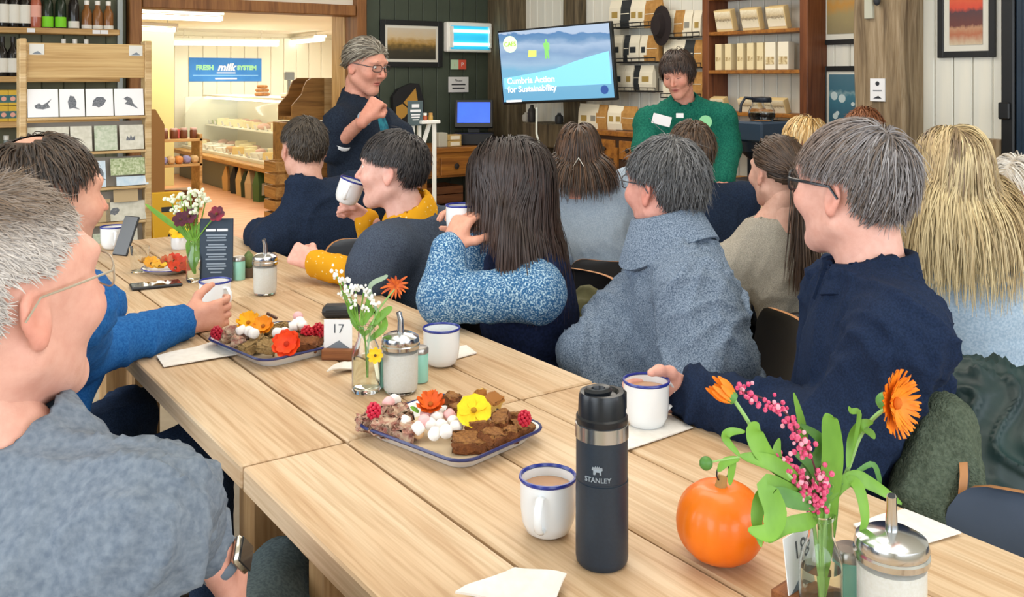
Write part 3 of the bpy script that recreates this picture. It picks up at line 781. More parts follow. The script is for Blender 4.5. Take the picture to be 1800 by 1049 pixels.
# ================================================================= TABLES AND CHAIRS
m_table = wood('pale_table_wood', 'd8bf9f', 'd1b390', 'c29f79', 1, .5, .8, True, .12)
m_tleg = wood('table_leg_wood', 'b08d62', '9a7850', '7d5f3e', 2, .6, 1, False)
TX0, TW = .54, .772
def dining_table(x0, y0, y1, label, seed, w=TW, zt=.75):
    r = random.Random(seed); t = thing('dining_table', label, 'table', (x0 + w / 2, (y0 + y1) / 2, 0), 0, 'long plank tables')
    L = y1 - y0 - .004; pw = w / 4
    pm = None
    for i in range(4):
        mb = MB(); mb.box((0, 0, 0), (pw - .005, L, .042), bev=.0035)
        o = mb.build('plank', m_table, t, False); o.location = (-w / 2 + pw * (i + .5), r.uniform(-.002, .002), zt - .021 - r.uniform(0, .0015))
    for sy in (-1, 1):
        MB().box((0, sy * (L / 2 - .16), zt - .075), (w - .1, .06, .06), bev=.004).build('batten', m_tleg, t, False)
        for sx in (-1, 1): MB().box((sx * (w / 2 - .1), sy * (L / 2 - .16), (zt - .105) / 2), (.07, .07, zt - .105), bev=.006).build('leg', m_tleg, t, False)
    return t
dining_table(TX0, .36, 1.56, 'plank table nearest the lens with black flask and pumpkin', 1)
dining_table(TX0, 1.563, 2.763, 'middle plank table with the number 17 card', 2)
dining_table(TX0, 2.766, 3.97, 'farthest plank table of the row, with the dark menu board', 3)
dining_table(3.35, 1.0, 2.3, 'second-row plank table in front of the blonde long-haired person', 4, .72)
dining_table(3.35, 2.303, 3.6, 'second-row plank table by the person in green fleece', 5, .72)
def chair(x, y, az, label, shell, edge, legm, zb=.83):
    """shell chair; az = direction (radians) the sitter faces"""
    c = thing('shell_chair', label, 'chair', (x, y, 0), az - PI / 2)
    # seat (local +Y forward)
    def curved(w, pts, th, n=9):
        v = []; f = []
        for (y_, z_, cv, ww) in pts:
            for s in (0, 1):
                for i in range(n):
                    u = -1 + 2 * i / (n - 1); v.append((u * ww / 2, y_ + cv * u * u + (th if s else 0) * .0, z_ + (th if s else 0)))
        return v
    def sheet(rows, th, name, mat, parent):
        n = 11; top = []
        for (y_, z_, cv, ww, nx, nz) in rows:
            for i in range(n):
                u = -1 + 2 * i / (n - 1); top.append((u * ww / 2, y_ + cv * u * u, z_, nx, nz))
        k = len(rows); vs = [(a, b_, c_) for a, b_, c_, _, _ in top] + [(a, b_ + nx * th, c_ + nz * th) for a, b_, c_, nx, nz in top]; fs = []
        o = k * n
        for j in range(k - 1):
            for i in range(n - 1):
                a = j * n + i; fs.append((a, a + 1, a + n + 1, a + n)); fs.append((o + a + n, o + a + n + 1, o + a + 1, o + a))
        rim = [i for i in range(n)] + [j * n + n - 1 for j in range(1, k)] + [(k - 1) * n + i for i in range(n - 2, -1, -1)] + [j * n for j in range(k - 2, 0, -1)]
        nf = len(fs)
        for q in range(len(rim)):
            a, b_ = rim[q], rim[(q + 1) % len(rim)]; fs.append((b_, a, o + a, o + b_))
        mi = [0] * nf + [1] * (len(fs) - nf)
        return meshobj(name, vs, fs, mat, parent, True, mi, 50)
    sheet([(.22, .43, 0, .36, 0, -1), (.2, .45, 0, .4, 0, -1), (.05, .44, .0, .43, 0, -1), (-.12, .435, 0, .42, 0, -1), (-.19, .45, .02, .40, .3, -.9)], .014, 'seat', [shell, edge], c)
    sheet([(-.19, .46, .03, .40, -1, 0), (-.215, .56, .05, .43, -1, 0), (-.235, zb - .14, .06, .44, -1, 0), (-.245, zb - .085, .06, .438, -1, 0), (-.248, zb - .05, .06, .425, -1, 0), (-.25, zb - .026, .055, .40, -1, 0), (-.25, zb - .01, .05, .365, -1, 0), (-.25, zb - .002, .045, .32, -1, 0), (-.25, zb, .04, .28, -1, 0)], .013, 'backrest', [shell, edge], c)
    for sx in (-1, 1):
        for sy in (-1, 1): MB().tube([(sx * .14, sy * .13, .44), (sx * .2, sy * .2, 0.006)], [.013, .010], 8).build('leg', legm, c)
    return c
# ================================================================= PEOPLE
def fabric(name, c1, c2, scale=500, bump=.5, rough=.9, mid=(.4, .6), dist=.0012):
    return M(name, c1, rough, 0, c2, scale, bump, scale * 1.3, .15, dist=dist, mid=mid)
def dots(name, base, dot, scale=60, r=.22):
    m, nt, b = newmat(name); b.inputs['Roughness'].default_value = .85; b.inputs['Specular IOR Level'].default_value = .15
    mp = coords(nt); v = nd(nt, 'ShaderNodeTexVoronoi'); v.inputs['Scale'].default_value = scale; nt.links.new(mp.outputs[0], v.inputs['Vector'])
    rp = ramp(nt, [(r - .04, dot), (r + .04, base)]); nt.links.new(v.outputs['Distance'], rp.inputs[0]); nt.links.new(rp.outputs[0], b.inputs['Base Color'])
    return m
f_grey = fabric('greyblue_knit', '626c7a', '7d8691', 130, .5, mid=(.3, .7)); f_blue = fabric('royal_blue_knit', '1f5796', '2c68a8', 200)
f_navy = fabric('navy_fleece', '1b2536', '222e44', 200); f_must = dots('mustard_dotted_cotton', 'd99a1c', 'efd9a0', 62, .16)
f_char = fabric('charcoal_felt', '3a4250', '4a5363', 300); f_speck = fabric('speckled_blue_knit', '2f5f8c', 'b9d3df', 230, .3, mid=(.47, .66))
f_navyv = fabric('navy_gilet', '1b233c', '222c4c', 120, .3); f_tweed = fabric('tweed_greyblue', '4d5c70', '8896a8', 330, .6, mid=(.36, .64))
f_den = fabric('navy_cotton_shirt', '182338', '1e2b45', 300, .4); f_sky = fabric('light_blue_knit', '9ab0c6', 'b2c4d5', 160)
f_beige = fabric('oatmeal_knit', '8f8a80', 'b3ab9e', 330, .7, mid=(.35, .65)); f_pale = fabric('pale_greyblue_knit', 'a3b4c8', 'b8c6d5', 200)
f_green = fabric('green_fleece', '14564a', '1f6a58', 120); f_dark = fabric('dark_trouser_cloth', '22262e', '2a2f39', 200, .3); f_jean = fabric('dark_denim', '1f2c42', '2a3a54', 300, .3)
f_sage = fabric('grey_green_trousers', '4a5558', '5a6668', 200, .3); f_blk = fabric('black_jacket', '1b222e', '232c3a', 150, .3)
PEOPLE = {}
# ---- near-left, grey-haired, grey-blue jumper
def greyfade(q, tc, r):
    top = np.clip((q[:, 2] - .36) / .3, 0, 1)[:, None]; brown = np.array(lin('6f5a48')[:3]); lt = np.array(lin('c2b9b2')[:3])
    mixd = lt * (1 - top) + brown * top; k = r.uniform(.75, 1.25, size=(len(q), 1)); return tc * .15 + mixd * .85 * k
def p1():
    hd = P(-8, 528, .99)
    def collar(g, c): g.cone(c['nb'] + c['sp'] * .012 + c['sf'] * .005, c['nb'] - c['sp'] * .015, .072, .08, k=.025)
    d = person(dict(label='grey-haired person in glasses and grey-blue jumper with wristwatch, nearest on the left', seed=3, sex='m', head=hd, yaw=(30, 4, 0), sc=1.0, hip=V(.02, .97, .52), face=14, nb=P(30, 812, .98), h=.0085, sh=.152, wd=1.02, drop=.042, nk=1.05,
        R=(P(298, 900, 1.12), P(378, 978, 1.21), (P(378, 978, 1.21) - P(298, 900, 1.12) + V(0, 0, -.03), dirc(-20) + V(0, 0, .3), V(0, 0, -1) + dirc(-60), 'rest')), L=(P(-60, 1080, 1.12), P(250, 1080, 1.3)), cut=1,
        knees=[((.42, 1.74, .56), (.5, 1.8, .08)), ((.60, 1.52, .56), (.66, 1.6, .08))],
        skin='e0aa97', top=dict(mat=f_grey, amp=.0085, fr=(32, 32, 24), fn=collar, nz=-.01, inf=.012, cut=(.95, .62), nr=1.02, arm=(.05, .045, .034)), bottom=f_sage,
        glasses=dict(c='a79a86', w=.026, h=.019, r=.0011), eyes=True, brow='8d8378',
        hair=[dict(n=6500, len=(.012, .019), lenf=lambda q: 1 + 1.0 * np.clip((q[:, 2] - .55) / .4, 0, 1) + 1.1 * np.clip((-q[:, 0] - .25) / .5, 0, 1) * np.clip((.2 - q[:, 2]) / .3, 0, 1), w=.0009, off=(.001, .004), jit=.22, lift=.1, grav=.12, gravup=.1, seg=4, col=['a99f98', 'c9c1ba', '7d6a58', 'd8d2cc'], colf=greyfade, comb=(.8, 0, .25), combw=.45, line=(.72, 1.0, -.08), seed=5)]))
    # watch on the right wrist
    w = d['arms'][1][2]; e = d['arms'][1][1]; ax = norm(w - e); wc = w + ax * .004
    up = norm(V(0, 0, .8) - dirc(0) * .7 + dirc(90) * .35); up = norm(up - ax * (up @ ax)); sd = np.cross(ax, up)
    mt = Matrix((Vector(ax), Vector(sd), Vector(up))).transposed().to_4x4(); mt.translation = Vector(wc - d['base'])
    wt = MB(mt); ring = [(0, .029 * math.cos(a), .029 * math.sin(a)) for a in np.linspace(0, 2 * PI, 24, endpoint=False)]
    st = wt.tube(ring, .011, 8, True, flat=.25, up=(1, 0, 0)).build('watch_strap', M('watch_strap_rubber', '6c7785', .5), d['root'])
    wb_ = MB(mt); wb_.box((0, 0, .034), (.042, .036, .011), bev=.0045); o = wb_.build('watch', M('watch_steel', 'b9b2a6', .25, 1), d['root'])
    wc_ = MB(mt); wc_.box((0, 0, .0402), (.036, .031, .0025), bev=.001); wc_.build('watch_glass', M('watch_black_glass', '0d1118', .08), o, False)
    return d
PEOPLE['p1'] = p1()
# ---- second on the left, royal-blue jumper
PEOPLE['p2'] = person(dict(label='dark-haired person with thinning crown in royal-blue jumper holding a mug', seed=4, sex='m', head=P(80, 352, 1.87), yaw=(42, -2, 0), hip=V(.14, 1.93, .52), face=40, h=.011, skin='d9a48d',
    nb=P(55, 500, 1.92), R=(P(140, 622, 2.06), P(322, 566, 2.36), (dirc(62) + V(0, 0, .1), V(0, 0, 1) + dirc(180) * .3, dirc(-20), 'grip')), L=(P(172, 540, 2.36), P(118, 722, 2.06)),
    knees=[((.56, 2.42, .58), (.6, 2.45, .08)), ((.66, 2.14, .58), (.7, 2.2, .08))],
    top=dict(mat=f_blue, amp=.005, cut=(.98, .93), fr=(30, 30, 30)), bottom=f_jean,
    hair=[dict(n=1900, len=(.03, .05), w=.0018, col=['2b211b', '3d3027', '4c3a2c'], bald=((-.3, -.1, .95), .3), crown=(-.3, 0, .95), grav=.15, off=(.001, .007), jit=.12, line=(.75, .72, -.1), seed=8)]))
# ---- navy fleece at the far right of the table
def p3c(g, c): g.cone(c['nb'] + c['sp'] * .05, c['nb'] - c['sp'] * .01, .075, .092, k=.04)
PEOPLE['p3'] = person(dict(label='dark-haired person in navy fleece leaning on the far end of the table', seed=6, sex='m', head=P(534, 263, 3.75), yaw=(-32, 0, 0), hip=V(1.66, 3.5, .52), face=-40, h=.013, skin='dcab98', sh=.2, wd=1.12,
    L=(P(462, 417, 3.72), P(452, 420, 3.98)), top=dict(name='fleece', mat=f_navy, fn=p3c, inf=.02, amp=.006, nz=.0, cut=(1, 1)), bottom=f_dark,
    hair=[dict(n=2400, len=(.03, .05), lenf=crop(.3, .8, .5), w=.0018, col=['2e261e', '3a3027', '453a2e'], grav=.15, off=(.001, .008), jit=.14, seed=9, line=(.75, .9, -.1))]))
# ---- mustard sleeves, charcoal tunic, short dark hair
def scarf(g, c):
    g.cone(c['nb'] + c['sp'] * .03, c['nb'] - c['sp'] * .015 + c['sf'] * .02, .078, .092, k=.03)
def tunic(g, c):
    for s_, e, w, a in c['arms'][:1]: g.cone(s_, lerp(s_, e, .72), .085, .09, k=.06)
PEOPLE['p4'] = person(dict(label='short-haired person in mustard dotted sleeves and charcoal tunic drinking from a mug', seed=7, sex='f', head=P(690, 301, 3.06), yaw=(-82, 2, 0), sc=.98, hip=V(1.56, 2.66, .52), face=-62, h=.012, skin='e3b3a4', eyes=True, brow='3a2f28', nb=P(728, 385, 3.08),
    L=(P(655, 490, 2.9), P(556, 462, 3.02), (dirc(-75) + V(0, 0, .35), V(0, 0, .8) + dirc(180) * .3, dirc(20) + V(0, 0, -.5), 'fist')), R=(P(662, 445, 3.32), P(643, 384, 3.22), (V(0, 0, .5) + dirc(-88) * .8, dirc(180) * .5 + V(0, 0, .6), dirc(-85) * .5 + V(0, 0, -.1) + dirc(180) * .6, 'fist')),
    top=[dict(name='shirt', mat=f_must, fn=scarf, inf=.006, nz=.0, cut=(.95, .95), amp=.004, arm=(.056, .048, .04)), dict(name='tunic', mat=f_char, inf=.02, cut=(-.25, -.4), fn=tunic, nz=-.03, nr=1.45, amp=.003)], bottom=f_dark,
    hair=[dict(n=2800, len=(.05, .075), lenf=crop(.3, .8, .45), w=.0018, col=['231f20', '2e2a2b', '3a3433'], crown=(-.45, 0, .88), grav=.2, gravup=.2, off=(.002, .012), jit=.09, comb=(.1, 0, -.4), combw=.2, line=(.62, .88, -.12), seed=10)]))
# ---- long dark hair, navy gilet, speckled sleeves
def gilet_back(g, c): pass
narrow = [(V(-.02, 0, -.31), V(.10, .13, .11)), (V(.0, 0, -.42), V(.115, .12, .18))]
longcoll = [(V(-.035, 0, -.14), V(.066, .068, .14)), (V(-.02, 0, -.31), V(.11, .18, .11)), (V(.0, 0, -.42), V(.125, .17, .18))]
PEOPLE['p5'] = person(dict(label='person with long straight dark hair, navy gilet and speckled blue sleeves holding a mug', seed=8, sex='f', head=P(893, 326, 2.6), yaw=(-62, 0, 0), hip=V(1.6, 2.18, .52), face=-98, h=.0105, skin='d9a48c', nb=P(922, 424, 2.62), sh=.185,
    L=(P(778, 524, 2.46), P(788, 436, 2.5), (V(0, 0, .8) + dirc(70) * .45 + dirc(0) * .25, dirc(180) * .5 + dirc(90) * .6 + V(0, 0, .35), dirc(45), 'grip')), R=(P(850, 505, 2.8), P(842, 420, 2.72), (V(0, 0, .75) + dirc(-80) * .55, dirc(-60), dirc(-60) + dirc(180) * .6, 'grip')),
    top=[dict(name='jumper', mat=f_speck, inf=.01, amp=.003, cut=(.96, .96), arm=(.06, .055, .042)), dict(name='gilet', mat=f_navyv, inf=.02, cut=(None, None), yoke=.55, nz=.0, amp=.004)], bottom=f_dark,
    hair=[dict(n=4500, len=(.28, .36), lenf=lambda q: np.where((q[:, 1] > .0) & (q[:, 0] > -.62), .58, 1.0) * np.where(q[:, 0] > .1, 1.25, 1.0), seg=12, w=.0017, clump=40, col=['1d1818', '241d1c', '2c2322'], tip='6b4a38', tipw=.5, part=0.0, back=-.3, grav=.45, gravup=.8, off=(.003, .02), jit=.035, puff=1.03, coll=longcoll, line=(.7, .75, -.2), seed=11)]))
# ---- grey hair and glasses, tweed poncho
def poncho(g, c):
    nb, sp, sf, sl = c['nb'], c['sp'], c['sf'], c['sl']
    g.cone(nb - sp * .01 + sf * .012, nb - sp * .04 + sf * .02, .08, .1, k=.02)
    for (s_, e, w, a), r2 in zip(c['arms'], (.085, .05)):
        g.cone(s_, e, .06, r2, k=.06); g.cone(lerp(s_, e, .5) , c['hip'] + (e - c['hip']) * .6, .05, r2, k=.1); g.cone(e, lerp(e, w, .75), r2 * .9, .055, k=.04)
def ponchofold(g, c):
    nb, sp, sf, sl = c['nb'], c['sp'], c['sf'], c['sl']
    for a in np.linspace(-PI, PI, 15)[:-1]:
        d0 = sf * math.cos(a) + sl * math.sin(a); d1 = sf * math.cos(a + .45) + sl * math.sin(a + .45)
        g.cone(nb + sf * .012 + d0 * .092 + sp * (.005 - .02 * math.cos(a)), nb + sf * .012 + d1 * .092 + sp * (.005 - .02 * math.cos(a + .45)), .02, .02, k=.012)
PEOPLE['p6'] = person(dict(label='person with thick grey hair in a grey-blue tweed poncho with wide collar', seed=9, sex='m', head=P(1170, 331, 2.42), yaw=(-38, 0, 0), hip=V(1.76, 1.66, .52), face=-88, h=.0105, skin='e2a494', nb=P(1186, 424, 2.40), drop=.1, sh=.19, wd=1.05,
    L=(P(1250, 632, 2.12), P(1150, 735, 2.15)), R=(P(1036, 622, 2.4), P(1085, 735, 2.3)), top=dict(name='poncho', mat=f_tweed, fn=poncho, inf=.022, nz=.02, nr=1.06, amp=.011, fr=(30, 30, 9), cut=(.6, .6)), bottom=f_dark,
    glasses=dict(c='3b3f48', r=.0014), eyes=True, brow='6f6a66',
    hair=[dict(n=4200, len=(.055, .085), lenf=crop(.4, .65, .5), w=.0013, col=['454547', '5a5a5c', '707073', '38383a'], cw=[3, 3, 1.5, 2], wave=.12, crown=(-.25, .1, .95), grav=.25, gravup=.3, off=(.001, .011), jit=.16, puff=1.0, line=(.7, .98, -.1), seed=12)]))
# ---- grey-brown hair, dark-rimmed glasses, navy cotton shirt
def shirtcollar(g, c):
    nb, sp, sf, sl = c['nb'], c['sp'], c['sf'], c['sl']
    for a in np.linspace(-2.9, 2.9, 13):
        d0 = sf * math.cos(a) + sl * math.sin(a); d1 = sf * math.cos(a + .48) + sl * math.sin(a + .48)
        lift = lambda t: .045 - .05 * max(math.cos(t), 0) ** 2
        g.cone(nb + d0 * .073 + sp * lift(a), nb + d1 * .073 + sp * lift(a + .48), .012, .012, k=.01)
        g.cone(nb + d0 * .08 + sp * (lift(a) - .012), nb + d0 * .10 + sp * (lift(a) - .048), .008, .007, k=.012)
def p7col(q, tc, r):
    br = np.array(lin('6e5a4e')[:3]); k = (np.clip((q[:, 2] - .35) / .3, 0, 1) * np.clip((q[:, 0] + .5) / .8, 0, 1))[:, None] * .75
    return tc * (1 - k) + br * k * r.uniform(.8, 1.25, size=(len(q), 1))
PEOPLE['p7'] = person(dict(label='grey-brown-haired person in dark-rimmed glasses and navy cotton shirt, nearest on the right', seed=10, sex='m', head=P(1500, 336, 1.80), yaw=(-38, 2, 0), sc=1.02, hip=V(1.53, 1.06, .52), face=-84, h=.009, skin='e3b0a0', nb=P(1534, 478, 1.77), sh=.185, wd=1.0,
    L=(P(1485, 772, 1.6), P(1216, 694, 1.825), (dirc(-92), V(0, 0, 1), dirc(180), 'wrap')),
    top=dict(name='shirt', mat=f_den, inf=.016, nz=-.005, nr=1.04, amp=.010, fr=(26, 26, 18), cut=(.95, .95), arm=(.062, .056, .044)), bottom=f_dark,
    glasses=dict(c='22242a', r=.0025, w=.026, h=.019), eyes=True, brow='7a7069',
    hair=[dict(n=4200, len=(.06, .10), lenf=crop(.2, .85, .45), w=.0012, seg=9, colf=p7col, col=['6d6666', '7d7778', '5d5654', '66584f', '8d898a'], crown=(-.5, .15, .85), grav=.18, gravup=.28, off=(.001, .010), jit=.1, puff=1.0, line=(.7, 1.0, -.08), seed=13, comb=(.25, .5, -.3), combw=.25)]))
# ---- long blonde hair, light-blue jumper
PEOPLE['p8'] = person(dict(label='person with long blonde hair and light-blue jumper seen from behind', seed=11, sex='f', head=P(1672, 300, 2.75), yaw=(-6, 0, 0), hip=V(2.7, 1.45, .52), face=-10, h=.012, sh=.2, wd=1.1, nb=P(1692, 412, 2.74),
    top=dict(mat=f_sky, amp=.006, inf=.016), bottom=f_dark,
    hair=[dict(n=4700, len=(.3, .4), seg=12, w=.0017, clump=70, col=['a68f66', 'c2a87c', '8a7452', 'd8c598', '75604a'], cw=[3, 3, 2, 1.5, 1.2], part=.02, back=-.45, grav=.45, gravup=.75, off=(.002, .018), jit=.05, puff=1.02, wave=.06, coll=narrow, line=(.7, .75, -.2), seed=14)]))
# ---- brown ponytail, oatmeal jumper
def tail(r, Mn):
    n = 700; t = np.linspace(0, 1, Mn + 1); A = np.zeros((n, Mn + 1, 3)); o = r.normal(size=(n, 3)) * V(.011, .011, .008)
    L = r.uniform(.3, .43, n); sp = r.normal(size=(n, 2)) * .022
    for j, q in enumerate(t):
        back = .04 * math.sin(min(q * 3, 1) * PI / 2); A[:, j, 0] = -.118 - back - .03 * q + o[:, 0] + sp[:, 0] * q; A[:, j, 1] = .012 + o[:, 1] + sp[:, 1] * q + .01 * q; A[:, j, 2] = .03 + .02 * math.sin(min(q * 4, 1) * PI) - L * q ** 1.15 + o[:, 2]
    return A
PEOPLE['p9'] = person(dict(label='person with a long brown ponytail and oatmeal knitted jumper', seed=12, sex='f', head=P(1366, 305, 3.4), yaw=(-22, 0, 0), hip=V(2.86, 2.2, .52), face=-10, h=.013, sh=.19, nb=P(1352, 392, 3.4), wd=1.05,
    top=dict(mat=f_beige, amp=.005, inf=.014), bottom=f_dark, skin='dcae9b',
    hair=[dict(n=1500, len=(.13, .17), w=.0024, col=['3a2a20', '4a372a', '2c201a'], gather=((-.118, .012, .03), 3, 6), crown=(.6, 0, .8), grav=.0, gravup=.1, off=(.003, .01), jit=.05, line=(.7, .8, -.14), comb=(-1, 0, -.1), combw=.7, seed=15, extra=tail, tip='5c4330', tipw=.5)]))
hb = PEOPLE['p9']; mb = MB(); cpt = hb['hc'] + V(-.125, .012, .032) @ hb['R'] - hb['base']; mb.ell(tuple(cpt), (.022, .022, .014), 8); mb.build('hair_clasp', M('clasp_metal', 'a59a86', .3, 1), hb['root'])
# ---- shoulder-length brown hair with triangular clip, pale jumper
PEOPLE['p10'] = person(dict(label='person with clipped-up brown hair and pale grey-blue jumper seen from behind', seed=13, sex='f', head=P(1017, 268, 4.3), yaw=(4, 0, 0), hip=V(2.9, 3.28, .52), face=8, h=.013, sh=.195, nb=P(1022, 332, 4.3), wd=1.05,
    R=(P(1103, 392, 4.35), P(1110, 380, 4.65)), top=dict(mat=f_pale, amp=.005, inf=.018, arm=(.07, .066, .05)), bottom=f_dark, skin='e0a493',
    hair=[dict(n=1900, len=(.2, .25), seg=10, w=.0027, col=['46301f', '5a3d28', '3a2a20', '2e211b'], part=0, back=-.6, grav=.35, gravup=.6, off=(.003, .02), jit=.06, coll=longcoll, line=(.7, .8, -.2), seed=16)]))
q = PEOPLE['p10']; mb = MB(); L3 = [V(-.150, .0, -.01), V(-.156, .03, -.06), V(-.156, -.03, -.06)]
mb.tube([tuple(q['hc'] + p @ q['R'] - q['base']) for p in L3], .0042, 6, True); mb.build('hair_clip', M('clip_silver', 'd8d4cc', .3, 1), q['root'])
# ---- brown-haired, navy top
PEOPLE['p11'] = person(dict(label='brown-haired person in navy top behind the tweed poncho', seed=14, sex='m', head=P(1214, 268, 4.0), yaw=(-15, 0, 0), hip=V(3.0, 2.7, .52), face=-5, h=.014, top=dict(mat=f_navy, amp=.004), bottom=f_dark,
    hair=[dict(n=1300, len=(.05, .08), w=.0025, col=['4a3626', '5a4330', '38291f'], grav=.25, off=(.003, .014), jit=.12, line=(.7, .82, -.14), seed=17)]))
# ---- far side of the second row
PEOPLE['p12'] = person(dict(label='person with short honey-blonde hair beyond the ponytail', seed=15, sex='f', head=P(1414, 252, 4.95), yaw=(-110, 0, 0), hip=V(4.28, 3.28, .52), face=-125, h=.015, top=dict(mat=f_beige, amp=.004), bottom=f_dark, eyes=True,
    hair=[dict(n=1300, len=(.09, .13), w=.0028, col=['d8b274', 'c59c5f', 'e7cf9f'], grav=.35, off=(.004, .02), jit=.1, puff=1.05, line=(.62, .82, -.2), seed=18)]))
PEOPLE['p13'] = person(dict(label='person with receding auburn hair beside the weathered post', seed=16, sex='m', head=P(1518, 236, 4.7), yaw=(-140, 0, 0), hip=V(4.32, 2.78, .52), face=-125, h=.015, skin='dba38e', top=dict(mat=f_navy, amp=.004), bottom=f_dark, eyes=True,
    hair=[dict(n=1200, len=(.03, .05), w=.0025, col=['8a5334', '744429', '9c6644'], grav=.1, off=(.002, .012), line=(.95, .7, .0), seed=19)]))
PEOPLE['p14'] = person(dict(label='white-haired person in glasses cut off at the right edge', seed=17, sex='f', head=P(1788, 330, 4.0), yaw=(-118, -8, 0), hip=V(4.36, 2.06, .52), face=-125, h=.014, skin='e0a997', top=dict(mat=f_navy, amp=.004), bottom=f_dark, eyes=True, brow='a09890', glasses=dict(c='3a3438', r=.0015),
    hair=[dict(n=1500, len=(.1, .14), w=.0028, col=['d9d2c8', 'c4bbb0', 'e9e4dc', 'b5a895'], part=.1, back=-.2, grav=.35, off=(.004, .022), jit=.08, puff=1.05, line=(.62, .82, -.2), seed=20)]))
# ---- standing speaker
def jacket(g, c):
    nb, sp, sf, sl = c['nb'], c['sp'], c['sf'], c['sl']; g.cone(nb + sp * .06 - sf * .03, nb - sf * .02, .07, .085, k=.03)
    for s1 in (1, -1): g.cone(nb + sp * .05 + sl * .05 * s1, nb - sp * .16 + sl * .075 * s1 + sf * .1, .022, .028, k=.03)
    g.cone(c['hip'] + sp * .05, c['hip'] - sp * .12, .15, .165, k=.06)
def opening(g, c):
    nb, sp, sf, sl = c['nb'], c['sp'], c['sf'], c['sl']
    g.cone(nb + sp * .02 + sf * .12, c['hip'] + sf * .17, .05, .06, k=.02, sub=True)
tee = fabric('teal_print_top', '23546a', '2f7a8a', 40)
PEOPLE['p15'] = person(dict(label='standing speaker in glasses and open dark jacket with one forearm raised', seed=18, sex='f', stand=True, head=P(642, 117, 4.5), yaw=(124, -12, 0), hip=P(640, 302, 4.52), face=108, h=.013, skin='cf9580', eyes=True, gaze=.5, brow='5a4a3e', nb=P(634, 189, 4.54), glasses=dict(c='2c2526', r=.0018, w=.025, h=.016), sc=1.02, sh=.19,
    R=(P(588, 258, 4.36), P(643, 206, 4.2), (dirc(62) * .6 + V(0, 0, .8), dirc(180), dirc(0) + dirc(90) * .4, 'fist')), L=(P(700, 240, 4.62), P(712, 300, 4.5)),
    top=[dict(name='top', mat=tee, inf=.004, cut=(-.6, -.6)), dict(name='jacket', mat=f_blk, inf=.022, fn=jacket, post=opening, cut=(.9, .16), nz=.0, nr=1.1, amp=.006, nf=.05)], bottom=f_dark,
    hair=[dict(n=1800, len=(.06, .09), w=.0022, col=['6a6052', '857b6c', '4f463b', '9b9384'], comb=(-1, 0, -.05), combw=.75, lift=.02, grav=.1, gravup=.25, off=(.002, .013), jit=.09, line=(.62, .78, -.12), seed=21)]))
# ---- standing helper in green fleece
def fleece(g, c): g.cone(c['nb'] + c['sp'] * .055, c['nb'], .072, .088, k=.03)
PEOPLE['p16'] = person(dict(label='dark-fringed person in green fleece with name badge bending over the second table', seed=19, sex='f', stand=True, head=P(1192, 130, 5.2), yaw=(-152, -22, 4), hip=P(1208, 285, 5.42), face=-172, h=.014, skin='d59a86', eyes='down', gaze=.5, brow='3a2c24', hsc=(1, .95, .97), nb=P(1204, 190, 5.3), sh=.2, wd=1.08,
    L=(P(1278, 262, 5.25), P(1272, 318, 5.02), (dirc(-160) * .7 + V(0, 0, -.4), dirc(-90), V(0, 0, -1), 'pinch')), R=(P(1136, 262, 5.25), P(1150, 318, 5.05)),
    top=dict(name='fleece', mat=f_green, fn=fleece, inf=.022, amp=.005, nz=.0, nf=.02, arm=(.062, .056, .045)), bottom=f_dark,
    hair=[dict(n=2200, len=(.09, .13), lenf=lambda q: np.where(q[:, 0] > .25, .34, 1.0), w=.002, col=['33241c', '432f24', '281c17'], crown=(-.3, 0, .95), grav=.2, gravup=.2, off=(.003, .014), jit=.06, line=(.55, .8, -.14), seed=22)]))

collar(PEOPLE['p7'], f_den, .066, .098, .045, .062, .3, .3, -.005, .004, seed=3)
collar(PEOPLE['p6'], f_tweed, .074, .128, .062, .09, .0, .75, .022, .012, 1.05, .009, 4)
collar(PEOPLE['p3'], f_navy, .066, .085, .055, .04, .3, .7, -.01, .0, seed=5)
collar(PEOPLE['p15'], f_blk, .066, .1, .06, .07, .7, .4, -.01, .0, seed=6)
collar(PEOPLE['p16'], f_green, .066, .082, .055, .04, .35, .5, -.01, .01, seed=7)

q = PEOPLE['p15']; s_, el, wr, _ = q['arms'][1]; ax = norm(wr - el)
def ring(q, c, ax, r, rt, name, mat, flat=1.0):
    u, v = basis(ax, V(0, 0, 1))[1:]; MB().tube([tuple(c + (u * math.cos(t) + v * math.sin(t)) * r - q['base']) for t in np.linspace(0, 2 * PI, 20, endpoint=False)], rt, 7, True).build(name, mat, q['root'])
ring(q, el + ax * .062, ax, .045, .012, 'white_cuff', M('cuff_white', 'd8dade', .7)); ring(q, wr - ax * .012, ax, .029, .006, 'bracelet', M('bracelet_grey', '8f9aa6', .4))
q = PEOPLE['p5']; s_, el, wr, _ = q['arms'][0]; ax = norm(wr - el); ring(q, wr - ax * .012, ax, .031, .009, 'wristband', M('wristband_black', '1c1c20', .5))
# ================================================================= THINGS ON THE LONG TABLE
ZT = .7505
m_enam = M('white_enamel', 'e9ecee', .18, spec=.6, coat=.3); m_rim = M('blue_enamel_rim', '24328a', .25, spec=.6)
m_steel = M('steel', 'c9ccd0', .18, 1); m_glass = M('clear_glass', 'fbfdfc', .03, trans=1, ior=1.35); m_water = M('water', 'f2f6e6', .02, trans=1, ior=1.12)
m_sugar = M('sugar', 'f4f1e8', .8, c2='faf8f2', scale=300, bump=.3); m_teal = M('pale_teal_tin', '8ec9b8', .35, c2='9ad2c2', scale=20); m_paper = M('napkin_paper', 'e4ded6', .85, c2='ebe6df', scale=60, bump=.2)
m_ink = M('dark_ink', '2b2d33', .6); m_tea = M('milky_tea', 'b98f6d', .25); m_pap2 = M('card_white', 'eceef0', .6); m_block = wood('card_block_wood', '9a6238', '8a5530', '6d4124', 0, .5, 3, False)
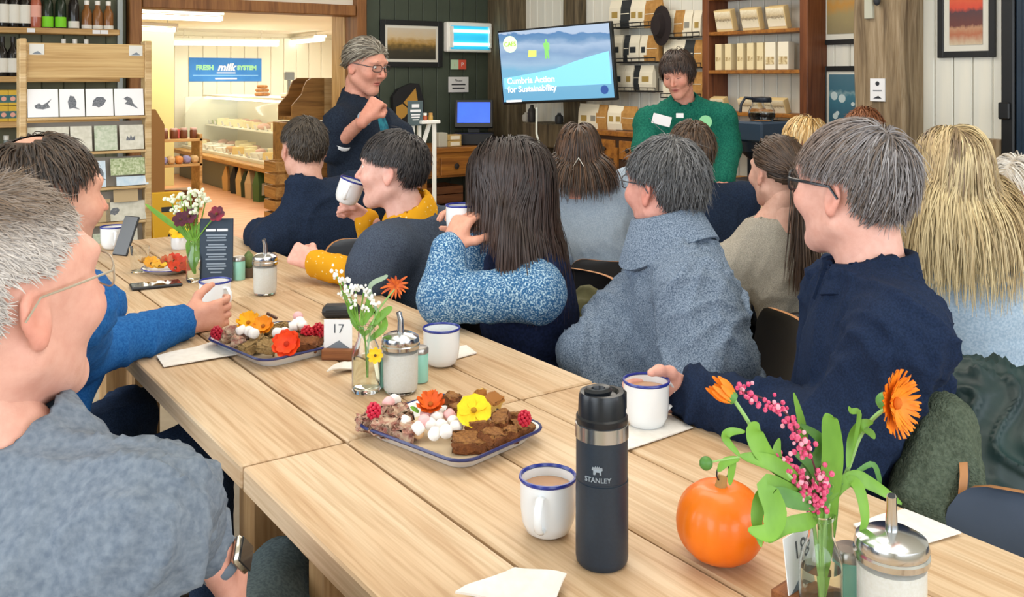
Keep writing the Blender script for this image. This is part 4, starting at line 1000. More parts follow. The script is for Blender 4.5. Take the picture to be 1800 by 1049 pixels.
def mug(loc, az, label, tilt=None, drink=True, r=.040, h=.082):
    t = thing('enamel_mug', label, 'mug', loc, az, 'white enamel mugs with blue rims')
    if tilt is not None: t.rotation_mode = 'QUATERNION'; t.rotation_quaternion = tilt
    pr = [(0, .002), (r * .55, 0), (r * .78, .006), (r * .93, .02), (r * .985, .04), (r, h - .004)]
    MB().lathe(pr + [(r - .0025, h - .004), (r - .004, .03), (r * .8, .012), (0, .009)], 32).build('cup', m_enam, t)
    MB().lathe([(r + .0004, h - .0045), (r + .0016, h - .002), (r + .0008, h + .0008), (r - .0016, h + .001), (r - .0028, h - .0025), (r + .0004, h - .0045)], 32).build('rim', m_rim, t)
    pts = [(r - .003, 0, h * .80), (r + .012, 0, h * .83), (r + .022, 0, h * .70), (r + .024, 0, h * .52), (r + .018, 0, h * .34), (r + .006, 0, h * .25), (r - .006, 0, h * .25)]
    MB().tube(pts, .0058, 8, flat=.55, up=(0, 1, 0)).build('handle', m_enam, t)
    if drink: MB().lathe([(0, h - .02), (r - .0035, h - .02), (r - .0033, h - .016), (0, h - .016)], 28).build('drink', m_tea, t)
    return t
def azd(a):           # room azimuth of a lens-relative direction
    d = dirc(a); return math.atan2(d[1], d[0])
mug(Tz(963, 936, ZT), azd(-165), 'mug of milky tea beside the black flask')
mug(Tz(1136, 748, ZT), azd(60), 'mug in the hand of the person in the navy cotton shirt', r=.0425, h=.086)
mug(Tz(776, 641, ZT), azd(30), 'mug beside the sugar shaker and number 17 card, handle hidden', r=.0415, h=.085, drink=False)
mug(Tz(378, 546, ZT), azd(125), 'mug in the hand of the person in royal blue', r=.043, h=.085)
mug(Tz(199, 437, ZT), azd(150), 'farthest mug, near the card rack at the left', r=.046, h=.085)
q4 = Matrix((Vector(-FWD), Vector(V(0, 0, .34) * -1 + dirc(90) * .94), Vector(V(0, 0, .94) + dirc(90) * .34))).transposed().to_quaternion()
mug(P(606, 357, 3.14), 0, 'mug tilted to the lips of the person in mustard sleeves', q4, False, r=.042)
mug(P(810, 412, 2.6), azd(100), 'mug raised in both hands by the long-dark-haired person', drink=False, r=.041)
# --- flask
fl = thing('travel_flask', 'matte black travel flask with steel band and lid', 'flask', Tz(1058, 986, ZT))
R0 = .0352
mblk = M('matte_navy_black', '1f2a36', .42, c2='222e3b', scale=300); mlid = M('black_plastic_lid', '15191f', .3)
MB().lathe([(0, .001), (R0 - .004, .0), (R0 - .001, .004), (R0, .01), (R0, .112), (R0 - .0012, .1125), (R0 - .0012, .1145), (R0 - .0006, .115), (R0 - .0006, .168)], 48).build('lower_body', mblk, fl)
MB().lathe([(R0 - .0006, .168), (R0 + .0004, .1685), (R0 + .0004, .187), (R0 - .001, .1875)], 48).build('steel_band', M('brushed_steel_band', 'b9bcc0', .22, 1), fl)
lid = MB().lathe([(R0 - .001, .1875), (R0 - .0005, .189), (R0 - .0005, .196), (R0 - .003, .198), (R0 - .004, .222), (R0 - .006, .228), (R0 - .012, .2285), (R0 - .016, .224), (0, .222)], 40).build('lid', mlid, fl)
mt = rotz(azd(-120))
MB().lathe([(.010, .222), (.017, .226), (.0185, .231), (.015, .2345), (.009, .2335), (.007, .228)], 20, mt @ tr(.006, 0, 0) @ Matrix.Diagonal((1.1, .9, 1, 1))).build('drinking_spout', mlid, lid)
MB().box((-(R0 - .006), 0, .212), (.014, .022, .03), mt, .004).build('trigger_button', mlid, lid, False)
def wrap(o, R, az, z):
    for v in o.data.vertices:
        x, y, e = v.co; a = az + x / R; v.co = ((R + e) * math.cos(a), (R + e) * math.sin(a), z + y)
mlogo = M('logo_grey_print', '8d97a0', .5)
wrap(text_mesh('lettering', 'STANLEY', .0088, mlogo, fl, Matrix(), extrude=.0003, bold=.0002), R0, azd(180 + 15), .122)
bear = [(-5, 0), (-5, 5), (-7, 6), (-6, 9), (-3.5, 8.6), (-2.5, 10.5), (-1, 8.8), (0, 10.8), (1, 8.8), (2.5, 10.5), (3.5, 8.4), (5.6, 9.2), (6.4, 6), (4.6, 4.6), (4.8, 0), (2.8, 0), (2.4, 3.2), (-1.4, 3.2), (-2.6, 0)]
lo_ = MB().prism([(x * .0011, y * .0011) for x, y in bear], .0004).build('emblem', mlogo, fl, False); wrap(lo_, R0, azd(180 + 15), .1295)
# --- pumpkin
pk = thing('pumpkin', 'small orange pumpkin with wired stalk', 'pumpkin', Tz(1267, 985, ZT))
vs = []; fs = []; nu, nv = 60, 22
for j in range(nv + 1):
    t = PI * j / nv
    for i in range(nu):
        a = 2 * PI * i / nu; rb = 1 - .035 * abs(math.cos(a * 5.5)) ** 6 * math.sin(t) ** .7
        rr = .060 * math.sin(t) ** .85 * rb; z = .053 - .053 * math.cos(t) * (1 - .12 * math.exp(-(math.sin(t) / .3) ** 2)); vs.append((rr * math.cos(a), rr * math.sin(a), z))
for j in range(nv):
    for i in range(nu): fs.append((j * nu + i, j * nu + (i + 1) % nu, (j + 1) * nu + (i + 1) % nu, (j + 1) * nu + i))
meshobj('flesh', vs, fs, M('pumpkin_skin', 'f07a12', .35, c2='e96a0c', scale=9, stretch=(1, 1, .4), coat=.15), pk, True)
MB().tube([(0, 0, .094), (.001, 0, .104), (.004, 0, .113)], [.010, .0075, .006], 8).build('stalk', M('stalk_tan', 'b08a4f', .7), pk)
MB().tube([(.004 + .012 * math.cos(a), 0, .118 + .012 * math.sin(a)) for a in np.linspace(-1, 4.3, 12)] + [(.016, .01, .106)], .0011, 6).build('wire_loop', M('dark_wire', '3c3a38', .5, .6), pk)
# --- sugar shakers
def shaker(loc, label, az=0, s=1.0):
    t = thing('sugar_shaker', label, 'sugar shaker', loc, az, 'glass sugar shakers')
    n = 36; R_ = .0365 * s; H = .102
    prof = [(.0, .002), (.8, 0), (.93, .004), (1, .02), (1, H - .01), (.93, H)]
    vs = []; fs = []
    for j, (r, z) in enumerate(prof):
        for i in range(n): q = R_ * r * (1 - .03 * (i % 2) * (0 < j < 4)); a = 2 * PI * i / n; vs.append((q * math.cos(a), q * math.sin(a), z))
    for j in range(len(prof) - 1):
        for i in range(n): fs.append((j * n + i, j * n + (i + 1) % n, (j + 1) * n + (i + 1) % n, (j + 1) * n + i))
    meshobj('jar', vs, fs, m_glass, t, True, angle=60)
    MB().lathe([(0, .007), (R_ * .86, .007), (R_ * .9, .02), (R_ * .9, .082), (R_ * .5, .085), (0, .084)], 28).build('sugar', m_sugar, t)
    li = MB().lathe([(R_ * 1.0, H - .012), (R_ * 1.08, H - .011), (R_ * 1.1, H - .004), (R_ * 1.04, H - .002), (R_ * 1.08, H + .004), (R_ * 1.02, H + .012), (R_ * .7, H + .019), (0, H + .021)], 36).build('lid', m_steel, t)
    MB().tube([(0, 0, H + .015), (0, 0, H + .046), (-.004, 0, H + .062)], [.0075, .006, .0055], 14).build('spout', m_steel, li)
    MB().tube([(-.0042, 0, H + .0615), (-.0048, 0, H + .0628)], .0042, 12).build('spout_mouth', m_ink, li)
    return t
shaker(P(1567, 1118, 1.105) * V(1, 1, 0) + V(0, 0, ZT), 'largest sugar shaker, cut by the bottom edge beside the pink flowers', azd(20), 1.06)
shaker(Tz(704, 688, ZT), 'sugar shaker behind the near food tray', azd(100))
shaker(Tz(466, 517, ZT), 'sugar shaker right of the dark menu board', azd(60), .95)
def tin(loc, label):
    t = thing('condiment_tin', label, 'tin', loc, 0, 'pale teal tins')
    MB().lathe([(0, 0), (.0185, 0), (.0195, .002), (.0195, .058), (.0185, .06)], 24).build('can', m_teal, t)
    MB().lathe([(.0185, .06), (.02, .061), (.02, .07), (.0175, .0735), (0, .0745)], 24).build('cap', M('tin_cap_steel', 'a9a39d', .3, .8), t)
tin(P(1494, 1120, 1.165) * V(1, 1, 0) + V(0, 0, ZT), 'pale teal tin touching the largest sugar shaker')
tin(P(676, 680, 2.0) * V(1, 1, 0) + V(0, 0, ZT), 'pale teal tin between the middle flower bottle and sugar shaker')
tin(P(737, 680, 2.03) * V(1, 1, 0) + V(0, 0, ZT), 'pale teal tin between the middle sugar shaker and mug')
tin(Tz(420, 491, ZT), 'pale teal tin beside the dark menu board')
# --- table number holders
def number_card(loc, az, txt, label, lean=.0):
    t = thing('table_number', label, 'table number', loc, az)
    MB().box((0, 0, .012), (.07, .042, .024), bev=.002).build('block', m_block, t, False)
    mt = tr(0, -.004, .018) @ rotx(-lean)
    c = MB(mt).box((0, 0, .034), (.066, .0012, .076)).build('card', m_pap2, t, False)
    f = mt @ tr(0, -.0009, .044) @ facing(0, -1)
    text_mesh('number', txt, .030, M('card_ink_grey', '5a6068', .6), c, f @ tr(0, .006, 0), extrude=.0002)
    MB(mt @ tr(0, -.0008, .012) @ facing(0, -1)).prism([(-.028, -.006), (.028, -.006), (.008, .008), (.003, .012), (-.002, .0095)], .0003).build('mountain_print', M('print_slate', '77808a', .6), c, False)
    return t
def face_cam(a): d = dirc(180 + a); return math.atan2(d[1], d[0]) + PI / 2
number_card(Tz(595, 629, ZT), face_cam(4), '17', 'number 17 card in a wooden block')
number_card(P(1408, 1058, 1.17) * V(1, 1, 0) + V(0, 0, ZT), face_cam(-42), '18', 'number 18 card in a wooden block beside the pumpkin', .12)
# --- menu board
mbd = thing('menu_board', 'dark slate menu board with white print on the far table', 'menu board', Tz(380, 495, ZT), face_cam(-4))
MB().box((0, 0, .1), (.104, .006, .2), rotx(-.05), .0015).build('panel', M('slate_blue_board', '2b3a4a', .5), mbd, False)
fm = rotx(-.05) @ tr(0, -.0034, 0)
for x, w_ in ((-.018, .03), (.018, .034)): MB(fm @ tr(x, 0, .163) @ facing(0, -1)).box((0, 0, 0), (w_, .0075, .0004)).build('heading', m_pap2, mbd, False)
m_chalk = M('menu_grey_print', '8794a2', .6)
for i, z in enumerate((.147, .139, .131, .117, .109, .101, .087, .079, .071, .057, .049, .041, .030)):
    MB(fm @ tr(0, 0, z) @ facing(0, -1)).box((0, 0, 0), ((.066, .058, .062, .05)[i % 4] if i < 12 else .035, .0042, .0004)).build('small_print', m_chalk, mbd, False)
MB().box((0, 0, .005), (.09, .03, .01), bev=.002).build('foot', m_block, mbd, False)
# --- napkins
def napkin(pts, label, z=ZT, lift=0, seed=0):
    r = random.Random(seed); c = [Tz(x, y, z) for x, y in pts]; n = 6; vs = []; cen = sum(c) / 4
    for s in (0, 1):
        for i in range(n + 1):
            for j in range(n + 1):
                u, v = i / n, j / n; p = (c[0] * (1 - u) + c[1] * u) * (1 - v) + (c[3] * (1 - u) + c[2] * u) * v
                e = lift * (max(abs(u - .5), abs(v - .5)) * 2) ** 3 * (.5 + .5 * math.sin(u * 4 + v * 3 + seed)); vs.append(tuple(p - cen + V(0, 0, .0008 + e + (.0022 if s else 0) + .0008 * math.sin(u * 9 + seed) * s)))
    m = (n + 1) ** 2; fs = []
    for i in range(n):
        for j in range(n):
            a = i * (n + 1) + j; fs.append((a, a + n + 1, a + n + 2, a + 1)); fs.append((m + a, m + a + 1, m + a + n + 2, m + a + n + 1))
    rim = [i * (n + 1) for i in range(n + 1)] + [n * (n + 1) + j for j in range(1, n + 1)] + [i * (n + 1) + n for i in range(n - 1, -1, -1)] + [j for j in range(n - 1, 0, -1)]
    for q in range(len(rim)): a, b = rim[q], rim[(q + 1) % len(rim)]; fs.append((a, b, m + b, m + a))
    o = meshobj('paper_napkin', vs, fs, m_paper, None, True, angle=40); o.location = cen
    import bmesh; bm = bmesh.new(); bm.from_mesh(o.data); bmesh.ops.recalc_face_normals(bm, faces=bm.faces); bm.to_mesh(o.data); bm.free()
    return tag(o, label, 'napkin', 'paper napkins on the table')
napkin([(800, 1060), (905, 1000), (996, 1027), (960, 1090)], 'crumpled paper napkin at the bottom edge of the picture', lift=.012, seed=1)
napkin([(1090, 797), (1218, 753), (1172, 730), (1060, 765)], 'paper napkin under the mug of the person in the navy shirt', lift=.001, seed=2)
napkin([(1560, 975), (1690, 940), (1590, 897), (1500, 925)], 'paper napkin behind the largest sugar shaker', lift=.002, seed=3)
napkin([(258, 605), (388, 578), (360, 562), (240, 585)], 'paper napkin beside the hand in the blue sleeve', lift=.002, seed=4)
napkin([(288, 646), (425, 624), (370, 604), (275, 628)], 'paper napkin at the left edge of the middle table', lift=.002, seed=5)
napkin([(775, 640), (838, 622), (820, 609), (775, 615)], 'paper napkin peeping out behind the middle mug', lift=.001, seed=6)
napkin([(574, 664), (640, 650), (640, 632), (606, 640)], 'folded paper napkin left of the middle flower bottle', lift=.014, seed=7)
# --- phones, case
def phone(loc, az, label, tilt=None, mat=None):
    t = thing('mobile_phone', label, 'phone', loc, az)
    m = tr(0, 0, .0045) if tilt is None else tilt
    MB(m).box((0, 0, 0), (.072, .148, .009), bev=.003).build('case', mat or M('phone_case_black', '26282c', .4), t, False)
    MB(m).box((0, 0, .0047), (.066, .142, .001)).build('screen', M('phone_glass', '3a3732', .08), t, False)
    return t
phone(Tz(274, 503, ZT), azd(62) - PI / 2, 'phone lying on the far table in front of the food plate')
phone(Tz(222, 446, ZT), azd(25) - PI / 2, 'phone propped against the farthest mug', tr(0, 0, .066) @ rotx(1.15))
cs = thing('spectacle_case', 'black spectacle case behind the number 17 card', 'case', Tz(600, 556, ZT), azd(85))
MB().box((0, 0, .0165), (.10, .05, .033), bev=.01).build('shell', M('case_black', '2a2d31', .5), cs); MB().tube([(-.05, -.0255, .018), (.05, -.0255, .018)], .0012, 6).build('seam', m_ink, cs)
# --- small cactus, jug, tumbler
cc = thing('potted_cactus', 'small dark green cactus beside the sugar shaker on the far table', 'plant', Tz(437, 487, ZT))
MB().lathe([(0, 0), (.017, 0), (.021, .03), (.019, .031), (0, .029)], 18).build('pot', M('cactus_pot', '5a4a3a', .7), cc)
v = []; f = []; n = 22
for j in range(12):
    t = j / 11
    for i in range(n): a = 2 * PI * i / n; r = .019 * math.sin(.35 + 2.7 * t) * (1 + .14 * math.cos(a * 11)); v.append((r * math.cos(a), r * math.sin(a), .028 + .058 * t))
for j in range(11):
    for i in range(n): f.append((j * n + i, j * n + (i + 1) % n, (j + 1) * n + (i + 1) % n, (j + 1) * n + i))
f.append(tuple(11 * n + i for i in range(n)))
meshobj('cactus_body', v, f, M('cactus_green', '5d7040', .7, c2='6f7f4a', scale=90), cc, True)
jg = thing('enamel_jug', 'white enamel milk jug on the far table behind the food plate', 'jug', Tz(318, 436, ZT), azd(30))
MB().lathe([(0, 0), (.032, 0), (.036, .01), (.036, .035), (.028, .055), (.029, .066), (.027, .066), (.026, .056), (.033, .035), (0, .006)], 26).build('vessel', m_enam, jg)
MB().tube([(.03, 0, .06), (.052, 0, .055), (.054, 0, .03), (.035, 0, .015)], .005, 8).build('handle', m_enam, jg)
MB().tube([(-.024, 0, .058), (-.04, 0, .07)], [.013, .006], 8).build('lip', m_enam, jg)
tm = thing('glass_tumbler', 'empty glass tumbler left of the food plate', 'glass', Tz(245, 478, ZT))
MB().lathe([(0, .001), (.027, .0), (.033, .085), (.031, .085), (.0255, .006), (0, .005)], 26).build('tumbler', m_glass, tm)
# --- enamel trays, plate
def rrect(w, h, r, n=5):
    out = []
    for cx, cy, a0 in ((w / 2 - r, h / 2 - r, 0), (-w / 2 + r, h / 2 - r, PI / 2), (-w / 2 + r, -h / 2 + r, PI), (w / 2 - r, -h / 2 + r, 1.5 * PI)):
        out += [(cx + r * math.cos(a0 + PI / 2 * i / n), cy + r * math.sin(a0 + PI / 2 * i / n)) for i in range(n + 1)]
    return out
def tray(c, rz, label, w=.222, h=.276):
    t = thing('enamel_tray', label, 'tray', c, rz, 'rectangular enamel trays of cake')
    ls = [(w - .05, h - .05, .03, .0012), (w - .045, h - .045, .03, 0), (w - .012, h - .012, .035, .018), (w, h, .038, .0225), (w + .001, h + .001, .038, .0245), (w - .004, h - .004, .036, .0248), (w - .018, h - .018, .033, .019), (w - .05, h - .05, .028, .004)]
    def loft(sel, name, mat, cap):
        vs = []; fs = []
        for (a, b, r, z) in sel: vs += [(x, y, z) for x, y in rrect(a, b, r)]
        n = 24
        for j in range(len(sel) - 1):
            for i in range(n): fs.append((j * n + i, j * n + (i + 1) % n, (j + 1) * n + (i + 1) % n, (j + 1) * n + i))
        if cap: fs.append(tuple((len(sel) - 1) * n + i for i in range(n))); fs.append(tuple(reversed(range(n))))
        return meshobj(name, vs, fs, mat, t, True, angle=50)
    loft(ls, 'pan', m_enam, True)
    rp = [(x, y, .0235) for x, y in rrect(w + .0015, h + .0015, .038)]
    MB().tube(rp, .003, 6, True).build('rim', M('tray_rim_navy', '252c62', .3, spec=.6), t)
    vs = [(x, y, .0052) for x, y in rrect(w - .052, h - .052, .02)]; vs += [(x, y, .0044) for x, y, _ in vs]
    meshobj('parchment', vs, [tuple(range(24)), tuple(reversed(range(24, 48)))] + [(i, 24 + i, 24 + (i + 1) % 24, (i + 1) % 24) for i in range(24)], M('parchment', 'd9c4a4', .8), t)
    return t
tray((.891, 1.464, ZT), math.radians(13.7), 'enamel tray of cakes nearest the lens, with the yellow pansy'); tray((.838, 2.177, ZT), math.radians(9.7), 'enamel tray of cakes on the middle table, with the orange-red bloom')
pl = thing('enamel_plate', 'round enamel plate of fruit and flowers on the far table', 'plate', Tz(295, 478, ZT))
MB().lathe([(0, .001), (.05, 0), (.075, .014), (.082, .0165), (.08, .0185), (.072, .015), (.049, .004), (0, .004)], 36).build('dish', m_enam, pl); MB().tube([(.082 * math.cos(a), .082 * math.sin(a), .0175) for a in np.linspace(0, 2 * PI, 36, endpoint=False)], .0018, 6, True).build('rim', m_rim, pl)
# --- food
ORD = ['first', 'second', 'third', 'fourth', 'fifth', 'sixth', 'seventh', 'eighth', 'ninth', 'tenth']
def ranked(items): o = sorted(range(len(items)), key=lambda i: items[i][0]); return {j: ORD[k] for k, j in enumerate(o)}
rr_ = random.Random(21)
def chunk(name, loc, dims, rot, mats, label, cat, group, rough=.15, seed=0, crust=None):
    r = random.Random(seed); nx = 5; vs = []; fs = []
    mb = MB(); mb.box((0, 0, 0), dims, bev=min(dims) * .16)
    import bmesh
    o = mb.build(name, mats[0], None, True, 35); bm = bmesh.new(); bm.from_mesh(o.data); bmesh.ops.recalc_face_normals(bm, faces=bm.faces)
    bmesh.ops.subdivide_edges(bm, edges=bm.edges, cuts=2, use_grid_fill=True)
    for v in bm.verts:
        k = min(dims) * rough; v.co += Vector((r.uniform(-k, k), r.uniform(-k, k), r.uniform(-k, k)))
    if len(mats) > 1:
        o.data.materials.append(mats[1])
        for f in bm.faces:
            if f.calc_center_median().z > dims[2] * .36: f.material_index = 1
    bm.to_mesh(o.data); bm.free()
    o.location = loc; o.rotation_euler = rot
    return tag(o, label, cat, group)
m_gin = M('ginger_cake', '8a5227', .8, c2='6d3c1b', scale=120, bump=.8, dist=.004); m_gint = M('ginger_cake_top', 'a8743c', .7, c2='7a4a22', scale=150, bump=.8, dist=.004)
m_spon = M('yellow_sponge', 'e8c26c', .85, c2='dcae52', scale=160, bump=.6, dist=.003); m_crust = M('sponge_crust', '9a6228', .8); m_rocky = M('rocky_road', 'cdb59b', .85, c2='a9695c', scale=90, bump=.8, dist=.004)
m_oat = M('oat_flapjack', 'c2a06a', .85, c2='9d7a48', scale=180, bump=1, dist=.005); m_mw = M('marshmallow_white', 'f1ebe6', .8); m_mp = M('marshmallow_pink', 'eeb8b8', .8); m_pop = M('hazelnut_cream', 'e3b98a', .7); m_choc = M('chocolate_dark', '4a2e22', .5, c2='5e3a2a', scale=90)
TRAYS = {'near': (V(.891, 1.464, ZT), math.radians(13.7)), 'middle': (V(.838, 2.177, ZT), math.radians(9.7))}
def ont(px, py, h):      # point above the table seen at this pixel, h above the table top
    return Tz(px, py, ZT + h)
k = 0
GIN = [(826, 778, .02, (.062, .04, .024), -.5, .1), (868, 768, .027, (.055, .035, .024), .4, .25), (893, 761, .024, (.046, .03, .026), 1.2, .1), (880, 742, .036, (.05, .032, .024), .9, -.2), (845, 752, .034, (.05, .03, .022), 2.0, .3), (917, 750, .026, (.046, .03, .018), .2, .3), (905, 735, .032, (.045, .03, .022), 2.3, .2), (793, 702, .03, (.04, .03, .02), .7, .2), (803, 722, .032, (.036, .028, .02), 1.4, .1)]
rg = ranked(GIN)
for px, py, h, dm, az, tl in GIN:
    chunk('cake_slice', ont(px, py, h), dm, (tl, tl * .6, az), [m_gin, m_gint], 'brown ginger cake slice on the near tray, ' + rg[k] + ' from the left', 'cake', 'ginger cake slices on the near tray', .12, k); k += 1
chunk('sponge_slice', ont(862, 710, .034), (.06, .03, .032), (.5, .1, .6), [m_spon, m_crust], 'yellow sponge slice with brown crust behind the yellow pansy', 'cake', None, .06, 40)
chunk('sponge_slice', ont(842, 697, .03), (.04, .02, .02), (.2, .6, 1.4), [m_crust, m_spon], 'small browned sponge corner behind the yellow slice', 'cake', None, .08, 41)
PNK = [(648, 742), (668, 748), (676, 726), (694, 735), (688, 752), (706, 728), (712, 760), (664, 733)]
rp_ = ranked(PNK)
for i, (px, py) in enumerate(PNK):
    chunk('cake_piece', ont(px, py, .022 + .004 * (i % 3)), (.038, .03, .024), (.2 * (i % 3), .15, i * .9), [m_rocky], 'pinkish crumbly cake piece on the near tray, ' + rp_[i] + ' from the left', 'cake', 'pink crumbly cakes on the near tray', .2, 60 + i)
def marsh(px, py, h, pink, lab, grp, s=.011):
    o = MB().lathe([(0, -s * .8), (s * .8, -s * .8), (s, -s * .5), (s, s * .5), (s * .8, s * .8), (0, s * .8)], 12).build('marshmallow', m_mp if pink else m_mw, None, True, 60)
    o.location = ont(px, py, h); o.rotation_euler = (rr_.uniform(0, 3), rr_.uniform(0, 3), 0); tag(o, lab, 'marshmallow', grp)
for i, (px, py) in enumerate([(712, 741), (746, 740), (757, 746), (768, 733), (776, 748), (790, 730), (797, 742), (784, 758), (764, 762), (750, 728), (802, 750), (735, 752), (694, 703), (683, 708), (770, 722)]):
    marsh(px, py, .034 + .006 * (i % 2), i % 4 == 1, ('pink' if i % 4 == 1 else 'white') + ' marshmallow in the pile in the middle of the near tray', ('pink' if i % 4 == 1 else 'white') + ' marshmallows on the near tray')
for i, (px, py) in enumerate([(700, 757), (718, 762), (728, 757), (736, 763), (722, 748)]):
    o = MB().ell((0, 0, 0), (.010, .009, .008), 8).build('nut', m_pop, None); o.location = ont(px, py, .02); tag(o, 'cream-coloured nut at the front of the near tray', 'nut', 'nuts on the near tray')
def rose_ball(px, py, h, col, label, s=.011):
    t = thing('raspberry', label, 'raspberry', ont(px, py, h)); m = M('berry_' + col, col, .45)
    mb = MB()
    for i in range(40):
        z = 1 - 2 * (i + .5) / 40; r = math.sqrt(1 - z * z); a = i * 2.4; mb.ell((r * math.cos(a) * s * .8, r * math.sin(a) * s * .8, z * s), (s * .3,) * 3, 5)
    mb.build('drupelets', m, t); return t
rose_ball(657, 722, .05, 'c8173c', 'raspberry at the left corner of the near tray', .013); rose_ball(922, 735, .055, 'bf1836', 'raspberry at the right corner of the near tray', .012)
rose_ball(381, 586, .03, 'b0142e', 'raspberry at the left corner of the middle tray', .015)
rose_ball(540, 586, .04, 'c41a2c', 'raspberry next to the number 17 card, left of the pair', .016); rose_ball(560, 581, .042, 'b8182a', 'raspberry touching the number 17 card, right of the pair', .016)
def bloom(loc, nrm, R, n, c1, c2, label, layers=2, wide=.9, ruffle=.2, cup=.25, cat='flower', centre='5a3a14', parent=None, name='edible_flower'):
    nrm = Vector(nrm).normalized(); q = nrm.to_track_quat('Z', 'Y').to_matrix().to_4x4()
    t = thing(name, label, cat, loc) if parent is None else parent
    off = Vector((0, 0, 0)) if parent is None else Vector(loc) - parent.location
    m1 = M('petal_' + c1, c1, .6, c2=c2, scale=60)
    for L in range(layers):
        for i in range(n):
            a = 2 * PI * (i + .5 * L) / n; w = wide * PI * R * (1 - .25 * L) / n; ln = R * (1 - .22 * L); vs = []; k = 5
            for j in range(k + 1):
                u = j / k; wd = w * (math.sin(PI * (.12 + .75 * u)) ** .8); z = (cup + .25 * L) * ln * u * u + .002 * L
                for s, e in ((-1, 0), (0, -.08 * w), (1, 0)): vs.append((.08 * R + ln * u, s * wd, z + e + ruffle * ln * .25 * math.sin(7 * u + s * 2 + i * 1.7) * u))
            fs = [(j * 3 + s, j * 3 + s + 1, j * 3 + s + 4, j * 3 + s + 3) for j in range(k) for s in (0, 1)]
            vs2 = vs + [(x, y, z - .0006) for x, y, z in vs]; m = len(vs); fs2 = fs + [tuple(reversed([m + x for x in f])) for f in fs]
            mb = MB(Matrix.Translation(off) @ q @ rotz(a)); mb.add(vs2, fs2); mb.build('petal', m1, t)
    MB(Matrix.Translation(off) @ q).ell((0, 0, .004), (R * .2, R * .2, R * .13), 7).build('flower_centre', M('centre_' + centre, centre, .8), t)
    return t
toc = lambda up=.8: tuple(-FWD * (1 - up) + V(0, 0, up))
bloom(ont(757, 712, .055), toc(.62), .024, 9, 'e2640e', 'd04e08', 'orange marigold bloom at the back of the near tray', 2, .9, .3, .5, centre='a8560c')
bloom(ont(833, 722, .06), toc(.45), .028, 5, 'f6d414', 'f2c40a', 'yellow pansy in the middle of the near tray', 1, 1.1, .25, .05, centre='a87a08')
bloom(ont(437, 568, .055), toc(.55), .026, 8, 'f4b50c', 'eda208', 'yellow marigold bloom at the back of the middle tray', 2, .95, .3, .5, centre='a8660c')
bloom(ont(463, 574, .052), toc(.5), .024, 8, 'f09a12', 'e8860a', 'amber marigold bloom in the middle of the middle tray', 2, .95, .3, .45, centre='9a5a10')
bloom(ont(504, 605, .045), toc(.4), .030, 7, 'f04a10', 'e63a0a', 'orange-red nasturtium bloom at the front of the middle tray', 2, 1.1, .35, .35, centre='b02a08')
lf = MB().prism([(-.018, 0), (-.006, -.009), (.008, -.008), (.02, 0), (.008, .008), (-.006, .009)], .0012).build('salad_leaf', M('leaf_bright', '6fae22', .5), None, False); lf.location = ont(729, 720, .05); lf.rotation_euler = (.6, .2, .9); tag(lf, 'bright green leaf beside the orange bloom on the near tray', 'leaf')
MID = [(402, 590, 0), (420, 600, 0), (416, 583, 0), (440, 612, 1), (452, 602, 1), (470, 608, 1), (484, 598, 1), (455, 590, 1), (475, 585, 1), (490, 580, 1), (520, 600, 2), (540, 604, 2), (552, 598, 2), (500, 578, 1), (430, 590, 0), (524, 586, 2)]
rm_ = {}
for kd in range(3):
    ii = [i for i, q in enumerate(MID) if q[2] == kd]; rk_ = ranked([MID[i] for i in ii])
    for j, i in enumerate(ii): rm_[i] = rk_[j]
for i, (px, py, kind) in enumerate(MID):
    chunk('cake_piece', ont(px, py, .02 + .006 * (i % 3)), (.045, .034, .024), (.2 * (i % 3), .15, i * 1.1), [[m_rocky, m_oat, m_gin][kind]], ['pale crumbly cake piece', 'oat flapjack piece', 'brown cake piece'][kind] + ' on the middle tray, ' + rm_[i] + ' from the left', 'cake', ['pale cakes on the middle tray', 'flapjacks on the middle tray', 'brown cakes on the middle tray'][kind], .16, 100 + i)
for i, (px, py) in enumerate([(424, 580), (446, 586), (488, 585), (500, 585), (520, 570), (527, 566), (532, 572), (524, 556), (438, 582), (515, 574)]):
    marsh(px, py, .05, i == 7, 'pink marshmallow topping the heap on the middle tray' if i == 7 else 'white marshmallow in the heap on the middle tray', None if i == 7 else 'white marshmallows on the middle tray', .012)
sk = MB().box((0, 0, 0), (.03, .008, .006), bev=.001).build('chocolate_stick', m_choc, None, False); sk.location = ont(478, 555, .055); sk.rotation_euler = (0, .5, -.6); tag(sk, 'dark chocolate stick at the back of the middle tray', 'chocolate')
for i, (px, py, c1, c2) in enumerate([(266, 464, 'e8a92a', 'd8922a'), (280, 470, 'e6b93a', 'd9a22a'), (292, 462, 'c46a3a', 'a8522e'), (305, 458, 'd8421e', 'c23216'), (308, 472, 'e24a22', 'cc3818'), (320, 464, 'd04422', 'b83618'), (258, 460, 'd9a05a', 'c48a44'), (330, 470, 'c24a2a', 'a83a1e')]):
    bloom(ont(px, py, .03 + .005 * (i % 2)), (rr_.uniform(-.4, .4) - .3, rr_.uniform(-.4, .4) - .4, .8), .024, 6, c1, c2, ['yellow edible bloom', 'pale gold edible bloom', 'rust edible bloom', 'scarlet edible bloom', 'bright red edible bloom', 'crimson-orange edible bloom', 'tan edible bloom', 'brick-red edible bloom'][i] + ' heaped on the round plate on the far table', 1, 1.0, .4, .5)
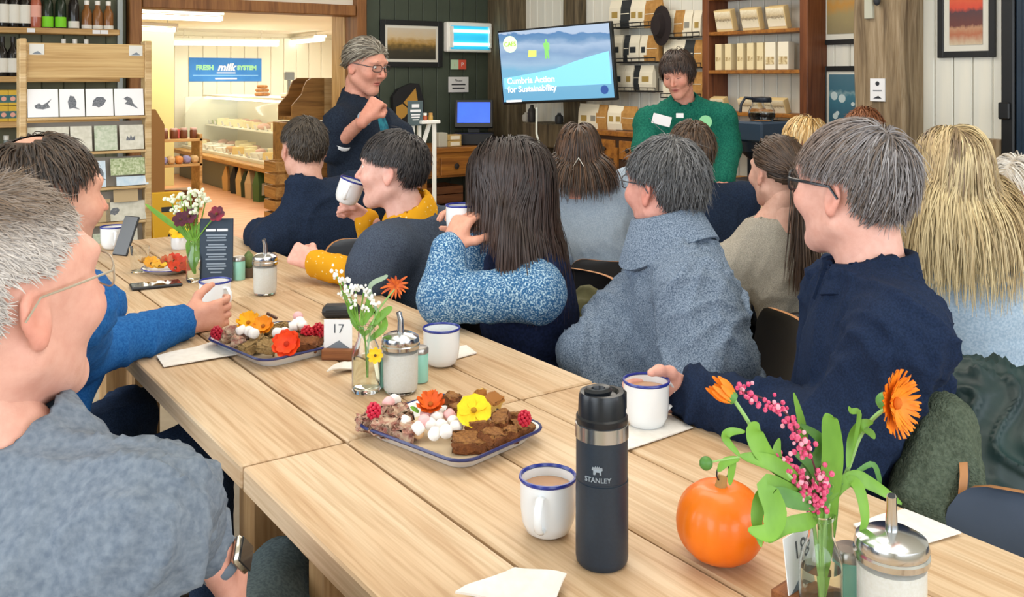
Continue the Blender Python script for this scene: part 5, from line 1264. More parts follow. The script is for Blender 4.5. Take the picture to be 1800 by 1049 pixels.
# ================================================================= FLOWERS IN BOTTLES
m_leaf = M('leaf_green', '5f8e2b', .5, c2='78a83a', scale=25, stretch=(1, 1, .3)); m_leaf2 = M('leaf_deep_green', '4a7a32', .5, c2='5d9142', scale=25); m_stem = M('stem_green', '8fb86a', .5)
def bottle(loc, label, s=1.0, r=.027, h=.135, grp='clear glass flower bottles'):
    t = thing('flower_bottle', label, 'bottle vase', loc, 0, grp)
    o = [(0, .001), (r * .9, 0), (r, .006), (r, h * .55), (r * .85, h * .66), (r * .58, h * .8), (r * .56, h * .95), (r * .66, h * .97), (r * .66, h)]
    i = [(r * .6 * .85, h), (r * .5, h * .95), (r * .5, h * .8), (r * .78, h * .66), (r * .92, h * .55), (r * .92, .01), (0, .006)]
    MB().lathe(o + i, 28).build('glass', m_glass, t); MB().lathe([(0, .0065), (r * .9, .0105), (r * .9, h * .5), (0, h * .5)], 24).build('water', m_water, t)
    return t
def blade(t, pts, w, mat, name='leaf', fold=.25):
    o = Vector(t.location); p = [Vector(tuple(q)) - o for q in pts]; 
    # resample by Catmull-Rom
    out = []
    for i in range(len(p) - 1):
        a, b, c, d = p[max(i - 1, 0)], p[i], p[i + 1], p[min(i + 2, len(p) - 1)]
        for j in range(5):
            u = j / 5; out.append(.5 * ((2 * b) + (c - a) * u + (2 * a - 5 * b + 4 * c - d) * u * u + (-a + 3 * b - 3 * c + d) * u ** 3))
    out.append(p[-1]); n = len(out); vs = []
    view = Vector(tuple(-FWD)) + Vector((0, 0, .5))
    for i, q in enumerate(out):
        tg = (out[min(i + 1, n - 1)] - out[max(i - 1, 0)]).normalized(); sd = tg.cross(view); sd = sd.normalized() if sd.length > 1e-4 else tg.orthogonal(); nn = sd.cross(tg)
        u = i / (n - 1); ww = w * .82 * (math.sin(PI * min(u * .92 + .06, 1)) ** .75); vs += [tuple(q - sd * ww + nn * fold * ww), tuple(q), tuple(q + sd * ww + nn * fold * ww)]
    fs = [(i * 3 + s, i * 3 + s + 1, i * 3 + s + 4, i * 3 + s + 3) for i in range(n - 1) for s in (0, 1)]
    m = len(vs); vs2 = vs + [(x, y, z - .0007) for x, y, z in vs]; fs2 = fs + [tuple(reversed([m + k for k in f])) for f in fs]
    return meshobj(name, vs2, fs2, mat, t, True)
def stem(t, pts, r, mat=None, name='stem'):
    o = V(*t.location); p = [np.asarray(q, float) - o for q in pts]; out = []
    for i in range(len(p) - 1):
        a, b, c, d = p[max(i - 1, 0)], p[i], p[i + 1], p[min(i + 2, len(p) - 1)]
        for j in range(5): u = j / 5; out.append(tuple(.5 * ((2 * b) + (c - a) * u + (2 * a - 5 * b + 4 * c - d) * u * u + (-a + 3 * b - 3 * c + d) * u ** 3)))
    out.append(tuple(p[-1])); return MB().tube(out, r, 7).build(name, mat or m_stem, t)
# bottle nearest the lens
D1 = 1.135; b1 = P(1443, 1100, D1) * V(1, 1, 0) + V(0, 0, ZT); bottle(b1, 'clear bottle of marigolds and pink spikes nearest the lens', r=.0255, h=.128)
inb = b1 + V(.004, .002, .03)
def F(x, y, dd=0): return P(x, y, D1 + dd)
mg = thing('marigold', 'open orange marigold leaning right from the nearest bottle', 'flower', inb)
stem(mg, [inb, F(1452, 905), F(1488, 830, .01), F(1510, 770, .01), F(1535, 735, .01), F(1562, 714, .0)], .0026)
for pts, w in [([F(1490, 820), F(1497, 770, .01), F(1515, 745), F(1535, 742)], .007), ([F(1500, 790), F(1510, 728), F(1496, 722), F(1492, 714)], .004), ([F(1515, 752), F(1530, 760), F(1538, 770)], .005)]: blade(mg, pts, w, m_leaf)
bloom(F(1572, 708), tuple(dirc(100) * .68 - FWD * .72 + V(0, 0, .12)), .037, 24, 'f08a0c', 'e87806', None, 2, .75, .15, .25, parent=mg, centre='c8640a')
MB().ell(tuple(F(1572, 708) - norm(dirc(100) * .68 - FWD * .72 + V(0, 0, .12)) * .012 - inb), (.011, .011, .011), 8).build('calyx', m_leaf2, mg)
m2 = thing('marigold', 'half-closed orange marigold leaning left from the nearest bottle', 'flower', inb)
stem(m2, [inb, F(1438, 905), F(1400, 850, -.01), F(1350, 800, -.01), F(1315, 740, -.01), F(1290, 702, -.01)], .0024)
hd_ = F(1288, 700, -.01); ax_ = norm(F(1255, 674, -.01) - hd_); u_, v_ = basis(ax_, V(0, 0, 1))[1:]
for i in range(11):
    a = 2 * PI * i / 11; rad = (u_ * math.cos(a) + v_ * math.sin(a)); blade(m2, [hd_ + rad * .005, hd_ + ax_ * .013 + rad * .009, hd_ + ax_ * (.024 + .004 * (i % 3)) + rad * .011], .0042, M('petal_f08a0c', 'f08a0c'), 'petal')
MB().lathe([(0, 0), (.007, .002), (.0085, .008), (.007, .012)], 12, Matrix.Translation(Vector(tuple(hd_ - ax_ * .004 - inb))) @ Vector(tuple(ax_)).to_track_quat('Z', 'Y').to_matrix().to_4x4()).build('calyx', m_leaf2, m2)
for pts, w in [([F(1400, 850), F(1345, 800, -.02), F(1325, 760, -.02), F(1332, 742, -.02)], .014), ([F(1425, 880), F(1350, 850, -.03), F(1362, 900, -.04), F(1350, 935, -.05), F(1315, 930, -.05)], .016),
               ([F(1410, 850), F(1360, 815, -.02), F(1300, 800, -.03)], .011), ([F(1300, 800, -.03), F(1275, 770, -.03), F(1285, 758, -.03), F(1310, 758, -.02)], .006), ([F(1300, 805, -.03), F(1275, 812, -.03), F(1262, 828, -.03)], .006), ([F(1292, 808, -.03), F(1285, 830, -.03), F(1283, 852, -.03)], .005),
               ([F(1422, 870), F(1352, 860, -.02), F(1330, 905, -.03), F(1338, 960, -.04)], .010)]: blade(m2, pts, w, m_leaf)
bd = MB().ell(tuple(F(1241, 814, -.03) - inb), (.008, .008, .008), 8).build('bud', m_leaf2, m2); stem(m2, [F(1300, 803, -.03), F(1270, 808, -.03), F(1241, 814, -.03)], .0012)
lv = thing('leafy_stem', 'broad upright leaves in the middle of the nearest bottle', 'foliage', inb)
for pts, w, mm in [([inb, F(1455, 890), F(1462, 800), F(1458, 740), F(1460, 728)], .016, m_leaf), ([inb, F(1460, 900), F(1450, 850), F(1425, 815, .01), F(1395, 795, .01)], .012, m_leaf2), ([F(1450, 880), F(1470, 850), F(1420, 805, .02), F(1408, 740, .02), F(1395, 690, .02)], .008, m_leaf), ([F(1455, 890), F(1490, 845), F(1510, 860, -.01), F(1520, 910, -.02), F(1512, 935, -.02)], .008, m_leaf),
                   ([F(1455, 880), F(1495, 840), F(1530, 850), F(1585, 885, .01)], .010, m_leaf), ([F(1480, 850), F(1530, 815, .01), F(1545, 840, .01), F(1545, 855, .01)], .004, m_leaf2), ([F(1435, 905), F(1420, 915, -.02), F(1380, 925, -.04), F(1350, 952, -.05)], .011, m_leaf), ([F(1440, 890), F(1400, 880, -.02), F(1365, 870, -.03), F(1340, 880, -.03)], .012, m_leaf2), ([F(1445, 880), F(1415, 830, .01), F(1440, 800, .01), F(1440, 770, .01), F(1405, 745, .02)], .010, m_leaf2), ([F(1430, 870), F(1380, 840, -.01), F(1365, 800, -.01), F(1370, 770, 0)], .008, m_leaf)]: blade(lv, pts, w, mm)
for x, y in ((1430, 960), (1452, 955), (1440, 980)): stem(lv, [inb + V(0, 0, -.01), F(x, y - 50)], .0022)
pk_ = thing('pink_flower_spike', 'drooping spikes of small pink florets in the nearest bottle', 'flower', inb); mpk = M('floret_pink', 'c4285e', .6, c2='e46a8c', scale=200); mpl = M('floret_pale', 'e8a0b0', .6)
for path, n, sw in [([(1296, 684), (1345, 702), (1385, 730), (1405, 770), (1425, 800)], 95, .008), ([(1362, 795), (1395, 825), (1420, 845), (1428, 880)], 70, .008), ([(1446, 830), (1448, 860), (1438, 893)], 50, .006), ([(1405, 850), (1415, 870), (1425, 895)], 40, .007)]:
    r = random.Random(n); mb = MB(); k = len(path) - 1
    for i in range(n):
        u = r.random() * k; j = min(int(u), k - 1); f_ = u - j; x = path[j][0] * (1 - f_) + path[j + 1][0] * f_; y = path[j][1] * (1 - f_) + path[j + 1][1] * f_
        p = F(x, y, -.006) + V(r.gauss(0, sw * .7), r.gauss(0, sw * .7), r.gauss(0, sw * .7)) - inb; mb.cur = int(r.random() < .2); s = r.uniform(.002, .0036); mb.ell(tuple(p), (s, s, s * 1.1), 5)
    o = mb.build('floret_cluster', [mpk, mpl], pk_); o['kind'] = 'stuff'
    stem(pk_, [F(*q, .0) for q in path] + ([inb] if n != 95 else [F(1440, 870), inb]), .0012, M('stem_maroon', '5a2a30', .6))
# bottle on the middle table
D2 = 1.965; b2 = P(644, 690, D2) * V(1, 1, 0) + V(0, 0, ZT); bottle(b2, 'clear bottle with white spray and spiky orange bloom on the middle table', r=.030, h=.138)
def G(x, y, dd=0): return P(x, y, D2 + dd)
in2 = b2 + V(.003, .002, .03)
ws = thing('white_flower_spray', 'spray of tiny white flowers in the middle bottle', 'flower', in2); r = random.Random(5)
tips = [(590, 478), (600, 490), (612, 502), (625, 512), (640, 508), (648, 520), (606, 515), (620, 530), (640, 545), (655, 530)]
for i, (x, y) in enumerate(tips): stem(ws, [in2, G(642, 600), G(628 + (x - 620) * .3, 560), G(x, y, r.uniform(-.02, .02))], .0016, m_leaf)
mb = MB()
for x, y in tips:
    for _ in range(12): p = G(x + r.gauss(0, 5), y + r.gauss(0, 5), r.uniform(-.015, .015)) - in2; s = r.uniform(.0025, .0045); mb.ell(tuple(p), (s, s, s), 5)
o = mb.build('blossom_cluster', M('blossom_white', 'f0efe8', .7), ws); o['kind'] = 'stuff'
for pts, w in [([G(640, 590), G(665, 560), G(682, 545), G(690, 540)], .010), ([G(645, 600), G(675, 575), G(672, 550)], .009), ([G(635, 580), G(618, 550), G(612, 530)], .008), ([G(640, 570), G(650, 545), G(645, 525)], .008), ([G(642, 590), G(622, 565), G(618, 545)], .007), ([G(645, 560), G(660, 545), G(668, 575)], .008)]: blade(ws, pts, w, m_leaf)
so = thing('spiky_orange_flower', 'spiky orange bloom leaning right from the middle bottle', 'flower', in2)
stem(so, [in2, G(648, 600), G(660, 555), G(680, 525), G(694, 508)], .002)
for i in range(16):
    a = 2 * PI * i / 16; e = r.uniform(.7, 1.2); c = G(696, 502); dv = norm(RGT * math.cos(a) + V(0, 0, 1) * math.sin(a) - FWD * .4 * r.random()); blade(so, [c, c + dv * .014 * e, c + dv * .028 * e + V(0, 0, -.004)], .003, M('petal_rust_orange', 'd9691e', .6, c2='b8481c', scale=80), 'petal')
blade(so, [G(664, 550), G(650, 505), G(675, 488), G(682, 484)], .006, M('leaf_grey_green', '93a58c', .6))
bloom(G(660, 625, -.035), toc(.3), .015, 8, 'f0c818', 'e6b40c', 'small yellow bloom hanging beside the middle bottle', 1, .9, .3, .3)
# bottle on the far table
D3 = 3.02; b3 = P(343, 496, D3) * V(1, 1, 0) + V(0, 0, ZT); bottle(b3, 'clear bottle of cow parsley and maroon blooms behind the menu board', r=.028, h=.13)
def H(x, y, dd=0): return P(x, y, D3 + dd)
in3 = b3 + V(0, 0, .03)
cpz = thing('cow_parsley', 'white cow parsley heads in the far bottle', 'flower', in3); mb = MB()
for x, y in [(300, 352), (318, 345), (335, 340), (350, 342), (362, 350), (345, 360), (325, 358), (308, 368), (338, 372)]:
    stem(cpz, [in3, H(340, 440), H((x + 340) / 2, 400), H(x, y, r.uniform(-.03, .03))], .002, m_leaf)
    for _ in range(16): p = H(x + r.gauss(0, 5), y + r.gauss(0, 4), r.uniform(-.03, .03)) - in3; s = r.uniform(.004, .007); mb.ell(tuple(p), (s, s, s), 5)
o = mb.build('blossom_cluster', M('blossom_cream', 'e6ead0', .7), cpz); o['kind'] = 'stuff'
for pts, w in [([H(340, 450), H(335, 420), H(345, 395)], .014), ([H(342, 470), H(350, 430), H(338, 405)], .014), ([H(340, 430), H(318, 400), H(312, 385)], .012), ([H(338, 420), H(290, 385), H(255, 358)], .010), ([H(345, 440), H(352, 415), H(350, 390)], .013), ([H(343, 480), H(335, 450), H(328, 425)], .012)]: blade(cpz, pts, w, m_leaf)
for x, y, lab in [(332, 380, 'dark maroon bloom left of the menu board top'), (381, 376, 'deep red bloom above the menu board'), (318, 385, 'dark maroon bloom beside the cow parsley')]:
    t = bloom(H(x, y, -.02), toc(.3), .024, 6, '5a1830' if x != 381 else '8a1c34', '441026', lab, 1, .9, .2, .2); o = V(*t.location); stem(t, [in3, H(342, 430), H(x, y, -.02)], .002, m_leaf)
bloom(P(316, 408, 3.56), toc(.5), .034, 6, 'f0c41c', 'e4b010', 'yellow bloom drooping over the white jug', 1, .8, .2, .3)
# ================================================================= FAR WALL, SHOP AND RIGHT WALL FURNISHINGS
m_kraft = M('kraft_paper', 'b98a4c', .8, c2='a97a3e', scale=30); m_cream = M('cream_label', 'e8dfc8', .7); m_dk = M('charcoal', '2b2e30', .6); m_brown = M('dark_brown_glass', '2e1d14', .15); m_shelf = wood('shelf_pine', 'cda873', 'be975f', '9d7745', 0, .5, 1, False); m_rackw = wood('rack_birch', 'd6bb90', 'c9aa7a', 'b08f5e', 0, .5, 1, False)
m_pine = wood('dresser_pine', 'a8702f', '96602a', '75481f', 0, .45, 1.2, False); m_walnut = wood('walnut_shelf_wood', '7d4a2a', '6c3d22', '502a17', 2, .5, 1, False); m_cardw = M('greeting_card_white', 'e9e8ea', .6); m_metal = M('grey_metal', '8b8f8c', .4, .7)
# ---- bottle shelves on the left of the far wall
YSH = YB - .17
def wx(px, Y=YSH): return PY(px, 135, Y)[0]
def wz(px, py, Y=YSH): return PY(px, py, Y)[2]
sh = thing('wall_shelving', 'wall shelving of bottles at the left behind the card rack', 'shelf', (wx(80), YSH + .05, 0))
xs0, xs1 = wx(-60), wx(207); SHZ = [wz(100, 50), wz(60, 134), wz(30, 213), wz(20, 290)]
for z in SHZ: MB().box(((xs0 + xs1) / 2 - sh.location.x, 0, z - .02), (xs1 - xs0, .22, .04), bev=.004).build('shelf_board', m_shelf, sh, False)
MB().box((xs1 + .012 - sh.location.x, -.02, 1.25), (.02, .03, 2.5)).build('upright', m_metal, sh, False)
MB().box((xs1 + .05 - sh.location.x, .08, 1.25), (.02, .03, 2.5)).build('upright', m_metal, sh, False)
for px in (52, 166, 180): MB().box((wx(px) - sh.location.x, -.1125, SHZ[0] - .02), (.05, .003, .028)).build('price_tag', m_cardw, sh, False)
def bottle_of(name, px, z, label, glass, lab, labz, group, H=.3, r=.036, cap='2a2522', neck=.014, lab2=None):
    t = thing(name, label, 'bottle', (wx(px), YSH + .03, z + .0005), 0, group)
    MB().lathe([(0, 0), (r * .96, 0), (r, .006), (r, H * .56), (r * .8, H * .66), (neck, H * .76), (neck, H * .97)], 20).build('glass', glass, t)
    MB().lathe([(r + .0006, labz[0] * H), (r + .0006, labz[1] * H)], 20).build('label', lab, t)
    if lab2: MB().lathe([(r + .0006, lab2[1] * H), (r + .0006, lab2[2] * H)], 20).build('label', lab2[0], t)
    MB().lathe([(neck + .0015, H * .85), (neck + .002, H * 1.0), (0, H * 1.003)], 14).build('cap', M('cap_' + cap, cap, .4), t)
    return t
gd = M('dark_wine_glass', '201c1a', .12); gg = M('green_bottle_glass', '1c2a1c', .12); gp = M('rose_glass', 'b0604a', .12); ga = M('amber_drink', '8a5a30', .15)
lw = M('label_offwhite', 'e4e0d6', .7); lg = M('label_lime', '7ed321', .6); lp = M('label_pink', 'e6a898', .6)
for px, d in ((7, 'leftmost'), (26, 'second from the left'), (45, 'third from the left')): bottle_of('wine_bottle', px, SHZ[0], 'dark wine bottle with tall white label on the top shelf, ' + d, gd, lw, (.1, .52), 'dark wine bottles on the top shelf')
bottle_of('wine_bottle', 64, SHZ[0], 'rose bottle with pale pink label on the top shelf', gp, lp, (.25, .52), None)
bottle_of('wine_bottle', 85, SHZ[0], 'bottle with lime-green label on the top shelf, left of the pair', gg, lg, (.03, .27), 'lime-labelled bottles')
bottle_of('wine_bottle', 108, SHZ[0], 'bottle with lime-green label on the top shelf, right of the pair', gg, lg, (.03, .27), 'lime-labelled bottles')
bottle_of('wine_bottle', 131, SHZ[0], 'dark bottle with low white label and white neck on the top shelf', gd, lw, (.02, .18), None, cap='dfe3e8')
for px, d in ((154, 'left'), (173, 'middle'), (192, 'right')): bottle_of('spirit_bottle', px, SHZ[0], 'squat amber bottle with white cap and white base label, ' + d + ' of three', ga, lw, (.02, .15), 'squat amber bottles on the top shelf', .205, .034, 'f0ece4', .016)
for px, d in ((5, 'cut by the left edge'), (24, 'next to the card rack post')): bottle_of('wine_bottle', px, SHZ[1], 'dark bottle with white label on the second shelf, ' + d, gd, lw, (.1, .45), 'dark bottles on the second shelf', .27)
for px, d in ((113, 'left'), (133, 'middle'), (153, 'right')): bottle_of('spirit_bottle', px, SHZ[1], 'white-capped bottle peeping over the rack header, ' + d + ' of three', gd, lw, (.1, .4), 'white-capped bottles on the second shelf', .262, .034, 'ece8e0', .014)
for i, (px, lv) in enumerate(((6, 0), (22, 0), (6, 1), (22, 1))):
    t = thing('tea_box', ['lower left', 'lower right', 'upper left', 'upper right'][i] + ' small yellow box with round blue print on the third shelf', 'box', (wx(px), YSH + .02, SHZ[2] + .0005 + lv * .108), 0, 'yellow boxes on the third shelf')
    MB().box((0, 0, .052), (.062, .07, .104), bev=.002).build('carton', M('carton_yellow', 'd9b23c', .6), t, False); MB().box((0, -.0352, .045), (.056, .001, .05)).build('print_panel', M('carton_teal_print', '3c6a6e', .6), t, False); MB().lathe([(0, 0), (.016, 0), (.016, .001), (0, .001)], 16, tr(0, -.036, .045) @ facing(0, -1)).build('round_print', lp, t, False)
bottle_of('spirit_bottle', 12, SHZ[3], 'clear bottle with pale stopper on the lowest visible shelf', M('pale_bottle_glass', '8a9494', .08), lw, (.05, .3), None, .2, .034, 'dcdcd8', .016)
# ---- greeting card rack
YR = 4.84
def rx(px, Y=YR): return PY(px, 135, Y)[0]
def rz_(py, px=150, Y=YR): return PY(px, py, Y)[2]
rk = thing('card_rack', 'pale wooden greeting card rack at the left', 'rack', ((rx(38) + rx(257)) / 2, YR, 0)); w = rx(257) - rx(38)
for sx in (-1, 1): MB().box((sx * w / 2, 0, rz_(70) / 2), (.03, .09, rz_(70)), bev=.004).build('post', m_rackw, rk, False)
MB().box((0, -.02, (rz_(77) + rz_(137)) / 2), (w - .03, .014, rz_(77) - rz_(137)), bev=.002).build('header', wood('header_birch', 'cdae7a', 'c2a06a', 'b08c56', 0, .5, .6, False), rk, False)
for px in (63, 236):
    o = MB().box((rx(px) - rk.location.x, -.0285, rz_(88)), (.062, .002, .05)).build('header_notice', M('notice_grey', 'd4d2cc', .6), rk, False)
    MB(tr(rx(px) - rk.location.x, -.0297, rz_(94)) @ facing(0, -1)).prism([(-.022, -.006), (.022, -.006), (.004, .008), (-.004, .005)], .0004).build('mountain_print', M('print_slate', '77808a'), o, False)
rows = [205, 266, 330, 392, 452, 520]
for py in rows:
    z = rz_(py); MB().box((0, -.03, z - .006), (w - .03, .05, .012), bev=.002).build('ledge', m_rackw, rk, False)
    MB(tr(0, .01, z + .07) @ rotx(-.14)).box((0, 0, 0), (w - .03, .004, .14)).build('back_panel', M('rack_back', '9d958a', .7) if py > 210 else M('rack_back_thin', '8f8a80', .7), rk, False) if py > 260 else None
mot = [[(-18, -6), (-8, 0), (-2, -5), (6, 0), (18, 10), (10, -2), (14, -10), (0, -14), (-14, -12)], [(-4, 16), (4, 14), (9, 2), (8, -10), (16, -16), (2, -12), (-6, -14), (-9, 2)], [(-14, 4), (-6, 12), (8, 12), (14, 4), (8, -6), (-2, -12), (-10, -8), (-16, -8)], [(-12, 8), (-4, 13), (6, 8), (8, -2), (20, -16), (2, -8), (-10, -4), (-4, 2)]]
m_pen = M('pencil_grey', '85888e', .8, c2='4d5056', scale=260)
def card(px0, px1, py, hh, face, label, motif=None, fx=0):
    z = rz_(py); cx = (rx(px0) + rx(px1)) / 2; cw = rx(px1) - rx(px0) - .006; ch = hh * 4.5 / FPX
    t = thing('greeting_card', label, 'card', (cx, YR - .045, z + .001)); mt = rotx(-.16)
    o = MB(mt).box((0, 0, ch / 2), (cw, .003, ch)).build('card_sheet', face, t, False)
    if motif is not None:
        k = ch / 62; mb = MB(mt @ tr(fx, -.0017, ch * .5) @ facing(0, -1)); mb.prism([(x * k, y * k) for x, y in motif], .0003); mb.build('drawing', m_pen, o, False)
for (a, b, n, i) in ((45, 101, 'hare', 0), (101, 147, 'owl', 1), (147, 197, 'badger', 2), (197, 250, 'otter', 3)): card(a, b, 204, 48, m_cardw, 'white card with a pencil-drawn ' + n + ' on the top row', mot[i])
cg = M('card_sage', 'c9cdbb', .7, c2='a9b59a', scale=60); cs_ = M('card_stone', 'd6d2c4', .7, c2='c3bfae', scale=40); ck = M('card_kraft', 'b8a07a', .7); cb = M('card_sky', 'b9cfe0', .7, c2='d8e2ea', scale=30); cgr = M('card_garden', '8a9a6a', .7, c2='c9cfae', scale=90)
card(120, 160, 265, 44, cs_, 'cream card on the second row behind the dark-haired head'); card(162, 204, 265, 44, cg, 'sage-patterned card on the second row'); card(206, 250, 265, 44, cs_, 'cream card with small black figures on the second row', [(-14, -8), (-10, 4), (-6, -4), (-2, 6), (2, -2), (8, 4), (8, -8)])
card(160, 184, 329, 46, cb, 'blue bird card on the third row', mot[1]); card(190, 252, 310, 30, cgr, 'leafy garden card on the third row'); card(200, 258, 329, 16, cb, 'narrow pale blue card in front on the third row')
card(160, 192, 391, 40, ck, 'kraft card on the fourth row, left'); card(182, 254, 391, 34, cs_, 'wide stone-coloured card with a small sketch on the fourth row', mot[2], -.05); card(195, 240, 358, 22, ck, 'kraft card standing behind on the fourth row')
card(180, 240, 451, 44, cs_, 'plain pale card on the fifth row'); card(160, 180, 451, 40, cg, 'sage card on the fifth row'); card(160, 250, 519, 40, cs_, 'wide pale card on the lowest row')
card(45, 120, 265, 44, cs_, 'wide pale card on the second row behind the crown of a head')
# ---- wet floor sign, basket
YW = 5.3
ws_ = thing('wet_floor_sign', 'yellow caution sign standing right of the card rack', 'sign', (PY(292, 400, YW)[0], YW, 0)); Wd = PY(320, 400, YW)[0] - PY(266, 400, YW)[0]; Ht = PY(292, 338, YW)[2]
m_yel = M('caution_yellow', 'e3ac10', .45)
for s in (-1, 1):
    mt = tr(0, 0, Ht) @ rotx(s * .16) @ tr(0, 0, -Ht)
    o = MB(mt).box((0, s * .012, Ht / 2), (Wd, .014, Ht), bev=.005).build('panel', m_yel, ws_, False)
    if s < 0:
        g = mt @ tr(0, -.0195, 0); MB(g).box((0, 0, Ht * .88), (Wd * .42, .001, Ht * .035)).build('handle_slot', m_ink, o, False)
        k = Wd * .3; tri = [(k * math.cos(a), k * math.sin(a)) for a in (PI / 2, PI / 2 + 2.094, PI / 2 + 4.189)]
        MB().tube([tuple(g @ tr(0, 0, Ht * .64) @ facing(0, -1) @ Vector((x, y, 0))) for x, y in tri], .006, 6, True).build('warning_triangle', m_ink, o)
        text_mesh('warning_mark', '!', .1, m_ink, o, g @ tr(0, 0, Ht * .64) @ facing(0, -1), bold=.002)
        text_mesh('lettering', 'CAUTION', .036, m_ink, o, g @ tr(0, 0, Ht * .49) @ facing(0, -1), bold=.001); text_mesh('lettering', 'WET FLOOR', .028, m_ink, o, g @ tr(0, 0, Ht * .43) @ facing(0, -1), bold=.001)
def wicker(name, loc, r0, r1, h, label, mat):
    t = thing(name, label, 'basket', loc); mb = MB()
    for j in range(int(h / .018)): z = .01 + j * .018; r = r0 + (r1 - r0) * z / h; mb.tube([((r + .004 * ((i + j) % 2)) * math.cos(i * PI / 14), (r + .004 * ((i + j) % 2)) * math.sin(i * PI / 14), z) for i in range(28)], .0095, 6, True)
    mb.build('weave', mat, t); MB().lathe([(0, 0), (r0, 0), (r1 * .95, h * .9), (0, h * .5)], 24).build('lining', M('basket_inner', '4a2a18', .8), t); return t
wicker('wicker_basket', PY(295, 440, 6.6) * V(1, 1, 0), .15, .2, .62, 'tall brown wicker basket behind the caution sign', M('wicker_brown', '7a4526', .7, c2='8f5632', scale=40))
kp = thing('kraft_display', 'folded brown cardboard display right of the card rack', 'display stand', (PY(271, 300, 5.6)[0], 5.6, 0)); zt_ = PY(271, 192, 5.6)[2]
MB(facing(0, -1)).prism([(-.05, 0), (.05, 0), (.05, zt_ - .09), (.0, zt_), (-.05, zt_)], .03).build('cardboard', M('cardboard', '9a6c3a', .8), kp, False)
# ---- shop: banner, counter, goods
bn = thing('shop_banner', 'blue banner with the word milk on the far shop wall', 'banner', (PY(396.5, 122, YS)[0], YS - .022, PY(396.5, 122.5, YS)[2])); bw = PY(460, 122, YS)[0] - PY(333, 122, YS)[0]; bh = 41 / FPX * (PY(396, 122, YS) @ FWD)
MB().box((0, 0, 0), (bw, .008, bh)).build('sheet', M('banner_blue', '2b78cc', .5, c2='3f8fe0', scale=2), bn, False); g = tr(0, -.0045, 0) @ facing(0, -1)
m_bg = M('banner_mint', '9fe0b0', .5); m_bw_ = M('banner_white', 'f2f6fa', .5)
text_mesh('lettering', 'FRESH', bh * .27, m_bg, bn, g @ tr(-bw * .29, bh * .08, 0), bold=.006); text_mesh('lettering', 'milk', bh * .44, m_bw_, bn, g @ tr(0, bh * .09, 0), bold=.006, shear=.3); text_mesh('lettering', 'SYSTEM', bh * .25, m_bg, bn, g @ tr(bw * .29, bh * .08, 0), bold=.006)
MB(g).box((0, -bh * .13, 0), (bw * .26, bh * .05, .002)).build('underline', m_bw_, bn, False); MB(g).box((0, -bh * .24, 0), (bw * .9, bh * .03, .002)).build('rule', M('banner_pale_blue', '8ec8f4', .5), bn, False); MB(g).box((0, -bh * .38, 0), (bw * .3, bh * .06, .002)).build('small_print', m_bw_, bn, False)
# serve-over counter running away along X = const
zl = .40; e0 = Tz(492, 301, zl); e1 = Tz(322, 261, zl); xc = (e0[0] + e1[0]) / 2; y0c, y1c = e0[1] - .1, e1[1] + .2
ct = thing('serve_over_counter', 'long glass-fronted serving counter in the shop', 'counter', (xc, (y0c + y1c) / 2, 0)); Lc = y1c - y0c
m_ctw = M('counter_white', 'e9e4d2', .4); m_oak = wood('counter_oak', 'c79a5a', 'b5864a', '8f6636', 1, .5, 1, False)
MB().box((.5, 0, .17), (.9, Lc, .34), bev=.004).build('plinth', M('counter_grey', '6b6a5e', .6), ct, False)
MB().box((.02, 0, zl - .03), (.14, Lc, .06), bev=.01).build('front_ledge', m_oak, ct, False)
MB().box((.55, 0, .41), (.95, Lc, .06), bev=.004).build('deck', m_ctw, ct, False)
prof = [(.03, .43), (.04, .62), (.10, .85), (.22, 1.03), (.38, 1.12)]
vs = [(x + o_, s * Lc / 2, z) for o_ in (0, .008) for s in (-1, 1) for x, z in prof]; n = 5
fs = [(j, j + 1, n + j + 1, n + j) for j in range(n - 1)] + [(2 * n + j, 3 * n + j, 3 * n + j + 1, 2 * n + j + 1) for j in range(n - 1)] + [(0, n, 3 * n, 2 * n), (n - 1, 3 * n - 1, 4 * n - 1, 2 * n - 1)]
meshobj('curved_glass', vs, fs, M('counter_glass', 'eef6f0', .05, alpha=.14), ct, True)
MB().box((.62, 0, 1.135), (.5, Lc, .03), bev=.004).build('top_shelf', m_ctw, ct, False); MB().box((.9, 0, .75), (.06, Lc, .72)).build('rear_panel', m_ctw, ct, False)
for s in (-1, 0, 1): MB().box((.5, s * (Lc / 2 - .02), .78), (.75, .03, .68)).build('divider', M('counter_end', 'dfe0cf', .4), ct, False) if s else None
MB().box((.62, 0, .72), (.45, Lc - .1, .015)).build('glass_shelf', m_ctw, ct, False)
r = random.Random(3); mm = [M('cheese_cream', 'efe0ac', .6), M('cheese_gold', 'e2b95a', .6), M('pie_crust', 'b98348', .7), M('meat_pink', 'd8a094', .5), M('deli_white', 'f0ece0', .6), M('salad_green', '93a35a', .6)]
names = ['cream cheese wedge', 'golden cheese block', 'baked pie', 'pink ham joint', 'white deli tub', 'green salad bowl']
ccount = {}
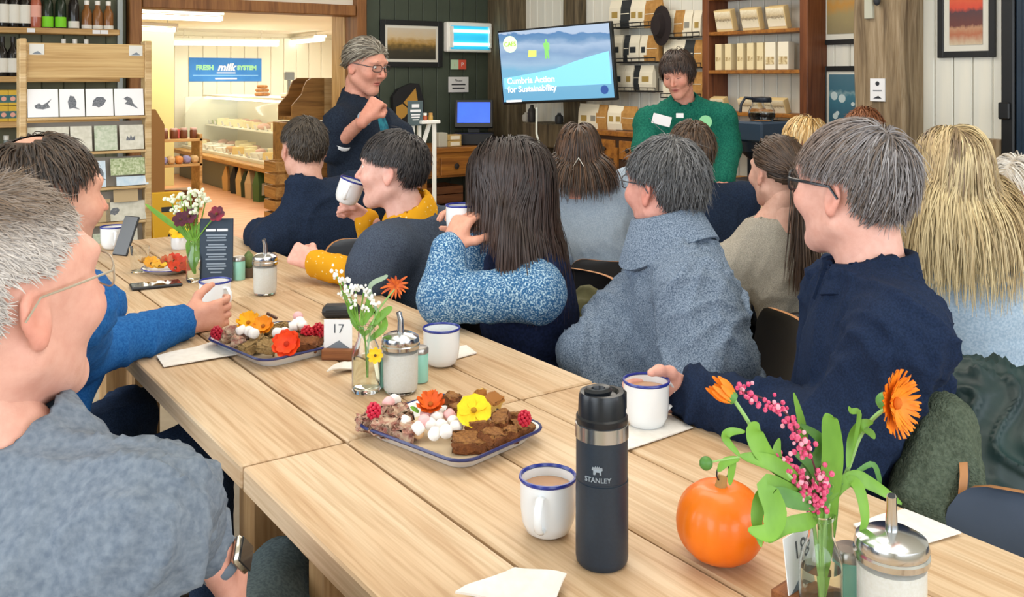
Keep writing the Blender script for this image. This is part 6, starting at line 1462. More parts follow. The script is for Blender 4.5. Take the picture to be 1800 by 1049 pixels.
for lv, zz, x0, x1, ny, nx in ((0, .441, .10, .62, 13, 3), (1, .729, .42, .84, 13, 2)):
    for i in range(ny):
        for j in range(nx):
            k = r.choice((0, 0, 1, 2, 3, 4, 4, 5)); x = x0 + (x1 - x0) * (j + .5) / nx + r.uniform(-.02, .02); y = -Lc / 2 + .14 + (Lc - .28) * i / (ny - 1); s = r.uniform(.11, .14)
            mb = MB(rotz(r.uniform(-.3, .3)))
            if k in (0, 1): mb.prism([(-s * .6, -s * .4), (s * .6, -s * .45), (s * .5, s * .45), (-s * .2, s * .4)], s * .7)
            elif k == 2: mb.lathe([(0, 0), (s * .55, 0), (s * .62, s * .45), (s * .5, s * .6), (0, s * .68)], 14)
            elif k == 3: mb.ell((0, 0, s * .36), (s * .7, s * .5, s * .36), 8)
            else: mb.lathe([(0, 0), (s * .5, 0), (s * .62, s * .4), (s * .56, s * .4), (s * .4, s * .3), (0, s * .36)], 16)
            o = mb.build(['cheese_wedge', 'cheese_block', 'pie', 'ham_joint', 'deli_tub', 'salad_bowl'][k], mm[k], None); o.location = (xc + x, ct.location.y + y, zz + .0005)
            tag(o, names[k] + (' on the lower deck inside the glass counter' if lv == 0 else ' on the upper shelf inside the glass counter'), ['cheese', 'cheese', 'pie', 'meat', 'tub', 'salad'][k], names[k] + ('s, lower deck' if lv == 0 else 's, upper shelf'))
            if j == 0:
                t = thing('price_card', 'white price card standing in the glass counter', 'price card', (xc + x - s * .75, ct.location.y + y + .03, zz + .0005), 0, 'price cards in the counter')
                MB(roty(-.3)).box((0, 0, .035), (.003, .075, .06)).build('card_sheet', m_cardw, t, False); MB().box((.012, 0, .006), (.03, .02, .012)).build('foot', m_metal, t, False)
MB().tube([(.42, -Lc / 2 + .05, 1.105), (.42, Lc / 2 - .05, 1.105)], .014, 8).build('added_light_tube', M('counter_fill_glow', 'fff6dc', .4, emit=6.0), ct)  # glowing tube added under the top shelf to brighten the dim goods
# things on the counter top
zc = 1.1505
def oncounter(px, py, d): p = P(px, py, d); return V(p[0], p[1], zc)
for i, (dz, wv) in enumerate(((0, .2), (.052, .17), (.1, .12))):
    o = MB().box((0, 0, .02), (wv, .11, .045), bev=.016).build('loaf', M('loaf_crust', 'a9713a', .7, c2='8c5a2c', scale=30), None); o.location = (xc + .62, Tz(385, 181, zc)[1] * .0 + ct.location.y + .35, zc + .003 + dz); o.rotation_euler = (0, 0, .5); tag(o, ['bottom', 'middle', 'top'][i] + ' loaf of the stack on the shop counter', 'loaf', 'stacked loaves on the counter')
sc_ = thing('weighing_scale', 'white weighing scale with display post on the shop counter', 'scale', (xc + .62, ct.location.y - .62, zc)); MB().box((0, 0, .03), (.2, .2, .05), bev=.01).build('base', m_ctw, sc_, False); MB().box((0, .06, .14), (.03, .03, .18)).build('post', m_metal, sc_, False); MB().box((0, .05, .26), (.12, .05, .1), bev=.008).build('display', M('display_grey', '8f979a', .4), sc_, False)
tr_ = thing('bread_board', 'wooden board with golden pastries on the shop counter', 'board', (xc + .58, ct.location.y - .95, zc)); MB().box((0, 0, .01), (.3, .34, .02), bev=.004).build('board', m_oak, tr_, False)
for i in range(5):
    o = MB().ell((0, 0, .025), (.045, .035, .03), 7).build('pastry', M('pastry_gold', 'd99a3a', .6), None); o.location = (xc + .5 + .07 * (i % 3), ct.location.y - 1.02 + .1 * (i // 3), zc + .0205); tag(o, 'golden pastry on the wooden board on the shop counter', 'pastry', 'pastries on the counter board')
# bags in front of the counter
bagc = [('c9a066', 'tan'), ('22262c', 'black'), ('d0b078', 'pale tan'), ('2c3a28', 'black-green'), ('c9b088', 'beige'), ('4c6a3a', 'green')]
for i, (px, (c, nme)) in enumerate(zip((392, 406, 416, 425, 432, 446), bagc)):
    p = Tz(px, 336 + (px - 392) * .36, 0); t = thing('charcoal_sack', nme + ' paper sack standing before the shop counter, number ' + ['one', 'two', 'three', 'four', 'five', 'six'][i] + ' from the left', 'sack', (p[0] + .12, p[1] + .05, 0), .3, 'sacks before the shop counter'); hh = .3 + .02 * (i % 3)
    vs = [(-.09, -.05, 0), (.09, -.05, 0), (.09, .05, 0), (-.09, .05, 0), (-.095, -.06, hh * .55), (.095, -.06, hh * .55), (.095, .06, hh * .55), (-.095, .06, hh * .55), (-.08, -.012, hh), (.08, -.012, hh), (.08, .012, hh), (-.08, .012, hh)]
    meshobj('sack', vs, [(3, 2, 1, 0), (8, 9, 10, 11)] + [(a + j, a + (j + 1) % 4, a + 4 + (j + 1) % 4, a + 4 + j) for a in (0, 4) for j in range(4)], M('sack_' + c, c, .75, c2=c, scale=30, bump=.4), t)
    MB().box((0, -.061, hh * .42), (.12, .002, hh * .4), rotx(.04)).build('label_panel', m_cream, t, False)
hs = thing('white_cabinet', 'low white cabinet at the near end of the shop counter', 'cabinet', (e0[0] + .35, e0[1] - .18, 0)); MB().box((0, 0, .19), (.5, .24, .38), bev=.006).build('carcass', m_ctw, hs, False); MB().box((0, -.124, .19), (.44, .012, .32), bev=.004).build('door', m_shopwall, hs, False)
# shop shelf at left with jars, sausage rolls etc.
sx_ = PY(302, 250, 10.2); sl_ = thing('shop_shelf', 'low wooden shelf of jars beside the shop counter', 'shelf', (sx_[0], 10.2, 0))
for z in (.2, .48, .74): MB().box((0, 0, z), (.55, .3, .03), bev=.004).build('shelf_board', m_shelf, sl_, False)
for s in (-1, 1): MB().box((s * .26, 0, .4), (.03, .3, .8), bev=.003).build('side', m_shelf, sl_, False)
for i in range(5):
    t = thing('preserve_jar', 'dark jar with pale lid on the shop shelf, number ' + ['one', 'two', 'three', 'four', 'five'][i], 'jar', (sx_[0] - .2 + .1 * i, 10.12, .7555), 0, 'jars on the shop shelf'); MB().lathe([(0, 0), (.036, 0), (.038, .01), (.038, .08), (.03, .09)], 16).build('jar_body', M('jam_brown', '6a3a22', .3), t); MB().lathe([(.033, .09), (.034, .11), (0, .111)], 16).build('lid', M('gingham_lid', 'd9b9b0', .6), t)
for i in range(6):
    o = MB().box((0, 0, .04), (.075, .12, .08), bev=.02).build('bread_packet', M(['packet_orange', 'packet_lilac', 'packet_tan'][i % 3], ['d08a4a', '8a86b0', 'c9a878'][i % 3], .5), None); o.location = (sx_[0] - .2 + .08 * i, 10.1, .4955); tag(o, ['orange', 'lilac', 'tan'][i % 3] + ' bread packet on the middle board of the shop shelf', 'packet', ['orange', 'lilac', 'tan'][i % 3] + ' packets on the shop shelf')
for i in range(2):
    o = MB().box((0, 0, .05), (.09, .09, .1), bev=.01).build('tea_caddy', M('caddy_red', ['c8605a', 'd8d0e0'][i], .4), None); o.location = (sx_[0] - .14 + .16 * i, 10.16, .8675 - .112); tag(o, ['red', 'pale lilac'][i] + ' caddy at the back of the shop shelf', 'caddy')
# curved wooden bin in the shop doorway
YC = 8.1; cbx = PY(512, 200, YC)[0]; cbw = PY(568, 200, YC)[0] - cbx; zt_ = PY(560, 137, YC)[2]; zb_ = PY(530, 212, YC)[2]
cbn = thing('bread_bin_display', 'curved brown wooden display hutch in the shop doorway', 'display stand', (cbx, YC, 0)); hh = zt_ - zb_
m_hut = wood('hutch_brown', '9c7440', '8c6636', '6f4f28', 0, .5, 1, False)
prof = [(0, 0), (cbw, 0), (cbw, hh), (cbw * .6, hh), (cbw * .45, hh * .93), (cbw * .36, hh * .78), (cbw * .3, hh * .62), (cbw * .16, hh * .5), (.02, hh * .42), (0, hh * .36)]
for k in (0, .32): MB(tr(0, k, zb_) @ facing(0, -1)).prism(prof, .02).build('side_panel', m_hut, cbn, False)
MB().box((cbw + .05, .16, zb_ + hh / 2), (.10, .34, hh)).build('back_panel', m_rackw, cbn, False); MB().box((cbw / 2, .16, zb_ + .02), (cbw, .3, .03)).build('floor_board', m_hut, cbn, False)
MB().box((cbw / 2, .16, zb_ / 2), (cbw + .1, .32, zb_ - .03), bev=.004).build('lower_cabinet', m_hut, cbn, False)
for i in range(2):
    c_ = thing('wooden_crate', ['lower', 'upper'][i] + ' slatted wooden crate left of the curved hutch', 'crate', (PY(503, 300, 8.0)[0], 8.0, .34 * i + .002)); 
    for z in (.06, .17, .28): MB().box((0, -.13, z), (.3, .014, .085), bev=.002).build('slat', m_oak, c_, False); MB().box((0, .13, z), (.3, .014, .085), bev=.002).build('slat', m_oak, c_, False); MB().box((-.145, 0, z), (.014, .25, .085), bev=.002).build('slat', m_oak, c_, False)
    MB().box((0, 0, .01), (.29, .26, .018)).build('base', m_oak, c_, False)
# ---- green wall: picture, insect killer, notices, bag
YW2 = YB - .002
def wallpt(px, py, Y=YW2): return PY(px, py, Y)
def on_green(px0, py0, px1, py1, name, label, cat):
    a, b = wallpt(px0, py0), wallpt(px1, py1); zt, zb = wallpt((px0 + px1) / 2, py0)[2], wallpt((px0 + px1) / 2, py1)[2]
    t = thing(name, label, cat, ((a[0] + b[0]) / 2, YW2 - .012, (zt + zb) / 2)); return t, abs(b[0] - a[0]), zt - zb
def frame(t, w, h, fw, art, mf, mat_=None, mount=0, axis='y', depth=.02, glaze=False):
    mt = Matrix() if axis == 'y' else rotz(-PI / 2)
    for s in (-1, 1):
        MB(mt).box((s * (w / 2 - fw / 2), 0, 0), (fw, depth, h), bev=.002).build('frame_rail', mf, t, False); MB(mt).box((0, 0, s * (h / 2 - fw / 2)), (w - 2 * fw, depth, fw), bev=.002).build('frame_rail', mf, t, False)
    if mount: MB(mt).box((0, .002, 0), (w - 2 * fw, .006, h - 2 * fw)).build('mount', mat_, t, False)
    return MB(mt).box((0, -.002 if mount else 0, 0), (w - 2 * fw - 2 * mount, .006, h - 2 * fw - 2 * mount)).build('picture', art, t, False)
def art(name, stops, axis=2, warp=.5, scale=6, size=.4, noise=None):
    m, nt, b = newmat(name); b.inputs['Roughness'].default_value = .6
    tc = nd(nt, 'ShaderNodeTexCoord'); sp = nd(nt, 'ShaderNodeSeparateXYZ'); nt.links.new(tc.outputs['Generated'], sp.inputs[0])
    n = nd(nt, 'ShaderNodeTexNoise'); n.inputs['Scale'].default_value = scale; n.inputs['Detail'].default_value = 6; nt.links.new(tc.outputs['Generated'], n.inputs['Vector'])
    mu = nd(nt, 'ShaderNodeMath', operation='MULTIPLY_ADD'); mu.inputs[1].default_value = warp; nt.links.new(n.outputs['Fac'], mu.inputs[0]); nt.links.new(sp.outputs[axis], mu.inputs[2])
    sb = nd(nt, 'ShaderNodeMath', operation='SUBTRACT'); sb.inputs[1].default_value = warp * .5; nt.links.new(mu.outputs[0], sb.inputs[0])
    r = ramp(nt, stops); nt.links.new(sb.outputs[0], r.inputs[0]); nt.links.new(r.outputs[0], b.inputs['Base Color']); return m
m_frk = M('black_frame', '1e1f20', .4); m_mount = M('mount_cream', 'd9d5c8', .7)
t, w, h = on_green(667, 36, 776, 118, 'framed_picture', 'black-framed misty landscape on the green wall', 'picture')
frame(t, w, h, .045, art('misty_landscape', [(0, '2e2a1e'), (.25, '3b3524'), (.42, '6b5527'), (.55, 'b08a4a'), (.7, 'cdb690'), (1, 'c9bca8')], 2, .35, 7), m_frk, m_mount, .025)
t, w, h = on_green(779, 40, 858, 92, 'insect_killer', 'white wall-mounted insect killer with two glowing blue tubes', 'insect killer')
m_bl = M('insect_blue_glow', '35b4d8', .4, emit=.35); MB().box((0, -.025, 0), (w, .07, h), bev=.01).build('housing', m_fix, t, False); MB().box((0, -.062, -.005), (w * .86, .006, h * .78)).build('back_plate', m_bl, t, False)
for s in (.2, -.24): MB().tube([(-w * .4, -.078, s * h), (w * .4, -.078, s * h)], .016, 10).build('tube', M('insect_tube', '9fe9f4', .3, emit=1.6), t)
for s in (-1, 1): MB().box((s * w * .42, -.072, 0), (.025, .03, h * .7)).build('lamp_holder', m_fix, t, False)
cbp = [wallpt(858, 47) - V(0, .05, 0), wallpt(865, 52) - V(0, .02, 0), wallpt(866, 120) - V(0, .02, 0), wallpt(868, 200) - V(0, .02, 0), wallpt(866, 228) - V(0, .02, 0)]
MB().tube([tuple(p - V(*t.location)) for p in cbp], .009, 6).build('cable', M('cable_white', 'c9cabf', .5), t)
t, w, h = on_green(791, 105, 818, 122, 'wall_notice', 'small green and red notice under the insect killer', 'notice')
MB().box((-w / 4, 0, 0), (w / 2, .004, h)).build('green_half', M('notice_green', 'b9cfae', .6), t, False); MB().box((w / 4, 0, 0), (w / 2, .004, h)).build('red_half', M('notice_red', 'd0553f', .6), t, False); text_mesh('lettering', 'P', h * .6, m_cardw, t, tr(w / 4, -.0025, 0) @ facing(0, -1)); text_mesh('lettering', 'i', h * .6, M('notice_red', 'd0553f'), t, tr(-w / 4, -.0025, 0) @ facing(0, -1))
t, w, h = on_green(787, 135, 822, 162, 'wall_notice', 'white paper notice on the green wall above the till', 'notice')
MB().box((0, 0, 0), (w, .004, h)).build('sheet', M('sheet_grey', 'd6d4d2', .7), t, False); text_mesh('lettering', 'Please', h * .24, m_ink, t, tr(0, -.0025, h * .26) @ facing(0, -1))
for z_, w_ in ((.0, .7), (-.24, .62)): MB(tr(0, -.0025, h * z_) @ facing(0, -1)).box((0, 0, 0), (w * w_, h * .09, .0006)).build('text_line', m_ink, t, False)
t, w, h = on_green(686, 146, 738, 216, 'tote_bag', 'black and tan cloth bag hanging on the green wall', 'bag')
def bag_pt(px, py): p = wallpt(px, py) - V(*t.location); return (p[0], p[2])
MB(tr(0, -.01, 0) @ facing(0, -1)).prism([bag_pt(*q) for q in [(684, 170), (694, 156), (718, 146), (730, 147), (738, 176), (738, 214), (712, 215), (686, 216)]], .05).build('cloth', M('bag_black', '1c1c1e', .7), t, False)
MB(tr(0, -.06, 0) @ facing(0, -1)).prism([bag_pt(*q) for q in [(702, 180), (723, 155), (728, 184), (715, 192)]], .006).build('tan_panel', M('bag_tan', 'b98a3c', .7), t, False)
MB(tr(0, -.06, 0) @ facing(0, -1)).prism([bag_pt(*q) for q in [(690, 214), (689, 188), (700, 182), (713, 193), (704, 205)]], .006).build('tan_panel', M('bag_tan', 'b98a3c', .7), t, False)
# ---- dresser with till
YD = YB - .62; dx0, dx1 = PY(742, 262, YD)[0], PY(905, 262, YD)[0]; zd = PY(800, 259, YD)[2]
ds = thing('dresser', 'pine dresser with drawers below the till', 'dresser', ((dx0 + dx1) / 2, YD + .29, 0)); w = dx1 - dx0
MB().box((0, 0, zd - .02), (w + .06, .6, .04), bev=.006).build('top', m_pine, ds, False)
dh = PY(800, 262, YD)[2] - PY(800, 306, YD)[2]; MB().box((0, 0, zd - .04 - dh / 2), (w, .55, dh), bev=.004).build('drawer_case', m_pine, ds, False)
for px0, px1 in ((746, 771), (775, 826), (831, 882)):
    a, b = PY(px0, 280, YD)[0] - ds.location.x, PY(px1, 280, YD)[0] - ds.location.x
    d_ = MB().box(((a + b) / 2, -.285, zd - .05 - dh / 2), (b - a, .02, dh * .72), bev=.005).build('drawer', m_pine, ds, False)
    MB().lathe([(0, 0), (.012, 0), (.022, .012), (.024, .02), (0, .026)], 14, tr((a + b) / 2, -.294, zd - .05 - dh / 2) @ rotx(PI / 2)).build('knob', M('knob_iron', '2a2320', .5), d_)
for sx in (-1, 1):
    for sy in (-1, 1): MB().box((sx * (w / 2 - .03), sy * .24, (zd - .04 - dh) / 2), (.06, .06, zd - .04 - dh), bev=.004).build('leg', m_pine, ds, False)
MB().box((0, 0, .16), (w, .5, .03)).build('lower_shelf', m_pine, ds, False)
for i, (px, z, hgt) in enumerate(((790, .176, .16), (788, .34, .15))):
    c_ = thing('wooden_crate', ['lower', 'upper'][i] + ' dark wooden crate under the pine dresser', 'crate', (PY(px, 340, YD)[0], YD + .2, z)); m_cr = wood('crate_walnut', '6e4426', '5d381f', '452815', 0, .6, 1, False)
    for s in (-1, 1):
        for zz in (.04, .11): MB().box((0, s * .14, zz), (.36, .012, .062), bev=.002).build('slat', m_cr, c_, False); MB().box((s * .175, 0, zz), (.012, .27, .062), bev=.002).build('slat', m_cr, c_, False)
    MB().box((0, 0, .006), (.35, .28, .01)).build('base', m_cr, c_, False)
tl = thing('till', 'black till with a blue touch screen on the dresser', 'till', (PY(838, 250, YD + .2)[0], YD + .25, zd + .001), azd(180) + PI / 2)
MB().box((0, 0, .05), (.36, .36, .1), bev=.008).build('cash_drawer', M('till_black', '17181b', .4), tl, False)
mt = tr(0, .06, .26) @ rotx(-.35); o = MB(mt).box((0, 0, 0), (.34, .03, .26), bev=.006).build('monitor', M('till_black', '17181b'), tl, False); MB(mt).box((0, -.0158, .01), (.29, .001, .19)).build('screen', M('till_screen_blue', '2450d8', .3, c2='2f6ae0', scale=3, emit=.8), o, False); MB().box((0, .08, .12), (.1, .06, .14)).build('stand', M('till_black', '17181b'), tl, False)
for i, (px, wv, c) in enumerate(((774, .085, 'b9b4a2'),)):
    o = MB().box((0, 0, .06), (wv, .1, .12), bev=.004).build('leaflet_box', M('box_grey', c, .6), None, False); o.location = (PY(px, 250, YD + .12)[0], YD + .12, zd + .001); tag(o, 'grey leaflet box on the dresser behind the white stand', 'box')
for i in range(2):
    t = thing('sugar_packet_box', ['lower', 'upper'][i] + ' small tan box of sachets on the dresser', 'box', (PY(795, 250, YD + .1)[0], YD + .1, zd + .001 + i * .052)); MB().box((0, 0, .025), (.13, .09, .05), bev=.003).build('carton', M('sachet_tan', 'b99a5e', .7), t, False); MB().box((0, -.046, .025), (.09, .001, .03)).build('label', m_cream, t, False)
# ---- white stand with sign
YST = 5.15; st = thing('white_stand', 'tall white wooden stand behind the person in mustard sleeves', 'stand', (PY(750, 217, YST)[0], YST, 0)); zs = PY(752, 214, YST)[2]
MB().box((0, 0, zs), (.13, .12, .02), bev=.003).build('top', m_fix, st, False)
for px in (759, 741): x = PY(px, 217, YST)[0] - st.location.x; MB().box((x, -.03 if px == 759 else .03, zs / 2), (.022, .022, zs), bev=.003).build('leg', m_fix, st, False)
MB(tr(-.02, .0, zs - .12) @ roty(.35)).box((0, 0, 0), (.02, .02, .24)).build('brace', m_fix, st, False); MB().box((0, 0, .4), (.13, .1, .02)).build('shelf', m_fix, st, False)
sg_ = thing('counter_sign', 'small slate sign with white lettering beside the white stand', 'sign', (PY(727, 215, YST)[0], YST - .02, zs - .02)); hh = PY(727, 180, YST)[2] - zs + .03; ww = PY(740, 200, YST)[0] - PY(714, 200, YST)[0]
MB().box((0, 0, hh / 2), (ww, .008, hh), bev=.001).build('panel', M('sign_slate', '4f5e62', .5), sg_, False); [MB(tr(0, -.005, hh * z_) @ facing(0, -1)).box((0, 0, 0), (ww * w_, hh * h_, .0006)).build('text_line', m_cardw, sg_, False) for z_, w_, h_ in ((.8, .5, .14), (.6, .7, .1), (.44, .6, .05), (.34, .55, .05), (.24, .4, .04))]; MB().box((0, .03, -zs / 2 + .01), (.02, .02, zs), bev=.002).build('stand_leg', m_fix, sg_, False)
for px, lab, c, cat in ((747, 'white-capped jar on the white stand', 'a8522e', 'jar'), (757, 'cork-topped jar on the white stand', 'b08a3c', 'jar')):
    t = thing('spice_jar', lab, cat, (PY(px, 210, YST)[0], YST, zs + .0105)); MB().lathe([(0, 0), (.014, 0), (.015, .02), (.012, .03)], 14).build('jar_body', M('spice_' + c, c, .3), t); MB().lathe([(.012, .03), (.0125, .045), (0, .046)], 14).build('lid', m_fix if px == 747 else m_kraft, t)
# ---- television
tvc = P(977.5, 113, 7.55); tn = dirc(-(180 - 33)); tv = thing('television', 'wall television showing a pale blue presentation slide', 'television', tuple(tvc), math.atan2(tn[1], tn[0]) + PI / 2); TWd = 194 / FPX * 7.55 / math.cos(math.radians(33)); TH = 134 / FPX * 7.55
mt = rotx(.07) @ roty(-.05)
MB(mt).box((0, 0, 0), (TWd, .05, TH), bev=.006).build('casing', M('tv_black', '121416', .35), tv, False)
def screen_mat():
    m, nt, b = newmat('slide_blue'); tc = nd(nt, 'ShaderNodeTexCoord'); sp = nd(nt, 'ShaderNodeSeparateXYZ'); nt.links.new(tc.outputs['Generated'], sp.inputs[0])
    n = nd(nt, 'ShaderNodeTexNoise'); n.inputs['Scale'].default_value = 5; n.inputs['Detail'].default_value = 7; nt.links.new(tc.outputs['Generated'], n.inputs['Vector'])
    ma = nd(nt, 'ShaderNodeMath', operation='MULTIPLY_ADD'); ma.inputs[1].default_value = .22; nt.links.new(n.outputs['Fac'], ma.inputs[0]); nt.links.new(sp.outputs[2], ma.inputs[2])
    r = ramp(nt, [(.0, '6fb6de'), (.5, '84c4e6'), (.62, 'a9cbe8'), (.74, '8fb2d8'), (.86, 'b4cdea'), (.93, '6f9cc8'), (.99, '5f90c4'), (1, 'c2d6f0')]); nt.links.new(ma.outputs[0], r.inputs[0])
    b.inputs['Base Color'].default_value = (.02, .02, .02, 1); b.inputs['Roughness'].default_value = .25; nt.links.new(r.outputs[0], b.inputs['Emission Color']); b.inputs['Emission Strength'].default_value = .62; return m
scn = MB(mt).box((0, -.0255, .004), (TWd - .03, .002, TH - .035)).build('screen', screen_mat(), tv, False); sf_ = mt @ tr(0, -.0272, 0) @ facing(0, -1)
def emi(name, c, e=.7): return M(name, c, .4, emit=e)
text_mesh('lettering', 'Cumbria Action\nfor Sustainability', TH * .115, emi('slide_white', 'f4f8fa', .75), scn, sf_ @ tr(-TWd * .44, -TH * .245, 0), align='LEFT', bold=.0012, line=1.0)
MB(sf_ @ tr(-TWd * .385, TH * .31, 0)).lathe([(0, 0), (.068, 0), (.068, .0006), (0, .0006)], 28).build('round_logo', emi('logo_pale_green', 'd2ecc0', .6), scn, False); text_mesh('logo_lettering', 'CAFS', .05, emi('logo_green', '8cc43c', .6), scn, sf_ @ tr(-TWd * .385, TH * .31, .001), bold=.0012)
wv = [(x, -.06 + .05 * math.sin(x * 2.6 + .4)) for x in np.linspace(-.5, .5, 24)]
MB(sf_ @ tr(0, 0, .0002)).prism([(-TWd * .47, -TH * .29)] + [(TWd * .47, -TH * .29)] + [(x * TWd * .94, y * TH * 1.4 + TH * .14 * max(x, 0) * 2) for x, y in reversed(wv)], .0002).build('slide_wave', emi('slide_wave_blue', '78bde2', .6), scn, False)
MB(sf_ @ tr(-.06, TH * .2, .0006)).prism([(-.02, -.07), (-.006, -.07), (0, -.03), (.006, -.07), (.02, -.07), (.016, 0), (.026, .0), (.03, .05), (.01, .06), (.006, .085), (-.006, .085), (-.01, .06), (-.03, .05), (-.02, 0)], .0004).build('slide_figure', emi('slide_figure_green', '7cc06a', .5), scn, False)
MB(sf_ @ tr(-.2, TH * .17, .0006)).prism([(-.04, -.03), (.04, -.03), (.045, .02), (-.03, .025)], .0004).build('slide_dog', emi('slide_lime', 'c4d86a', .55), scn, False)
MB(sf_ @ tr(TWd * .41, -TH * .36, .0006)).lathe([(.024, 0), (.034, 0), (.034, .0005), (.024, .0005)], 24).build('slide_badge', emi('slide_navy', '2c4a8a', .5), scn, False); MB(sf_ @ tr(TWd * .41, -TH * .36, .0004)).lathe([(0, 0), (.022, 0), (.022, .0005), (0, .0005)], 20).build('slide_badge_face', emi('slide_lilac', 'd8c8ea', .6), scn, False)
MB(sf_ @ tr(-TWd * .39, -TH * .455, .0006)).box((0, 0, 0), (TWd * .14, TH * .028, .0004)).build('taskbar_highlight', emi('slide_white', 'f4f8fa'), scn, False)
arm0 = V(0, .025, 0); MB().box((.05, .1, 0), (.06, .16, .06)).build('wall_arm', M('tv_black', '121416'), tv, False)
# ---- right wall: hanging product racks between the television and the tall shelf
def XW(px, py, X=XR - .03): return PX(px, py, X)
m_wire = M('wire_rack_black', '1f2021', .5)
def pouch(px, py0, py1, wpx, kind, label, group, X=XR - .09):
    a, b = XW(px - wpx / 2, py1, X), XW(px + wpx / 2, py1, X); z1 = XW(px, py0, X)[2]; z0 = XW(px, py1, X)[2]; wd = abs(a[1] - b[1]); h = z1 - z0
    t = thing('product_pouch', label, 'pouch', (X, (a[1] + b[1]) / 2, z0), 0, group); m = m_kraft if kind == 'k' else m_cream if kind == 'c' else m_dk
    n = 5; vs = []
    for j, (z, th) in enumerate(((0, .03), (h * .25, .045), (h * .7, .035), (h * .93, .006), (h, .004))):
        vs += [(-th / 2, -wd / 2, z), (th / 2, -wd / 2, z), (th / 2, wd / 2, z), (-th / 2, wd / 2, z)]
    fs = [(3, 2, 1, 0), (16, 17, 18, 19)] + [(a_ * 4 + j, a_ * 4 + (j + 1) % 4, a_ * 4 + 4 + (j + 1) % 4, a_ * 4 + 4 + j) for a_ in range(4) for j in range(4)]
    meshobj('bag', vs, fs, m, t); 
    if kind == 'c': MB().box((-.0225, 0, h * .45), (.002, wd * .5, h * .22), rotx(0)).build('label', [m_dk, M('label_ochre', 'a88c4a', .6), M('label_grey', '8d8a80', .6)][int(px) % 3], t, False)
    else: MB().box((-.0225, 0, h * .5), (.002, wd * .8, h * .03)).build('label', m_cream, t, False)
def rack(px0, px1, py, label):
    a, b = XW(px0, py, XR - .09), XW(px1, py, XR - .09); L = abs(a[1] - b[1]); t = thing('hanging_rack', label, 'rack', (XR - .09, (a[1] + b[1]) / 2, a[2]))
    for s in (-1, 1): MB().tube([(s * .05, -L / 2, .0), (s * .05, L / 2, .0)], .005, 6).build('rail', m_wire, t)
    for i in range(7): y = -L / 2 + L * i / 6; MB().tube([(-.05, y, .03), (-.05, y, 0), (.07, y, 0), (.07, y, .1)], .003, 5).build('wire', m_wire, t)
    MB().tube([(-.05, -L / 2, .03), (-.05, L / 2, .03)], .004, 6).build('rail', m_wire, t)
    return t
spec = [(49, 0, [(1084, 20, 'c'), (1102, 18, 'd'), (1117, 16, 'c'), (1129, 14, 'c'), (1150, 30, 'k')], 1076, 1165, 'top left'), (109, 62, [(1086, 20, 'c'), (1104, 10, 'd'), (1116, 20, 'c'), (1134, 12, 'c'), (1148, 26, 'k')], 1078, 1160, 'middle left'), (159, 115, [(1089, 22, 'c'), (1108, 14, 'c'), (1122, 10, 'd'), (1138, 24, 'c')], 1080, 1160, 'lower left'),
        (66, 18, [(1180, 16, 'c'), (1196, 18, 'k'), (1211, 16, 'c'), (1228, 14, 'c')], 1172, 1238, 'top right'), (118, 70, [(1180, 20, 'c'), (1198, 16, 'c'), (1214, 18, 'd'), (1230, 16, 'k')], 1170, 1240, 'middle right'), (170, 126, [(1180, 22, 'c'), (1204, 20, 'c'), (1228, 20, 'k')], 1170, 1240, 'lower right')]
for py1, py0, items, a, b, nm in spec:
    rack(a, b, py1 + 1, nm + ' black wire rack of pouches right of the television')
    for i, (px, wv, k) in enumerate(items): pouch(px, py0, py1 - .5, wv, k, {'c': 'cream', 'k': 'kraft brown', 'd': 'black'}[k] + ' pouch on the ' + nm + ' wire rack, number ' + ['one', 'two', 'three', 'four', 'five'][i] + ' along', 'pouches on the wire racks')
ht = thing('felt_hat', 'black hat hanging between the wire racks', 'hat', tuple(XW(1163, 45, XR - .16))); MB(roty(-PI / 2) @ Matrix.Diagonal((1.5, 1, 1, 1))).lathe([(0, .07), (.05, .065), (.062, .02), (.1, .004), (.1, 0), (0, 0)], 20).build('felt', M('felt_black', '231a1a', .9), ht)
# goods standing on a small pine dresser below the racks
Xd = XR - .35; za = XW(1070, 229, Xd)[2]; ya, yb = XW(1010, 229, Xd)[1], XW(1128, 229, Xd)[1]
pd = thing('pine_side_dresser', 'small pine side dresser under the wire racks', 'dresser', (XR - .19, (ya + yb) / 2, 0)); Ly = abs(ya - yb)
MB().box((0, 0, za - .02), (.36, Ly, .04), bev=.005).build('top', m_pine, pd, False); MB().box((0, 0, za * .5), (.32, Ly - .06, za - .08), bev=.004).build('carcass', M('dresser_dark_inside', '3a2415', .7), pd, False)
for i in range(3):
    y = -Ly / 2 + Ly * (i + .5) / 3; d_ = MB().box((-.165, y, za - .14), (.02, Ly / 3 - .05, .14), bev=.004).build('drawer', m_pine, pd, False); MB().lathe([(0, 0), (.012, 0), (.018, .016), (0, .022)], 12, tr(-.175, y, za - .14) @ roty(-PI / 2)).build('knob', M('knob_iron', '2a2320'), d_)
for i in range(4): MB().box((-.165, -Ly / 2 + .03 + (Ly - .06) * i / 3, za * .45), (.025, .04, za * .85)).build('stile', m_pine, pd, False)
for i, (px, wv, k) in enumerate(((1030, 20, 'c'), (1046, 16, 'c'), (1060, 18, 'k'), (1078, 14, 'c'), (1090, 14, 'c'), (1108, 26, 'k'))): pouch(px, 182 + i, 228, wv, k, {'c': 'cream', 'k': 'kraft brown'}[k] + ' packet standing on the small pine dresser, number ' + ['one', 'two', 'three', 'four', 'five', 'six'][i] + ' along', 'packets on the pine side dresser', XR - .28)
